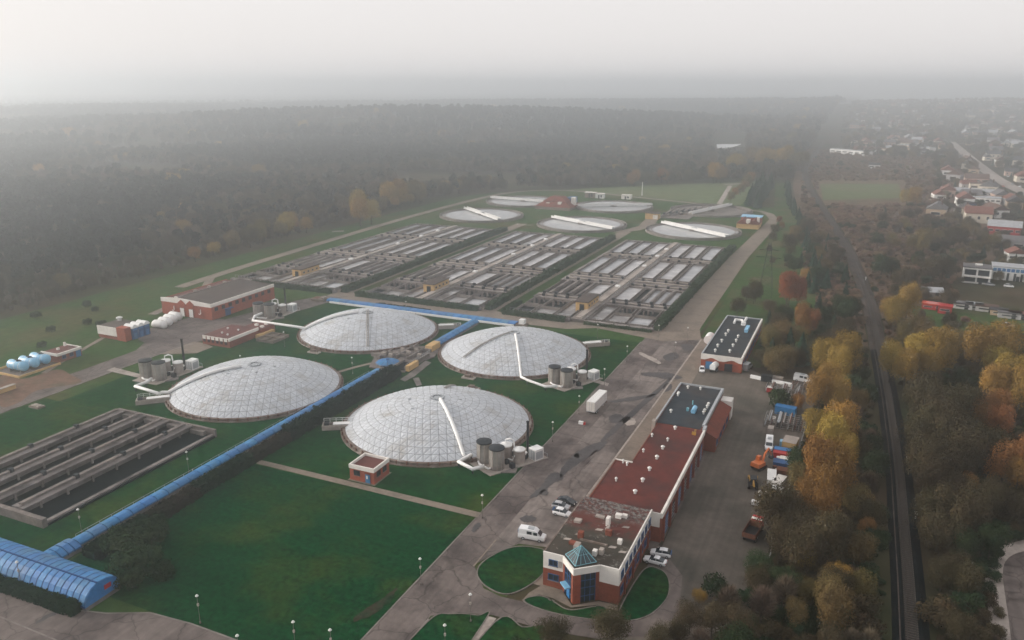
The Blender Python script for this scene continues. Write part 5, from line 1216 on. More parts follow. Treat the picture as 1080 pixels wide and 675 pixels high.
b = MB(); b.loft([[(x, 4.2, 2.2), (x, 4.8, 2.2), (x, 4.9, 1.6), (x, 4.4, 1.3), (x, 4.0, 1.7)] for x in (-.1, .9)]); b.build('bucket', G['dark'], T)
park(T, 800.5, 492, -25)
# backhoe loader
T = thing('backhoe_loader', 'yellow backhoe loader with a dark cab behind the dump truck', 'loader', (0, 0, 0))
MB().box(-.6, .6, -1.0, 2.2, .7, 1.6, .08).build('bonnet', G['yellow'], T); c_ = MB().box(-.75, .75, -1.8, .1, 1.2, 2.7, .1).build('cab', G['glass'], T); MB().box(-.8, .8, -1.85, .15, 2.7, 2.82).build('cab_roof', G['dark'], c_)
MB().loft([[(x, 3.0, .3), (x, 3.7, .25), (x, 3.8, .9), (x, 3.2, 1.25), (x, 2.9, .9)] for x in (-1.15, 1.15)]).build('front_bucket', G['yellow'], T); MB().tube([(-.7, 0, 1.3), (-.75, 1.6, 1.5), (-.75, 3.0, .8)], .12, 6).tube([(.7, 0, 1.3), (.75, 1.6, 1.5), (.75, 3.0, .8)], .12, 6).build('loader_arm', G['yellow'], T)
MB().tube([(0, -1.8, 1.2), (0, -2.6, 2.8), (.2, -3.4, 1.6)], .16, 6).build('rear_arm', G['yellow'], T); wheels(T, (-.85, .85), (1.6,), .48, .35); wheels(T, (-.9, .9), (-1.2,), .75, .45)
park(T, 794, 511, 8)

# ------------------------------------------------------------------ scrap yard
def crate(px, py, w, l, h, m, label, name='crate', cat='crate', ang=0, lid=None):
    x, y = at(px, py, h); T = thing(name, label, cat, (0, 0, 0))
    MB().box(-w / 2, w / 2, -l / 2, l / 2, .12, h, .03).build('body', G[m], T)
    MB().box(-w / 2 + .1, -w / 2 + .3, -l / 2 + .05, l / 2 - .05, 0, .12).box(w / 2 - .3, w / 2 - .1, -l / 2 + .05, l / 2 - .05, 0, .12).build('skid', G['dark'], T)
    b = MB()
    for i in range(4): xx = -w / 2 + w * (i + .5) / 4; b.box(xx - .06, xx + .06, -l / 2 - .03, l / 2 + .03, .2, h - .05)
    b.build('rib', G[m], T); MB().box(-w / 2 - .04, w / 2 + .04, -l / 2 - .04, l / 2 + .04, h, h + .06).build('lid', G[lid or m], T)
    T.location = (x, y, .1); T.rotation_euler = (0, 0, R(ang)); return T
crate(829, 429, 5.6, 2.4, 2.4, 'bluep', 'blue skip container at the top of the scrap yard', 'skip', 'container', -8)
crate(834, 433, 1.3, 1.3, 1.5, 'whitem', 'white cube tank beside the blue skip'); crate(817, 441, .9, 1.6, 1.3, 'white', 'small white cabinet left of the pipe racks', 'cabinet', 'cabinet', 20)
crate(834, 464, 3.4, 4.6, 2.2, 'tan', 'beige box container under the golden tree', 'container', 'container', -6, 'pale'); crate(826, 474, 4.2, 2.0, 1.6, 'bluep', 'bright blue crate just behind the red crate'); crate(825.5, 477.5, 4.4, 2.0, 1.5, 'red', 'red crate in the middle of the scrap yard'); crate(827, 465.5, 2.0, 1.6, 1.4, 'lblue', 'pale turquoise crate beside the beige container')
crate(829, 483.5, 2.8, 1.8, 1.2, 'white', 'white crate just in front of the red crate'); crate(824, 487, 3.6, 2.6, 1.2, 'bluef', 'dark blue crate between the white crate and the orange machine'); crate(835, 482.5, 1.4, 1.6, 1.4, 'pale', 'pale drum crate under the trees at the yard edge'); crate(825.5, 495, 2.6, 2.2, 1.1, 'rust', 'rusty crate near the yard edge trees')
crate(814, 501, 2.0, 6.0, 1.1, 'whitem', 'long white hull shaped cover, the left of two', 'boat_cover', 'cover', 6); crate(822, 506, 2.0, 5.0, 1.1, 'white', 'long white hull shaped cover, the right of two', 'boat_cover', 'cover', -12); crate(820, 515, 2.4, 1.8, 1.0, 'whitem', 'white sheet covered box below the long covers'); crate(808.5, 520, 3.6, 1.2, .9, 'white', 'pale low box nearest the yellow loader', ang=8); crate(797, 529, 1.7, 1.1, .9, 'whitem', 'small white box on the ground below the loader')
crate(813, 400.5, 13, 1.2, .9, 'whitem', 'long white bar of stacked boards at the top of the yard', 'board_stack', 'board stack', -12); crate(818, 397.5, 4.6, 1.6, 1.6, 'pale', 'pale covered box behind the long white boards'); crate(809, 396, 3.4, 2.2, 2.0, 'dark', 'dark container behind the long white boards', 'container', 'container')
crate(812, 408.5, 1.6, 1.6, 1.6, 'red', 'small red machine with a white top beside the bush', 'compressor', 'machine', 0, 'white'); crate(813, 451, 1.4, 2.6, 1.6, 'pale', 'pale trailer box at the corner of the pipe racks', 'box_trailer', 'trailer')
def rack(px, py, nx, ny, label, m='grey', h=1.6):
    x, y = at(px, py, .8); T = thing('pipe_rack', label, 'pipe rack', (0, 0, 0), 'racks of pipes and steel frames in the yard')
    W_, L_ = nx * 1.5, ny * 1.4
    for i in range(nx + 1):
        for j in range(ny + 1): MB().box(-W_ / 2 + i * 1.5 - .06, -W_ / 2 + i * 1.5 + .06, -L_ / 2 + j * 1.4 - .06, -L_ / 2 + j * 1.4 + .06, 0, h).build('post', G['steel'], T)
    b = MB()
    for z in (.4, h): 
        for j in range(ny + 1): b.box(-W_ / 2, W_ / 2, -L_ / 2 + j * 1.4 - .05, -L_ / 2 + j * 1.4 + .05, z - .06, z + .06)
        for i in range(nx + 1): b.box(-W_ / 2 + i * 1.5 - .05, -W_ / 2 + i * 1.5 + .05, -L_ / 2, L_ / 2, z - .05, z + .05)
    b.build('frame', G['steel'], T)
    for k in range(nx * 4):
        xx = -W_ / 2 + .2 + random.random() * (W_ - .4); zz = random.choice((.55, h + .15)); r = random.uniform(.08, .16)
        MB().ycyl(-L_ / 2 - random.random() * .6, L_ / 2 + random.random() * .6, xx, zz + r, r, 7).build('pipe', G[random.choice(('grey', 'steel', 'rust', 'dark', m))], T)
    T.location = (x, y, .1); T.rotation_euler = (0, 0, R(random.uniform(-6, 2)))
rack(827, 411, 7, 3, 'rack of grey pipes at the far end of the yard'); rack(830, 421, 5, 2, 'low rack of pale pipes behind the blue skip', 'pale', 1.0); rack(828, 446, 7, 5, 'large dark rack of steel frames in front of the blue skip', 'dark', 2.0); rack(843, 406, 3, 2, 'small rack of rusty pipes below the white van', 'rust', .9)
for (px, py, m, l) in ((841, 481, 'white', 'white drum at the edge of the trees'), (821, 484, 'whitem', 'small white drum beside the dark blue crate'), (817, 493.5, 'rust', 'rusty drum beside the orange machine'), (838, 436, 'orange', 'orange drum under the golden tree'), (819.5, 497, 'pale', 'pale drum above the white covers')):
    x, y = at(px, py, .5); T = thing('drum', l, 'drum', (x, y, .1)); MB().cyl(x, y, .1, 1.1, .5, n=14).build('body', G[m], T); MB().cyl(x, y, .45, .52, .54, n=14).cyl(x, y, .8, .87, .54, n=14).build('hoop', G['dark'], T)
T = thing('yard_fence', 'post and rail fence along the tree side of the scrap yard', 'fence', (-8.8, 175, 0))
for i in range(24): MB().box(-9.6 + .06 * i, -9.45 + .06 * i, 145 + i * 3.2, 145.15 + i * 3.2, 0, 1.9).build('post', G['conc'], T)
for z in (.7, 1.2, 1.8): MB().prism([(-9.55, 145), (-9.5, 145), (-8.12, 218.6), (-8.17, 218.6)], z, z + .06).build('rail', G['grey'], T)

# ------------------------------------------------------------------ plants
from mathutils import noise as MN
def project(X, Y, Z=0.0):
    x = X * math.cos(YAW) + Y * math.sin(YAW); y = -X * math.sin(YAW) + Y * math.cos(YAW); z = Z - CAM_H
    f = y * math.cos(PITCH) - z * math.sin(PITCH); u = y * math.sin(PITCH) + z * math.cos(PITCH)
    if f < 5: return (-9999, -9999, 1)
    return (540 + FPX * x / f, 337.5 - FPX * u / f, f)
LEAF = {
    'golden': leafmat('golden_leaves', (.34, .215, .045), (.24, .160, .042)),
    'orange': leafmat('orange_leaves', (.28, .125, .036), (.20, .100, .036)),
    'redleaf': leafmat('red_leaves', (.26, .075, .03), (.17, .06, .03)),
    'brown': leafmat('brown_leaves', (.078, .056, .030), (.052, .044, .025)),
    'ochre': leafmat('ochre_leaves', (.17, .120, .042), (.105, .082, .036)),
    'green': leafmat('green_leaves', (.015, .034, .018), (.028, .044, .019)),
    'conifer': leafmat('conifer_needles', (.016, .042, .030), (.024, .050, .032), .2),
    'pine': leafmat('pine_needles', (.016, .027, .025), (.026, .031, .028), .35),
    'bare': leafmat('bare_twigs', (.098, .080, .062), (.115, .088, .064), .3),
    'heath': leafmat('russet_scrub_leaves', (.215, .132, .090), (.155, .105, .072), .3),
    'darkhedge': leafmat('dark_hedge_leaves', (.006, .018, .011), (.011, .024, .013), .2),
    'brownhedge': leafmat('brown_hedge_leaves', (.036, .023, .018), (.022, .022, .015), .2),
    'basinhedge': leafmat('basin_hedge_leaves', (.020, .045, .026), (.034, .056, .028), .2),
}
def rdir(up=-.35):
    while True:
        v = Vector((random.uniform(-1, 1), random.uniform(-1, 1), random.uniform(-1, 1)))
        if .1 < v.length < 1:
            v.normalize()
            if v.z > up: return v
def leafquad(V, F, p, n, s, asp=1.0):
    t = n.cross(Vector((random.uniform(-1, 1), random.uniform(-1, 1), random.uniform(-.3, 1)))).normalized(); w = n.cross(t)
    a_, c_ = t * s, w * s * asp; k = len(V)
    V += [p - a_ - c_ * .6, p + a_ * .8 - c_, p + a_ + c_ * .7, p - a_ * .7 + c_]; F.append((k, k + 1, k + 2, k + 3))
def mesh_of(name, V, F, m):
    me = bpy.data.meshes.new(name); me.from_pydata([tuple(v) for v in V], [], F); me.materials.append(m); me.update(); return me
def broadleaf(m, h, w, n, seed, leaf=.42, lobes=9, tall=1.0, low=.22, sparse=0.0):
    random.seed(seed); V, F = [], []; L_ = []
    for i in range(lobes):
        a_ = i * 2.4 + random.uniform(-.4, .4); r = w * .5 * random.uniform(.3, .72) if i else 0
        z = h * (low + .2 + (.62 - low) * random.random()) if i else h * .72
        R_ = w * random.uniform(.19, .31) if i else w * .27
        L_.append((Vector((r * math.cos(a_), r * math.sin(a_), z)), R_, R_ * tall * random.uniform(.95, 1.35)))
    tot = sum(l[1] ** 2 for l in L_)
    for c, rx, rz in L_:
        rz = min(rz, (h - c.z) * 1.0 + .2) if c.z + rz > h else rz
        for _ in range(int(n * rx * rx / tot)):
            d = rdir(-.55); q = random.uniform(.62, 1.06) if random.random() > sparse else random.uniform(.2, 1.2)
            wob = 1 + .22 * MN.noise(Vector((d.x * 2.5 + c.x, d.y * 2.5 + c.y, d.z * 2.5 + c.z)))
            p = c + Vector((d.x * rx, d.y * rx, d.z * rz)) * q * wob
            nn = (d + Vector((random.uniform(-.6, .6), random.uniform(-.6, .6), random.uniform(-.3, .7)))).normalized()
            leafquad(V, F, p, nn, leaf * random.uniform(.6, 1.3))
    return mesh_of('crown', V, F, m)
def conifer(m, h, w, n, seed, leaf=.5):
    random.seed(seed); V, F = [], []
    for _ in range(n):
        t = random.random() ** 1.5; a_ = random.uniform(0, 6.283); z = h * (.06 + .92 * t)
        tier = 1 + .22 * math.sin(t * 34 + math.sin(a_ * 3))
        r = w * .5 * (1 - t) ** .85 * tier * random.uniform(.6, 1.05)
        p = Vector((r * math.cos(a_), r * math.sin(a_), z)); nn = Vector((math.cos(a_) + random.uniform(-.5, .5), math.sin(a_) + random.uniform(-.5, .5), random.uniform(.1, .9))).normalized()
        leafquad(V, F, p, nn, leaf * random.uniform(.6, 1.2) * (1.1 - .5 * t), 1.3)
    return mesh_of('crown', V, F, m)
def twigs(m, h, w, n, seed, tw=.07):
    random.seed(seed); V, F = [], []
    for _ in range(n):
        a_ = random.uniform(0, 6.283); el = random.uniform(.15, 1.45); L_ = random.uniform(.55, 1.0)
        d = Vector((math.cos(a_) * math.cos(el), math.sin(a_) * math.cos(el), math.sin(el)))
        base = Vector((0, 0, h * random.uniform(.16, .5))); tip = base + Vector((d.x * w * .5, d.y * w * .5, d.z * h * .55)) * L_
        if tip.z > h: tip.z = h
        s = base.lerp(tip, random.uniform(.3, .8)); side = d.cross(Vector((random.uniform(-1, 1), random.uniform(-1, 1), random.uniform(-1, 1)))).normalized() * tw * 2.2
        j = Vector((random.uniform(-1, 1), random.uniform(-1, 1), random.uniform(-.2, 1))) * w * .07; k = len(V)
        V += [s - side, s + side, tip + j]; F.append((k, k + 1, k + 2))
    return mesh_of('crown', V, F, m)
def trunk_mesh(h, r, seed, limbs=5, spread=.3):
    random.seed(seed); b = MB(); b.tube([(0, 0, -.1), (.05 * h * .2, 0, h * .3), (0, .02 * h, h * .62), (.01 * h, 0, h * .82)], [r, r * .75, r * .45, r * .15], 7)
    for i in range(limbs):
        a_ = i * 2.4 + random.random(); z = h * random.uniform(.25, .5); s = h * spread
        b.tube([(0, 0, z), (s * .5 * math.cos(a_), s * .5 * math.sin(a_), z + h * .14), (s * math.cos(a_), s * math.sin(a_), z + h * .3)], [r * .45, r * .3, r * .08], 5)
    return b.mesh('trunk', G['bark'])
# kind -> (height, width, crowns, trunk)
PROTO = {}
def proto(kind, h, w, crowns, limbs=6, spread=.3): PROTO[kind] = (h, w, crowns, [trunk_mesh(h, h * .018 + .06, 5 + i, limbs, spread) for i in range(2)])
proto('golden_tree', 14, 11, [broadleaf(LEAF['golden'], 14, 11, 9000, 21 + i, .14, 16, 1.7) for i in range(3)])
proto('ochre_tree', 13, 11, [broadleaf(LEAF['ochre'], 13, 11, 8000, 31 + i, .14, 15, 1.5, .2, .2) for i in range(3)])
proto('orange_tree', 12, 9, [broadleaf(LEAF['orange'], 12, 9, 7000, 41 + i, .14, 12, 1.7) for i in range(2)])
proto('red_tree', 12, 8, [broadleaf(LEAF['redleaf'], 12, 8, 6000, 51, .14, 11, 1.6)])
proto('brown_tree', 12, 11, [broadleaf(LEAF['brown'], 12, 11, 7600, 61 + i, .13, 15, 1.4, .16, .4) for i in range(4)])
proto('green_tree', 11, 10, [broadleaf(LEAF['green'], 11, 10, 7000, 71 + i, .15, 14, 1.2, .14, .15) for i in range(3)])
proto('conifer_tree', 11, 5, [conifer(LEAF['conifer'], 11, 5, 2000, 81 + i, .28) for i in range(3)], 0)
proto('bare_tree', 13, 10, [twigs(LEAF['bare'], 13, 10, 2400, 91 + i, .05) for i in range(3)], 8, .34)
proto('pine_tree', 15, 6.5, [broadleaf(LEAF['pine'], 15, 6.5, 330, 101 + i, .5, 6, 1.6, .3) for i in range(2)], 3, .15)
proto('brown_shrub', 4.5, 6, [broadleaf(LEAF['brown'], 4.5, 6, 2000, 111 + i, .14, 9, .9, .05, .35) for i in range(2)] + [twigs(LEAF['bare'], 4.5, 6, 900, 114, .06)], 5, .4)
proto('green_shrub', 4.2, 6, [broadleaf(LEAF['green'], 4.2, 6, 2000, 121 + i, .15, 9, .9, .05) for i in range(2)], 5, .4)
proto('russet_shrub', 2.6, 5, [broadleaf(LEAF['heath'], 2.6, 5, 1200, 131 + i, .14, 9, .8, .05, .35) for i in range(2)] + [twigs(LEAF['heath'], 3.0, 4.5, 800, 134, .05)], 5, .4)
random.seed(5)
def hill_h(x, y):
    g = lambda cx, cy, sx, sy, r: math.exp(-((((x - cx) * math.cos(r) + (y - cy) * math.sin(r)) / sx) ** 2 + ((-(x - cx) * math.sin(r) + (y - cy) * math.cos(r)) / sy) ** 2))
    return 32 * g(-820, 1380, 620, 190, .55) + 24 * g(-950, 2500, 1300, 420, .3) + 40 * g(620, 3000, 900, 700, 0) + 20 * g(-1900, 1500, 500, 400, .5)
NTREE = {}
def plant(kind, x, y, h, label, group=None, z=0, sx=None, sub=True):
    H0, W0, crowns, trunks = PROTO[kind]
    T = thing(kind, label, 'shrub' if 'shrub' in kind else 'tree', (x, y, z), group)
    s = h / H0; sx = sx or 1
    T.scale = (s * sx, s * sx, s); T.rotation_euler = (0, 0, random.uniform(0, 6.28))
    link('trunk', random.choice(trunks), T); link('crown', random.choice(crowns), T)
    NTREE[kind] = NTREE.get(kind, 0) + 1; TREES.append((x, y, W0 * s * sx * .5)); return T
TREES = []
def tree_px(kind, px, py, wpx, label, tall=1.0, group=None):
    """a tree whose crown middle is seen at a pixel of the photograph and is wpx pixels wide"""
    H0, W0 = PROTO[kind][:2]; h = H0
    for _ in range(6):
        x, y = at(px, py, .58 * h); d = math.dist((x, y, .58 * h), (0, 0, CAM_H)); w = wpx * d / FPX; h = w / W0 * H0 * tall
    if w > 7.2 and 'shrub' not in kind:
        n = 3 if w > 9 else 2; a0 = random.uniform(0, 6.28)
        for i in range(n):
            r = w * .25; t = random.uniform(1.1, 1.5); a_ = a0 + 6.283 * i / n; xx, yy = x + r * math.cos(a_), y + r * math.sin(a_); k2 = w / W0 * .64 * random.uniform(.85, 1.15)
            plant(kind, xx, yy, k2 * H0 * t * tall, label + (', front crown', ', rear crown', ', third crown')[i], label + ' clump', sx=1 / t / tall)
        return
    return plant(kind, x, y, h, label, group, sx=1 / tall)
HT = [('golden_tree', 757, 180, 17, 'golden tree at the left end of the far yellow row'), ('golden_tree', 776, 169, 18, 'second golden tree of the far yellow row'), ('ochre_tree', 792, 164, 17, 'ochre tree in the middle of the far yellow row'), ('golden_tree', 808, 165, 19, 'golden tree right of the middle of the far yellow row'), ('golden_tree', 826, 164, 18, 'golden tree second from the right of the far yellow row'), ('ochre_tree', 842, 168, 17, 'ochre tree at the right end of the far yellow row'), ('orange_tree', 700, 182, 14, 'rusty tree in the far wood left of the yellow row'), ('orange_tree', 668, 186, 13, 'rusty tree behind the tall white mast'), 
    ('golden_tree', 884, 374, 42, 'broad golden brown tree at the top corner of the scrap yard'), ('golden_tree', 874, 408, 36, 'narrow golden tree beside the rusty pipe rack', 1.2), ('golden_tree', 878, 446, 50, 'largest golden tree, overhanging the steel frame racks'),
      ('orange_tree', 872, 493, 44, 'orange tree overhanging the white hull shaped covers', 1.2), ('golden_tree', 893, 474, 20, 'slim bright gold tree in front of the railway, beside the orange tree', 1.5), ('ochre_tree', 852, 500, 34, 'dull ochre tree just right of the yellow loader'),
      ('orange_tree', 863, 522, 46, 'orange yellow tree right of the small gold bush'), ('brown_tree', 832, 537, 62, 'large brown tree above the dump truck'), ('brown_tree', 842, 563, 56, 'brown tree right of the dump truck'), ('brown_tree', 872, 562, 52, 'brown tree left of the railway with an ochre bush below'),
      ('golden_tree', 884, 606, 22, 'small bright golden tree standing among dark shrubs left of the track'), ('golden_tree', 850, 588, 16, 'thin pale gold sapling among brown trees', 1.6), ('orange_tree', 914, 555, 15, 'small orange tree close to the left of the track'), ('golden_tree', 915, 527, 12, 'tiny golden tree close to the left of the track'),
      ('ochre_tree', 878, 634, 42, 'rounded ochre tree low in the wood left of the track'), ('golden_tree', 818, 528, 17, 'small gold bush at the edge of the yard above the dump truck'),
      ('golden_tree', 952, 380, 36, 'left golden tree right of the railway above the dark bank'), ('golden_tree', 981, 372, 40, 'right golden tree right of the railway above the dark bank'), ('golden_tree', 1049, 366, 42, 'rounded golden tree below the allotments at the right'), ('golden_tree', 1066, 398, 44, 'pale golden tree at the right edge of the picture'), ('golden_tree', 948, 320, 32, 'golden tree right of the railway near the white shed'),
      ('ochre_tree', 968, 346, 34, 'ochre tree between two golden trees right of the railway'), ('green_tree', 1022, 397, 26, 'dark green tree between two golden trees at the right'), ('brown_tree', 995, 424, 60, 'wide brown tree right of the dark railway bank'), ('orange_tree', 1046, 434, 40, 'brownish orange tree near the right edge'),
      ('brown_tree', 985, 452, 56, 'brown tree level with the steel frame racks, right of the track'), ('brown_tree', 1030, 458, 66, 'broad brown thicket tree at the right'), ('orange_tree', 1074, 487, 40, 'orange tree cut by the right edge'), ('brown_tree', 992, 478, 56, 'dark brown tree right of the kilometre post'),
      ('brown_tree', 995, 500, 44, 'reddish brown tree right of the track, middle height'), ('orange_tree', 1020, 503, 32, 'russet tree in the thicket right of the track'), ('brown_tree', 997, 538, 60, 'dark brown tree above the bluish green tree'), ('green_tree', 1034, 566, 40, 'bluish green tree behind the corner road'), ('brown_tree', 1052, 522, 44, 'brown tree at the right edge above the corner road'),
      ('brown_tree', 1008, 596, 44, 'brown tree left of the pale corner pavement'), ('green_shrub', 1022, 636, 26, 'dull green bush low beside the corner pavement'), ('brown_shrub', 990, 642, 34, 'brown bush low at the right of the track'),
      ('red_tree', 836, 303, 26, 'red orange tree on the green strip'), ('golden_tree', 851, 289, 11, 'small golden tree beside the red orange tree'), ('brown_tree', 822, 325, 22, 'brown tree below the red orange tree, the left one'), ('orange_tree', 851, 336, 24, 'rust coloured tree in the dark conifers'), ('ochre_tree', 818, 352, 34, 'ochre tree right of the black roofed workshop'),
      ('brown_tree', 879, 352, 34, 'brown tree close to the left of the track, behind the golden ones'), ('ochre_tree', 822, 374, 34, 'ochre tree above the long white boards'), ('brown_tree', 794, 305, 22, 'reddish brown tree on the grass behind the workshop'), ('brown_tree', 778, 322, 18, 'low brown tree just behind the workshop roof'), ('green_tree', 893, 322, 26, 'dark green tree left of the track'),
      ('ochre_tree', 972, 250, 22, 'ochre tree in the scrub far right of the track'), ('brown_tree', 988, 278, 26, 'wide brown tree left of the white two storey house'), ('brown_tree', 1008, 246, 22, 'brown tree behind the white two storey house'), ('green_tree', 935, 276, 24, 'dark green tree alone in the brown scrub'), ('brown_tree', 955, 288, 24, 'brown tree beside the lone dark green tree'),
      ('golden_tree', 963, 204, 18, 'golden brown tree near the green field'), ('ochre_tree', 1044, 252, 16, 'ochre tree beside the red shed in the town'), ('ochre_tree', 1000, 362, 30, 'ochre tree just right of the largest golden one over the bank'),
      ('brown_tree', 585, 668, 34, 'round russet tree at the bottom edge left of the office'), ('brown_tree', 646, 660, 42, 'russet tree in front of the office corner'), ('brown_tree', 706, 666, 46, 'brown tree at the bottom edge right of the office'), ('brown_tree', 766, 648, 50, 'brown tree at the bottom edge beside the yard'), ('golden_tree', 738, 629, 14, 'small bright yellow bush beside the yard drive'), ('green_shrub', 757, 620, 30, 'dark green bush beside the small yellow bush'),
      ('brown_tree', 728, 652, 30, 'dull brown tree behind the bottom edge trees'), ('green_shrub', 822, 420, 26, 'green bush overgrowing the left side of the yard racks'), ('orange_tree', 842, 424, 14, 'small orange tree beside the blue skip'),
      ('conifer_tree', 814, 368, 14, 'dark conifer beside the ochre tree'), ('conifer_tree', 833, 360, 16, 'dark conifer between the brown and rust trees'), ('conifer_tree', 846, 365, 16, 'dark conifer above the golden brown tree')]
for q in HT:
    kind, px, py, w, l = q[:5]; tree_px(kind, px, py, w, l, q[5] if len(q) > 5 else 1.0)
def inpoly(x, y, P):
    c = False; j = len(P) - 1
    for i in range(len(P)):
        if (P[i][1] > y) != (P[j][1] > y) and x < (P[j][0] - P[i][0]) * (y - P[i][1]) / (P[j][1] - P[i][1]) + P[i][0]: c = not c
        j = i
    return c
def rail_x(y):
    for a_, c_ in zip(RW, RW[1:]):
        if a_[1] <= y <= c_[1]: return a_[0] + (c_[0] - a_[0]) * (y - a_[1]) / (c_[1] - a_[1])
    return RW[0][0] if y < RW[0][1] else RW[-1][0]
MARKS = [(*at(px_, py_), n_) for px_, py_, n_ in ((795, 575, 'the dump truck'), (829, 435, 'the blue skip'), (813, 478, 'the white yard van'), (828, 452, 'the steel frame racks'), (800, 500, 'the excavator'), (815, 515, 'the white hull covers'), (966, 547, 'the nearest kilometre post'), (957, 489, 'the second kilometre post'), (934, 367, 'the third kilometre post'), (913, 297, 'the farthest kilometre post'), (1048, 605, 'the corner pavement'), (982, 316, 'the tarpaulin shed'), (985, 330, 'the red allotment shed'), (1028, 300, 'the white two storey house'), (808, 315, 'the pylon'), (790, 350, 'the black roofed workshop'), (836, 312, 'the red orange tree'), (700, 640, 'the office lawn'), (770, 620, 'the lower yard corner'), (900, 200, 'the green field'), (790, 240, 'the red roofed house'),
    (30, 330, 'the left picture edge'), (130, 325, 'the arched bays'), (200, 300, 'the brick hall'), (265, 285, 'the hall roof'), (310, 275, 'the left pump hut'), (380, 245, 'the left basins'), (440, 225, 'the left basins end'), (500, 215, 'the first round tank'))]
def where(x, y):
    m = min(MARKS, key=lambda q: math.dist((x, y), q[:2])); p0, p1 = project(x, y, 3), project(m[0], m[1], 3); dx, dy = p0[0] - p1[0], p0[1] - p1[1]
    far = 'well ' if max(abs(dx), abs(dy) * 2) > 45 else ('just ' if max(abs(dx), abs(dy) * 2) < 18 else '')
    return far + (('right of ' if dx > 0 else 'left of ') if abs(dx) > abs(dy) * 1.3 else ('behind ' if dy < 0 else 'in front of ')) + m[2]
def sized(h, hr): t = (h - hr[0]) / (hr[1] - hr[0] + .001); return 'small ' if t < .33 else ('tall ' if t > .67 else '')
ORD = ['first', 'second', 'third', 'fourth', 'fifth', 'sixth', 'seventh', 'eighth', 'ninth', 'tenth', 'eleventh', 'twelfth', 'thirteenth', 'fourteenth', 'fifteenth', 'sixteenth', 'seventeenth', 'eighteenth', 'nineteenth', 'twentieth']
ORD += ['twenty-' + o for o in ORD[:9]] + ['thirtieth'] + ['thirty-' + o for o in ORD[:9]] + ['fortieth'] + ['forty-' + o for o in ORD[:9]]
def scatter(P, n, kinds, gap, hr, labelf, group, clear=7.0, only_view=True):
    xs = [p[0] for p in P]; ys = [p[1] for p in P]; k = 0; tries = 0
    while k < n and tries < n * 60:
        tries += 1; x, y = random.uniform(min(xs), max(xs)), random.uniform(min(ys), max(ys))
        if not inpoly(x, y, P) or abs(x - rail_x(y)) < clear: continue
        px, py, f = project(x, y, 4)
        if only_view and not (-30 < px < 1110 and py < 700): continue
        kind = random.choice(kinds); h = random.uniform(*hr) * (1 if 'tree' in kind else .55); r = PROTO[kind][1] * h / PROTO[kind][0] * .5
        if any(abs(x - t[0]) < (r + t[2]) * gap and abs(y - t[1]) < (r + t[2]) * gap for t in TREES): continue
        nm = kind.replace('_', ' ').replace('tree', labelf[0]).replace('shrub', labelf[1])
        plant(kind, x, y, h, sized(h if 'tree' in kind else h / .55, hr) + nm + ' ' + where(x, y) + ', ' + labelf[2], nm + group); k += 1
scatter([(-6.5, 100), (11, 100), (9, 260), (-5, 262), (-6, 215), (-7, 180), (-9, 150), (-9, 128)], 60, ['brown_tree', 'brown_tree', 'green_tree', 'brown_shrub', 'green_shrub', 'ochre_tree', 'bare_tree'], .62, (5, 8.5), ('tree', 'shrub', 'in the yard wood'), 's between the yard and the railway', 5)
scatter([(-20, 108), (-6, 108), (-8, 128), (-11, 140), (-18, 122), (-24, 112)], 14, ['brown_tree', 'green_shrub', 'green_tree', 'bare_tree'], .6, (5, 7.5), ('tree', 'shrub', 'below the yard'), 's at the lower corner of the yard', 5)
scatter([(20, 100), (25, 105), (25.5, 160), (29, 178), (70, 190), (75, 300), (30, 330), (16, 330), (20, 200)], 60, ['brown_tree', 'brown_tree', 'brown_tree', 'brown_shrub', 'green_tree', 'bare_tree', 'ochre_tree'], .62, (5, 9), ('tree', 'shrub', 'right of the railway'), 's in the wood right of the railway', 6)
scatter([(24, 335), (44, 335), (42, 420), (60, 470), (70, 560), (45, 640), (0, 620), (-4, 500), (10, 400)], 64, ['brown_tree', 'brown_tree', 'ochre_tree', 'russet_shrub', 'russet_shrub', 'green_tree', 'bare_tree', 'bare_tree'], .8, (5, 9), ('tree', 'shrub', 'in the scrub'), 's in the scrub right of the railway', 9)
scatter([(-30, 262), (-6, 262), (6, 300), (0, 400), (-10, 480), (-34, 540), (-40, 500), (-34, 400), (-30, 330)], 46, ['conifer_tree', 'conifer_tree', 'conifer_tree', 'green_tree', 'brown_tree', 'brown_shrub', 'ochre_tree'], .7, (6, 10), ('tree', 'shrub', 'left of the railway'), 's between the green strip and the railway', 7)
def row(pts, n, kind, hr, label, group, jit=1.0):
    for i in range(n):
        t = i / (n - 1) * (len(pts) - 1); k = min(int(t), len(pts) - 2); f = t - k
        x = pts[k][0] + (pts[k + 1][0] - pts[k][0]) * f + random.uniform(-jit, jit); y = pts[k][1] + (pts[k + 1][1] - pts[k][1]) * f + random.uniform(-jit, jit)
        plant(kind if isinstance(kind, str) else random.choice(kind), x, y, random.uniform(*hr), ORD[i] + ' ' + label, group)
row([(-13, 385), (-24, 450), (-37, 550), (-55, 660), (-70, 780)], 46, 'conifer_tree', (7, 10), 'conifer from the near end of the long row left of the railway', 'conifers in the long row left of the railway', 1.5)
row([(-85, 640), (-88, 700), (-92, 790)], 13, 'conifer_tree', (10, 14), 'conifer from the near end of the left row beyond the red roofed house', 'conifers in the double row', 1); row([(-77, 630), (-80, 700), (-84, 790)], 13, 'conifer_tree', (10, 14), 'conifer from the near end of the right row beyond the red roofed house', 'conifers in the double row', 1)
row([(-99, 660), (-101, 740), (-104, 800)], 8, ['ochre_tree', 'orange_tree'], (8, 12), 'rust coloured tree along the double row of conifers, from the near end', 'rust trees beside the conifers', 1.5)
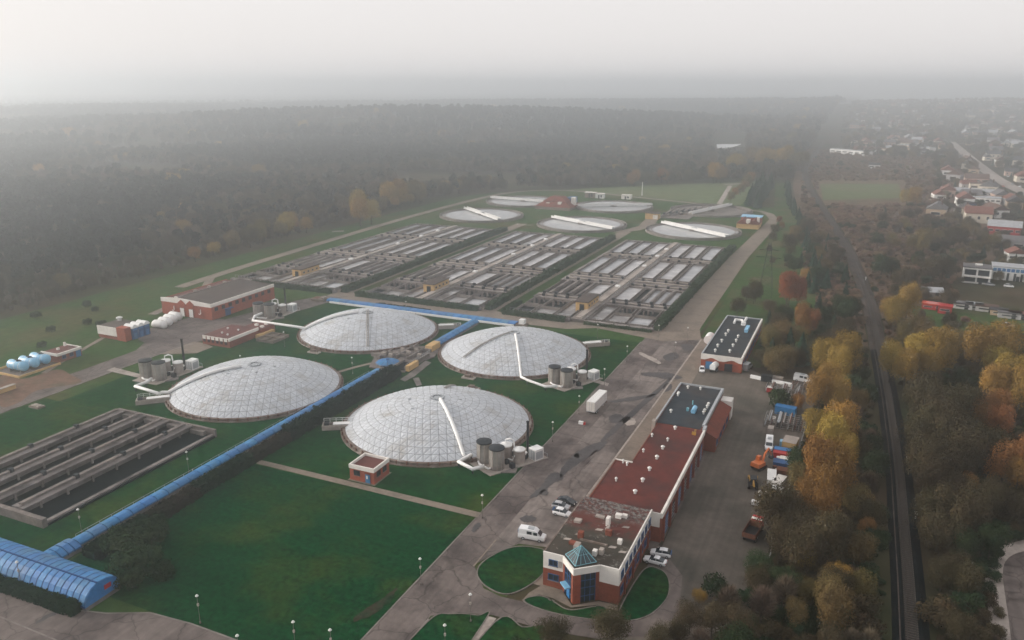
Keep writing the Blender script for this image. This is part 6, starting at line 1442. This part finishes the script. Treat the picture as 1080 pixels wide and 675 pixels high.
row([(-44, 430), (-48, 510), (-52, 560)], 6, ['ochre_tree', 'brown_tree', 'orange_tree'], (4, 7), 'low rust coloured tree up the green strip', 'low trees on the green strip', 3)
row([(-26, 262), (-24, 300), (-30, 330)], 5, ['ochre_tree', 'brown_tree'], (6, 9), 'dull autumn tree along the right wall of the black roofed workshop', 'autumn trees beside the workshop', 2)
row([(-300, 205), (-290, 235), (-276, 190), (-268, 215), (-262, 180)], 7, 'green_shrub', (2.2, 3), 'small dark bush on the left grass', 'small bushes on the left grass', 4)
# forest edge at the left: trees one can tell apart
def edge_x(y):
    P = [(-310, -200), (-310, 195), (-310, 238), (-313, 297), (-316, 375), (-318, 481), (-319, 598), (-300, 633)]
    for a_, c_ in zip(P, P[1:]):
        if a_[1] <= y <= c_[1]: return a_[0] + (c_[0] - a_[0]) * (y - a_[1]) / (c_[1] - a_[1])
    return -310
for i in range(64):
    y = 205 + i * 6.6 + random.uniform(-2, 2); x = edge_x(y) - random.uniform(6, 22)
    kind = random.choices(['bare_tree', 'ochre_tree', 'brown_tree', 'golden_tree', 'orange_tree'], [4, 1.6, 3, .8 + (y > 300) * 1.0, .5])[0]
    nm = kind.split('_')[0]; h = random.uniform(8, 13) if y > 330 else random.uniform(5, 9)
    plant(kind, x, y, h, sized(h, (8, 13) if y > 330 else (5, 9)) + nm + ' tree on the forest edge ' + where(x, y), nm + ' trees on the forest edge')
for px, py, w, k, l in ((383, 215, 30, 'golden_tree', 'pale golden tree on the forest edge above the left basins'), (417, 200, 26, 'golden_tree', 'golden brown tree on the forest edge near the far round tanks'), (438, 200, 22, 'ochre_tree', 'ochre tree on the forest edge nearest the round tanks'), (272, 242, 22, 'ochre_tree', 'pale ochre tree on the forest edge above the brick hall'), (301, 234, 18, 'golden_tree', 'small golden tree on the forest edge right of the pale ochre one'),
                      (184, 192, 14, 'golden_tree', 'pale yellow tree alone deep in the grey forest'), (224, 190, 16, 'ochre_tree', 'pale tree in the grey forest, right of the yellow one')):
    tree_px(k, px, py, w, l)
# hedges
def hedge(P0, P1, wid, h, m, label, dens=16.0, leaf=.24, group='hedges in the works', top=.25):
    random.seed(int(abs(P0[0] * 7 + P0[1]))); P0, P1 = Vector((*P0, 0)), Vector((*P1, 0)); d = P1 - P0; L_ = d.length; d /= L_; n = Vector((d.y, -d.x, 0)); V, F = [], []
    for _ in range(int(L_ * (wid + 2 * h) * dens)):
        u = random.uniform(0, L_); side = random.choice((0, 0, 1, 2)); hh = h * (1 + top * MN.noise(Vector((P0.x + u * .45, P0.y, 3))) + .1 * random.uniform(-1, 1)); ww = wid * (1 + .25 * MN.noise(Vector((u * .3, P0.y, 9))))
        if side == 0: p = P0 + d * u + n * random.uniform(-.5, .5) * ww; p.z = hh * random.uniform(.86, 1.05); nn = Vector((random.uniform(-.6, .6), random.uniform(-.6, .6), 1))
        else:
            s = 1 if side == 1 else -1; z = random.random(); p = P0 + d * u + n * s * ww * .5 * (1.08 - .22 * z * z) * random.uniform(.85, 1.05); p.z = hh * z; nn = n * s + Vector((random.uniform(-.5, .5), random.uniform(-.5, .5), random.uniform(0, .8)))
        leafquad(V, F, p, nn.normalized(), leaf * random.uniform(.6, 1.3))
    T = thing('hedge', label, 'hedge', tuple(P0), group); link('foliage', mesh_of('foliage', [v - P0 for v in V], F, m), T)
    b = MB(); q0, q1 = P0, P1; w2 = n * wid * .33
    b.prism([tuple(q0 + w2)[:2], tuple(q1 + w2)[:2], tuple(q1 - w2)[:2], tuple(q0 - w2)[:2]], 0, h * .8); b.build('stems', m, T)
    return T
hedge((-132.8, 152), (-132.6, 206), 3.6, 3.5, LEAF['darkhedge'], 'dark clipped conifer hedge beside the rear half of the blue channel'); hedge((-132.7, 138), (-132.6, 152), 3.0, 2.4, LEAF['brownhedge'], 'brown hedge beside the blue channel near the end of the garden path')
hedge((-132.6, 120), (-132.7, 138), 3.2, 2.6, LEAF['darkhedge'], 'dark hedge beside the blue channel on the front lawn'); hedge((-132.2, 106), (-132.6, 120), 3.6, 2.1, LEAF['brownhedge'], 'reddish brown hedge beside the near end of the blue channel')
hedge((-132.4, 92), (-132.2, 106), 4.0, 2.2, LEAF['darkhedge'], 'dark hedge between the blue arched hall and the reddish brown hedge'); hedge((-209, 77.8), (-119.4, 78.9), 2.2, 1.9, LEAF['darkhedge'], 'low dark hedge along the road in front of the blue arched hall')
for i, x in enumerate((-66.6, -139.2 + 4.4, -211.8 + 4.4)):
    nm = ('right', 'middle', 'left')[i]
    xx = (-67.6, -138.2, -210.4)[i] + (0 if i == 0 else -1.0)
    hedge((xx, 288), (xx, 352), 3.4, 2.4, LEAF['basinhedge'], f'dark hedge on the right of the {nm} basin block, near half', 6, .3); hedge((xx, 352.5), (xx, 464), 3.6, 2.6, LEAF['basinhedge'], f'dark hedge on the right of the {nm} basin block, far half', 4, .4)
hedge((-96, 285.4), (-69, 285.4), 2.0, 1.1, LEAF['basinhedge'], 'low hedge in front of the right hand tanks of the nearest block', 8, .25); hedge((-131, 285.8), (-104, 285.2), 2.6, 1.9, LEAF['basinhedge'], 'dark hedge in front of the left hand tanks of the nearest block', 8, .25)
hedge((-131.6, 287), (-131.6, 304), 2.4, 1.8, LEAF['basinhedge'], 'short dark hedge at the left corner of the nearest basin block', 8, .25); hedge((-203, 285.4), (-142.4, 285.4), 2.6, 2.0, LEAF['basinhedge'], 'dark hedge in front of the middle basin block', 7, .28); hedge((-262, 284), (-216, 285), 3, 1.8, LEAF['basinhedge'], 'low hedge between the brick hall and the left basin block', 6, .28)
hedge((-186, 275.6), (-160, 275.4), 1.6, 1.2, LEAF['darkhedge'], 'small dark hedge just behind the blue cross channel', 8, .25)
for i, (x, y, h, l) in enumerate(((-124.5, 100, 4.2, 'dark bush in the middle of the clump behind the blue arched hall'), (-119.5, 95.5, 3.6, 'rounded dark bush at the right side of the clump behind the blue hall'), (-130, 97, 4.2, 'dark bush between the blue channel and the clump behind the blue hall'), (-126.5, 96, 4.6, 'large dark bush on the front lawn behind the blue arched hall'), (-121, 92, 4.4, 'large dark bush nearest the right end of the blue arched hall'), (-117, 88.5, 3.4, 'dark bush at the bend of the lower road by the blue hall'), (-128, 103, 4.0, 'dark bush in front of the reddish brown hedge'), (-114.5, 93, 3.0, 'dark bush at the edge of the front lawn, right of the others'))):
    plant('green_shrub', x, y, h, l, None, sx=1.15)
random.seed(77)
# ------------------------------------------------------------------ woods and scrub: masses of instances, one object each
def gn_scatter(name, pts, protos, smin, smax, label=None):
    """pts: (x, y, z, scale); one object that repeats the given crown meshes"""
    me = bpy.data.meshes.new(name); me.from_pydata([(p[0], p[1], p[2]) for p in pts], [], [])
    at_ = me.attributes.new('size', 'FLOAT', 'POINT'); at_.data.foreach_set('value', [p[3] for p in pts])
    o = link(name, me, None, 'stuff')
    ng = bpy.data.node_groups.new(name, 'GeometryNodeTree'); ng.interface.new_socket('Geometry', in_out='INPUT', socket_type='NodeSocketGeometry'); ng.interface.new_socket('Geometry', in_out='OUTPUT', socket_type='NodeSocketGeometry')
    N, L = ng.nodes, ng.links; gi, go = N.new('NodeGroupInput'), N.new('NodeGroupOutput'); join = N.new('GeometryNodeGeometryToInstance')
    for p in protos:
        oi = N.new('GeometryNodeObjectInfo'); oi.inputs['Object'].default_value = p; oi.transform_space = 'ORIGINAL'; oi.inputs['As Instance'].default_value = True
        L.new(oi.outputs['Geometry'], join.inputs[0])
    io = N.new('GeometryNodeInstanceOnPoints'); io.inputs['Pick Instance'].default_value = True
    L.new(gi.outputs[0], io.inputs['Points']); L.new(join.outputs[0], io.inputs['Instance'])
    rv = N.new('FunctionNodeRandomValue'); rv.data_type = 'FLOAT_VECTOR'; rv.inputs[0].default_value = (-.08, -.08, 0); rv.inputs[1].default_value = (.08, .08, 6.283); L.new(rv.outputs[0], io.inputs['Rotation'])
    na = N.new('GeometryNodeInputNamedAttribute'); na.data_type = 'FLOAT'; na.inputs['Name'].default_value = 'size'; L.new(na.outputs[0], io.inputs['Scale'])
    rs = N.new('FunctionNodeRandomValue'); rs.data_type = 'INT'; rs.inputs[4].default_value = 0; rs.inputs[5].default_value = len(protos) - 1; rs.inputs['Seed'].default_value = 3; L.new(rs.outputs[2], io.inputs['Instance Index'])
    L.new(io.outputs[0], go.inputs[0]); md = o.modifiers.new('scatter', 'NODES'); md.node_group = ng
    return o
def crown_obj(kind, mesh_i=0):
    """the crown of a tree that stands in the scene, to be repeated in the wood behind it"""
    for o in bpy.data.objects:
        if o.name.startswith('crown') and o.data == PROTO[kind][2][mesh_i]: return o
for i, (px, py) in enumerate(((300, 262), (210, 262))):    # a pine of each shape stands at the wood's edge
    x, y = edge_x(330 + 40 * i) - 26, 330 + 40 * i; T = plant('pine_tree', x, y, 13, ('grey green pine on the forest edge, the left one', 'grey green pine on the forest edge, the right one')[i])
    T.children[1].data = PROTO['pine_tree'][2][i]
for k in ('russet_shrub', 'brown_tree', 'brown_shrub', 'bare_tree', 'ochre_tree', 'golden_tree', 'green_shrub', 'green_tree', 'conifer_tree'):
    for mi in range(len(PROTO[k][2])):
        if crown_obj(k, mi) is None:
            cands = [o for o in bpy.data.objects if o.name.startswith('crown') and o.data in PROTO[k][2]]
            if len(cands) > 1: cands[-1].data = PROTO[k][2][mi]
WOOD = {'pine': [], 'bare': [], 'brown': [], 'gold': []}
def north_edge(x): return 633 + (x + 300) * (817 - 633) / 201 if x < -99 else 817 + (x + 99) * .35
LAKE = at(770, 154)
def add_wood(x0, x1, y0, y1, sp, sc):
    y = y0
    while y < y1:
        x = x0
        while x < x1:
            qx, qy = x + random.uniform(-.5, .5) * sp, y + random.uniform(-.5, .5) * sp; x += sp
            if qy < 633: 
                if qx > edge_x(qy) - 8: continue
            elif qx < -300: pass
            elif qy < north_edge(qx) + 8 or qx > rail_x(qy) - 14: continue
            z = hill_h(qx, qy); px, py, f = project(qx, qy, z + 8)
            if not (-70 < px < 1130 and py < 720): continue
            if not (lo <= math.hypot(qx, qy) < hi): continue
            lx, ly, _ = project(qx, qy, 0)
            if 751 < lx < 788 and 144 < ly < 158: continue
            n1 = MN.noise(Vector((qx * .004, qy * .004, 1))); n2 = MN.noise(Vector((qx * .012, qy * .012, 7)))
            dl = edge_x(min(qy, 632)) - qx if qy < 900 else 999
            if n1 > .32 and n2 > -.1 and math.hypot(qx, qy) > 700: continue          # clearings
            if qy < 430 and dl < 45 + 25 * n2: k = 'bare' if random.random() < .55 else 'brown'; s = random.uniform(.25, .45)
            elif qx > -330 and qy > 600 or n1 > .06: k = random.choices(('bare', 'brown', 'gold', 'pine'), (6, 2.5, .1, 2.5))[0]; s = random.uniform(.7, 1.05)
            else: k = random.choices(('pine', 'bare', 'brown', 'gold'), (12, 1.8, .35, 0))[0]; s = random.uniform(.75, 1.1)
            if k == 'bare': s *= .9
            if 751 < lx < 788 and 158 <= ly < 170: s *= .35
            WOOD[k].append((qx, qy, z, s * sc))
        y += sp
lo, hi = 0, 620; add_wood(-800, -300, -60, 700, 5.2, .95)
lo, hi = 620, 1300; add_wood(-1400, -60, 0, 1300, 7.2, 1.1)
lo, hi = 1300, 3000; add_wood(-3200, 0, 300, 3300, 14, 1.7)
lo, hi = 3000, 6500; add_wood(-5500, 300, 800, 6500, 34, 2.2)
gx = lambda k: [o for o in (crown_obj(k, i) for i in range(len(PROTO[k][2]))) if o]
gn_scatter('pine_forest', WOOD['pine'], gx('pine_tree'), 1, 1); gn_scatter('bare_forest', WOOD['bare'], gx('bare_tree'), 1, 1); gn_scatter('brown_forest', WOOD['brown'], gx('brown_tree'), 1, 1); gn_scatter('golden_forest', WOOD['gold'], gx('golden_tree')[:2] + gx('ochre_tree')[:1], 1, 1)
# scrub right and left of the railway, undergrowth, town greenery
SC_B, SC_G, TOWN, SC_R = [], [], [], []
YARDP = [(-60, 95), (-8.5, 118), (-7, 262), (-34, 262), (-46, 310), (-60, 500)]
for _ in range(26000):
    y = 95 + 1150 * random.random() ** 1.7; x = rail_x(y) + random.uniform(-60, 150) * (1 if y < 700 else 2)
    if abs(x - rail_x(y)) < 4.2 - (y > 300) * .4: continue
    px, py, f = project(x, y, 1)
    if not (-20 < px < 1110 and py < 700): continue
    if inpoly(x, y, YARDP) or (x > 28.6 and y < 173 and inpoly(x, y, [(28.6, 95), (80, 95), (80, 176), (36, 176), (31, 165)])): continue
    if 862 < px < 955 and 190 < py < 216: continue
    if 955 < px and 318 < py < 352: continue
    if px < rail_px if False else False: continue
    if x < rail_x(y) and y > 262:
        xl = -30 + (y - 262) * -.05 if y < 400 else -36 - (y - 400) * .085
        if x < xl + 12 + (y < 390) * 8: continue
    if px > 1000 and 150 < py < 318 and x > 40: continue
    n = MN.noise(Vector((x * .05, y * .05, 2))); s = random.uniform(.25, .62) * (1.15 if y > 500 else .9)
    if y < 260 and abs(x - rail_x(y)) < 8: s *= .5
    if n > (.12 if y < 330 else .45): SC_G.append((x, y, 0, s))
    elif y > 300 and random.random() < (.45 if y < 360 else .93): SC_R.append((x, y, 0, s * random.uniform(1.0, 1.9)))
    else: SC_B.append((x, y, 0, s))
gn_scatter('brown_scrub', SC_B, gx('brown_shrub'), 1, 1); gn_scatter('russet_scrub', SC_R, gx('russet_shrub'), 1, 1); gn_scatter('green_scrub', SC_G, gx('green_shrub'), 1, 1)
for _ in range(5200):
    d = random.uniform(380, 3200); az = R(random.uniform(-4, 12) + 0) - 0; x, y = d * math.sin(az + R(2)), d * math.cos(az + R(2))
    px, py, f = project(x, y, 0)
    if not (860 < px < 1130) or x < rail_x(y) + 18: continue
    if any(abs(x - tx) < 13 and abs(y - ty) < 60 for tx, ty in TR) or (790 < y < 1600 and 106 < x < 128): continue
    if 862 < px < 955 and 190 < py < 216: continue
    if y < 430 and px < 1010: continue
    if 955 < px and py > 300: continue
    if y < 1150 and px < 985 and random.random() < .93: continue
    if MN.noise(Vector((x * .012, y * .012, 5))) > .25 and y > 700: continue
    TOWN.append((x, y, hill_h(x, y), random.uniform(.3, .62) * (1 if d < 1000 else 1.5)))
gn_scatter('town_trees', TOWN, gx('brown_tree')[:2] + gx('green_tree')[:1] + gx('conifer_tree')[:1] + gx('ochre_tree')[:1], 1, 1)
# distant hills
b = MB(); NX, NY = 90, 70
V = []; 
for j in range(NY + 1):
    for i in range(NX + 1):
        x, y = -4200 + 6800 * i / NX, 500 + 4500 * j / NY; V.append((x, y, hill_h(x, y) - .4))
b.v = V
for j in range(NY):
    for i in range(NX):
        q = (j * (NX + 1) + i, j * (NX + 1) + i + 1, (j + 1) * (NX + 1) + i + 1, (j + 1) * (NX + 1) + i)
        if max(V[k][2] for k in q) > .0: b.f.append(q); b.m.append(0)
b.build('hills', G['terrain'], None, True, 'structure')

# ------------------------------------------------------------------ the town at the right
HW = [mat('house_wall_%s' % n, c, var=.1, scale=.4) for n, c in (('cream', (.66, .60, .50)), ('white', (.78, .77, .75)), ('tan', (.45, .34, .24)), ('grey', (.38, .37, .37)), ('pink', (.5, .36, .3)))]
HR = [mat('house_roof_%s' % n, c, var=.2, scale=.6) for n, c in (('red', (.17, .075, .058)), ('grey', (.13, .125, .13)), ('brown', (.12, .075, .06)), ('dark', (.06, .06, .065)), ('pale', (.35, .36, .38)))]
HC = []
def house_mesh(w, l, h, rh, wm, rm, wins=True, T=None):
    MB().box(-w / 2, w / 2, -l / 2, l / 2, 0, h).build('wall', wm, T)
    b = MB(); b.loft([[(-w / 2 - .4, y, h - .05), (0, y, h + rh), (w / 2 + .4, y, h - .05)] for y in (l / 2 + .3, -l / 2 - .3)]); rf = b.build('roof', rm, T)
    MB().box(w * .18, w * .18 + .7, 0, .7, h + rh * .4, h + rh + .7).build('chimney', HR[2], rf)
    if wins:
        for s in (-1, 1):
            for k in range(3):
                y = -l / 2 + l * (k + .5) / 3; x = s * w / 2
                f_ = MB().box(*sorted((x, x + s * .06)), y - .6, y + .6, h * .4, h * .75).build('window', G['white'], T); MB().box(*sorted((x + s * .06, x + s * .08)), y - .5, y + .5, h * .43, h * .72).build('pane', G['glass'], f_)
        f_ = MB().box(-w * .25, w * .25, -l / 2 - .08, -l / 2, h * .4, h * .72).build('window', G['white'], T); MB().box(-w * .23, w * .23, -l / 2 - .1, -l / 2 - .08, h * .43, h * .69).build('pane', G['glass'], f_)
        MB().box(w * .3, w * .42, -l / 2 - .08, -l / 2, 0, h * .5).build('door', HR[2], T)
for wi in range(5):
    for ri in range(5): HC.append((wi, ri))
WN = ('cream', 'white', 'tan', 'grey', 'pinkish'); RN = ('red', 'grey', 'brown', 'dark', 'pale')
HP = {}
def house(x, y, wi, ri, rot, s, label, group=None, z=0, sh=(8.5, 11, 4.6, 3.0)):
    k = (wi, ri, sh)
    if k not in HP:
        T = thing('house', label, 'house', (0, 0, 0), group); house_mesh(*sh, HW[wi], HR[ri], True, T); HP[k] = T
        T.location = (x, y, z); T.rotation_euler = (0, 0, rot); T.scale = (s, s, s)
    else:
        T = dup(HP[k], (x, y, z), rot, label, group, s)
        if group is None and 'group' in T: del T['group']
    return T
pl = []; nh = 0; tries = 0
random.seed(9)
while nh < 240 and tries < 14000:
    tries += 1; d = 620 + 2500 * random.random() ** 1.15; az = R(random.uniform(-3.5, 11)); x, y = d * math.sin(az), d * math.cos(az); z = hill_h(x, y) - .3
    px, py, f = project(x, y, z)
    if not (880 < px < 1110) or x < rail_x(y) + 40 or (py > 164 and px < 985): continue
    if 106 < x < 128 and y > 780: continue
    if y < 800 and x > 105 and x < 175 and abs(x - (170 - (y - 560) * .2)) < 14: continue
    if any(math.dist((x, y), q) < 17 for q in pl): continue
    if px > 1010 and py > 236 : continue
    wi, ri = random.choice(HC[:25]); ri = random.choices(range(5), (4, 3, 2, 2, 1.2))[0]
    side = 'left' if x < 117 else 'right'; far = 'far off' if d > 1700 else ('half way up' if d > 1050 else 'near end')
    house(x, y, wi, ri, random.uniform(-.3, .3) + random.choice((0, math.pi / 2)), random.uniform(.95, 1.5), f'{WN[wi]} house with {RN[ri]} roof {side} of the town road, {far}', f'{WN[wi]} houses with {RN[ri]} roofs {side} of the road {far}', z)
    pl.append((x, y)); nh += 1
# nearer buildings of the town, each on its own
def big(px, py, w, l, h, wm, rm, label, rot=0, roof='flat', wins=0, name='town_building', extra=None):
    x, y = at(px, py); T = thing(name, label, 'building', (0, 0, 0))
    MB().box(-w / 2, w / 2, -l / 2, l / 2, 0, h).build('wall', wm, T)
    if roof == 'flat': MB().box(-w / 2 - .3, w / 2 + .3, -l / 2 - .3, l / 2 + .3, h, h + .45).build('roof', rm, T)
    elif roof == 'gx': MB().loft([[(x_, -l / 2 - .5, h), (x_, 0, h + l * .28), (x_, l / 2 + .5, h)] for x_ in (-w / 2 - .4, w / 2 + .4)]).build('roof', rm, T)
    else: MB().loft([[(-w / 2 - .5, y_, h), (0, y_, h + w * .3), (w / 2 + .5, y_, h)] for y_ in (l / 2 + .4, -l / 2 - .4)]).build('roof', rm, T)
    for k in range(wins):
        x_ = -w / 2 + w * (k + .5) / wins; ww = w / wins * .36
        f_ = MB().box(x_ - ww, x_ + ww, -l / 2 - .08, -l / 2, h * .42, h * .72).build('window', G['white'], T); MB().box(x_ - ww + .12, x_ + ww - .12, -l / 2 - .1, -l / 2 - .08, h * .45, h * .69).build('pane', G['glass'], f_)
    MB().box(w * .1, w * .1 + 1.4, -l / 2 - .06, -l / 2, 0, 2.3).build('door', G['dark'], T)
    if extra: extra(T, w, l, h)
    T.location = (x, y, 0); T.rotation_euler = (0, 0, R(rot)); return T
def two_storey(T, w, l, h):
    for z0, z1 in ((.8, 3.0), (4.0, 6.6)):
        for x0, x1 in ((-w / 2 + .6, -.4), (.4, w / 2 - .8)):
            f_ = MB().box(x0, x1, -l / 2 - .12, -l / 2 - .003, z0, z1).build('window', G['dark'], T); MB().box(x0 + .1, x1 - .1, -l / 2 - .15, -l / 2 - .12, z0 + .1, z1 - .1).build('pane', G['glass'], f_)
    MB().box(-w / 2, w / 2, -l / 2 - 1.6, -l / 2 - .2, 3.2, 3.5).build('balcony', G['white'], T); MB().box(-1, 2, 0, 2, h + .45, h + 1.1).build('roof_light', G['lampw'], T)
def blue_band(T, w, l, h):
    for k in range(9): MB().box(-w / 2 + w * k / 9 + .2, -w / 2 + w * (k + 1) / 9 - .2, -l / 2 - .1, -l / 2, h - 2.0, h - .5).build('panel', G['bluep'], T)
    for k in range(6): MB().box(-w / 2 + w * (k + .2) / 6, -w / 2 + w * (k + .55) / 6, -l / 2 - .1, -l / 2, 0, h - 2.6).build('loading_door', G['dark'], T)
W1, W2, W3 = HW[1], HW[0], HW[3]
big(1028.5, 297, 11.5, 9, 7.4, W1, HR[1], 'white two storey house with large dark windows and a grey flat roof', -4, 'flat', 0, 'white_house', two_storey)
big(1066, 294, 17, 10, 6.2, W1, HR[4], 'long white workshop with a row of blue panels at the right edge', -4, 'flat', 0, 'town_workshop', blue_band)
big(1058, 247, 18, 12, 5.5, G['red'], HR[4], 'red walled shed with skylights on its pale roof', -6, 'gx', 5); big(1073, 262, 20, 10, 4.6, W3, HR[1], 'grey roofed shed in front of the red walled shed', -6, 'gx', 3); big(1052, 259, 5, 6, 4.6, W1, HR[1], 'small white gabled house beside the red walled shed', 10, 'gy', 2)
big(1021, 228, 9, 12, 5.5, W2, HR[2], 'cream gabled house facing the wood, the left one', 4, 'gy', 2); big(1048, 228, 12, 18, 5.5, W1, HR[2], 'white gabled house with a brown roof, the right one', 18, 'gy', 2); big(1031, 201, 14, 9, 6.5, HW[0], HR[2], 'pale yellow house with a brown door beside the town road', 0, 'flat', 2); big(1029, 193, 20, 14, 5, HW[4], HR[2], 'pinkish house with a long brown roof left of the town road', 0, 'gx', 3)
big(1038, 214, 22, 10, 4.5, W1, HR[4], 'long low white block with a pale roof behind the blue sheds', -6, 'flat', 6); big(1020, 206, 40, 9, 3.8, W1, HR[4], 'long pale roofed sheds at the edge of the wood', -7, 'gx', 8); big(1030, 219, 16, 8, 3.4, G['bluef'], HR[3], 'dark blue shed in front of the long white block', -5, 'flat', 4)
big(1070, 275, 9, 8, 4.6, W1, HR[0], 'white house with a bright red roof at the right edge', 8, 'gy', 2); big(982, 312, 8, 6, 2.4, G['pale'], HR[4], 'pale tarpaulin roofed shed in the allotments', 12, 'gx', 0); big(985, 326, 9, 4, 2.2, G['red'], G['carr'], 'red shed in the allotments, beside the golden trees', -8, 'flat', 2); big(996, 330, 5, 4, 3.0, G['red'], G['red'], 'red box shed with a blue edge in the allotments', -6, 'flat', 1)
for i, (px, py, w, m) in enumerate(((1015, 325, 7, 1), (1027, 326, 6, 3), (1040, 328, 8, 1), (1053, 332, 6, 2), (1064, 335, 8, 3), (1074, 336, 7, 2))):
    big(px, py, w, 4, 2.2, HW[m], HR[(1, 4, 2, 3, 1, 0)[i]], ('low grey roofed allotment hut nearest the red box shed', 'low pale roofed allotment hut, second from the red box shed', 'low brown roofed allotment hut in the middle of the row', 'low dark roofed tan allotment hut', 'low grey roofed allotment hut second from the right edge', 'low red roofed allotment hut at the right edge')[i], -6, 'flat', 1, 'allotment_hut')
for i, (px, py, w, l_, m, r_) in enumerate(((897, 163, 60, 12, 1, 4), (930, 161, 45, 12, 0, 0), (962, 158, 42, 12, 2, 4), (978, 160, 16, 14, 1, 4))):
    big(px, py, w, l_, 6, HW[m], HR[r_], ('long white warehouse far beyond the green field, the leftmost', 'long cream warehouse with a red roof far beyond the green field', 'long tan warehouse far beyond the green field near the road', 'short white warehouse at the right end of the far row')[i], -38, 'flat', 6, 'warehouse')
big(922, 177.5, 12, 8, 4, HW[1], HR[3], 'small white house alone beyond the green field', 0, 'gx', 2)
# cars on and beside the town road
cp = [car(G[k], 'x', 'hatch') for k in ('carw', 'cars', 'carr', 'cark')]
cn = ('white', 'silver', 'red', 'black')
spots = [(1058, 196.5, 2, 'red car with its brake lights on coming along the town road'), (1050, 192.5, 0, 'white car on the town road, behind the red one'), (1041, 188, 0, 'white car on the town road beside the pinkish house'), (1032, 182.5, 1, 'silver car farther up the town road'), (1020, 171, 3, 'black car far up the town road'), (1063, 186, 0, 'white car parked right of the town road'), (1068, 194, 1, 'silver car parked right of the town road'), (1076, 197, 0, 'white car at the right edge beside the road'),
         (1005.5, 341.5, 0, 'white car on the grass below the red box shed'), (1063.5, 343, 1, 'silver car in front of the allotment huts at the right'), (1064, 301.5, 0, 'white car in front of the long blue panelled workshop'), (1044, 300, 1, 'silver car beside the white two storey house')]
used = set()
for px, py, k, l in spots:
    x, y = at(px, py, .7); rz = .1 if 150 < py < 200 else 1.4
    if k not in used: used.add(k); T = cp[k]; T.location = (x, y, .1); T.rotation_euler = (0, 0, rz); T['label'] = l
    else: T = dup(cp[k], (x, y, .1), rz, l)
# ------------------------------------------------------------------ air
hz = MB().box(-9060, 9060, -2060, 14060, -1.5, 122).build('haze', None, None, kind='stuff')
hm = bpy.data.materials.new('haze'); hm.use_nodes = True; N = hm.node_tree.nodes; L = hm.node_tree.links
N.remove(N['Principled BSDF']); pv = N.new('ShaderNodeVolumePrincipled'); pv.inputs['Color'].default_value = (.925, .968, 1, 1); pv.inputs['Density'].default_value = .00072; pv.inputs['Anisotropy'].default_value = .84
L.new(pv.outputs[0], N['Material Output'].inputs['Volume']); hz.data.materials.clear(); hz.data.materials.append(hm)
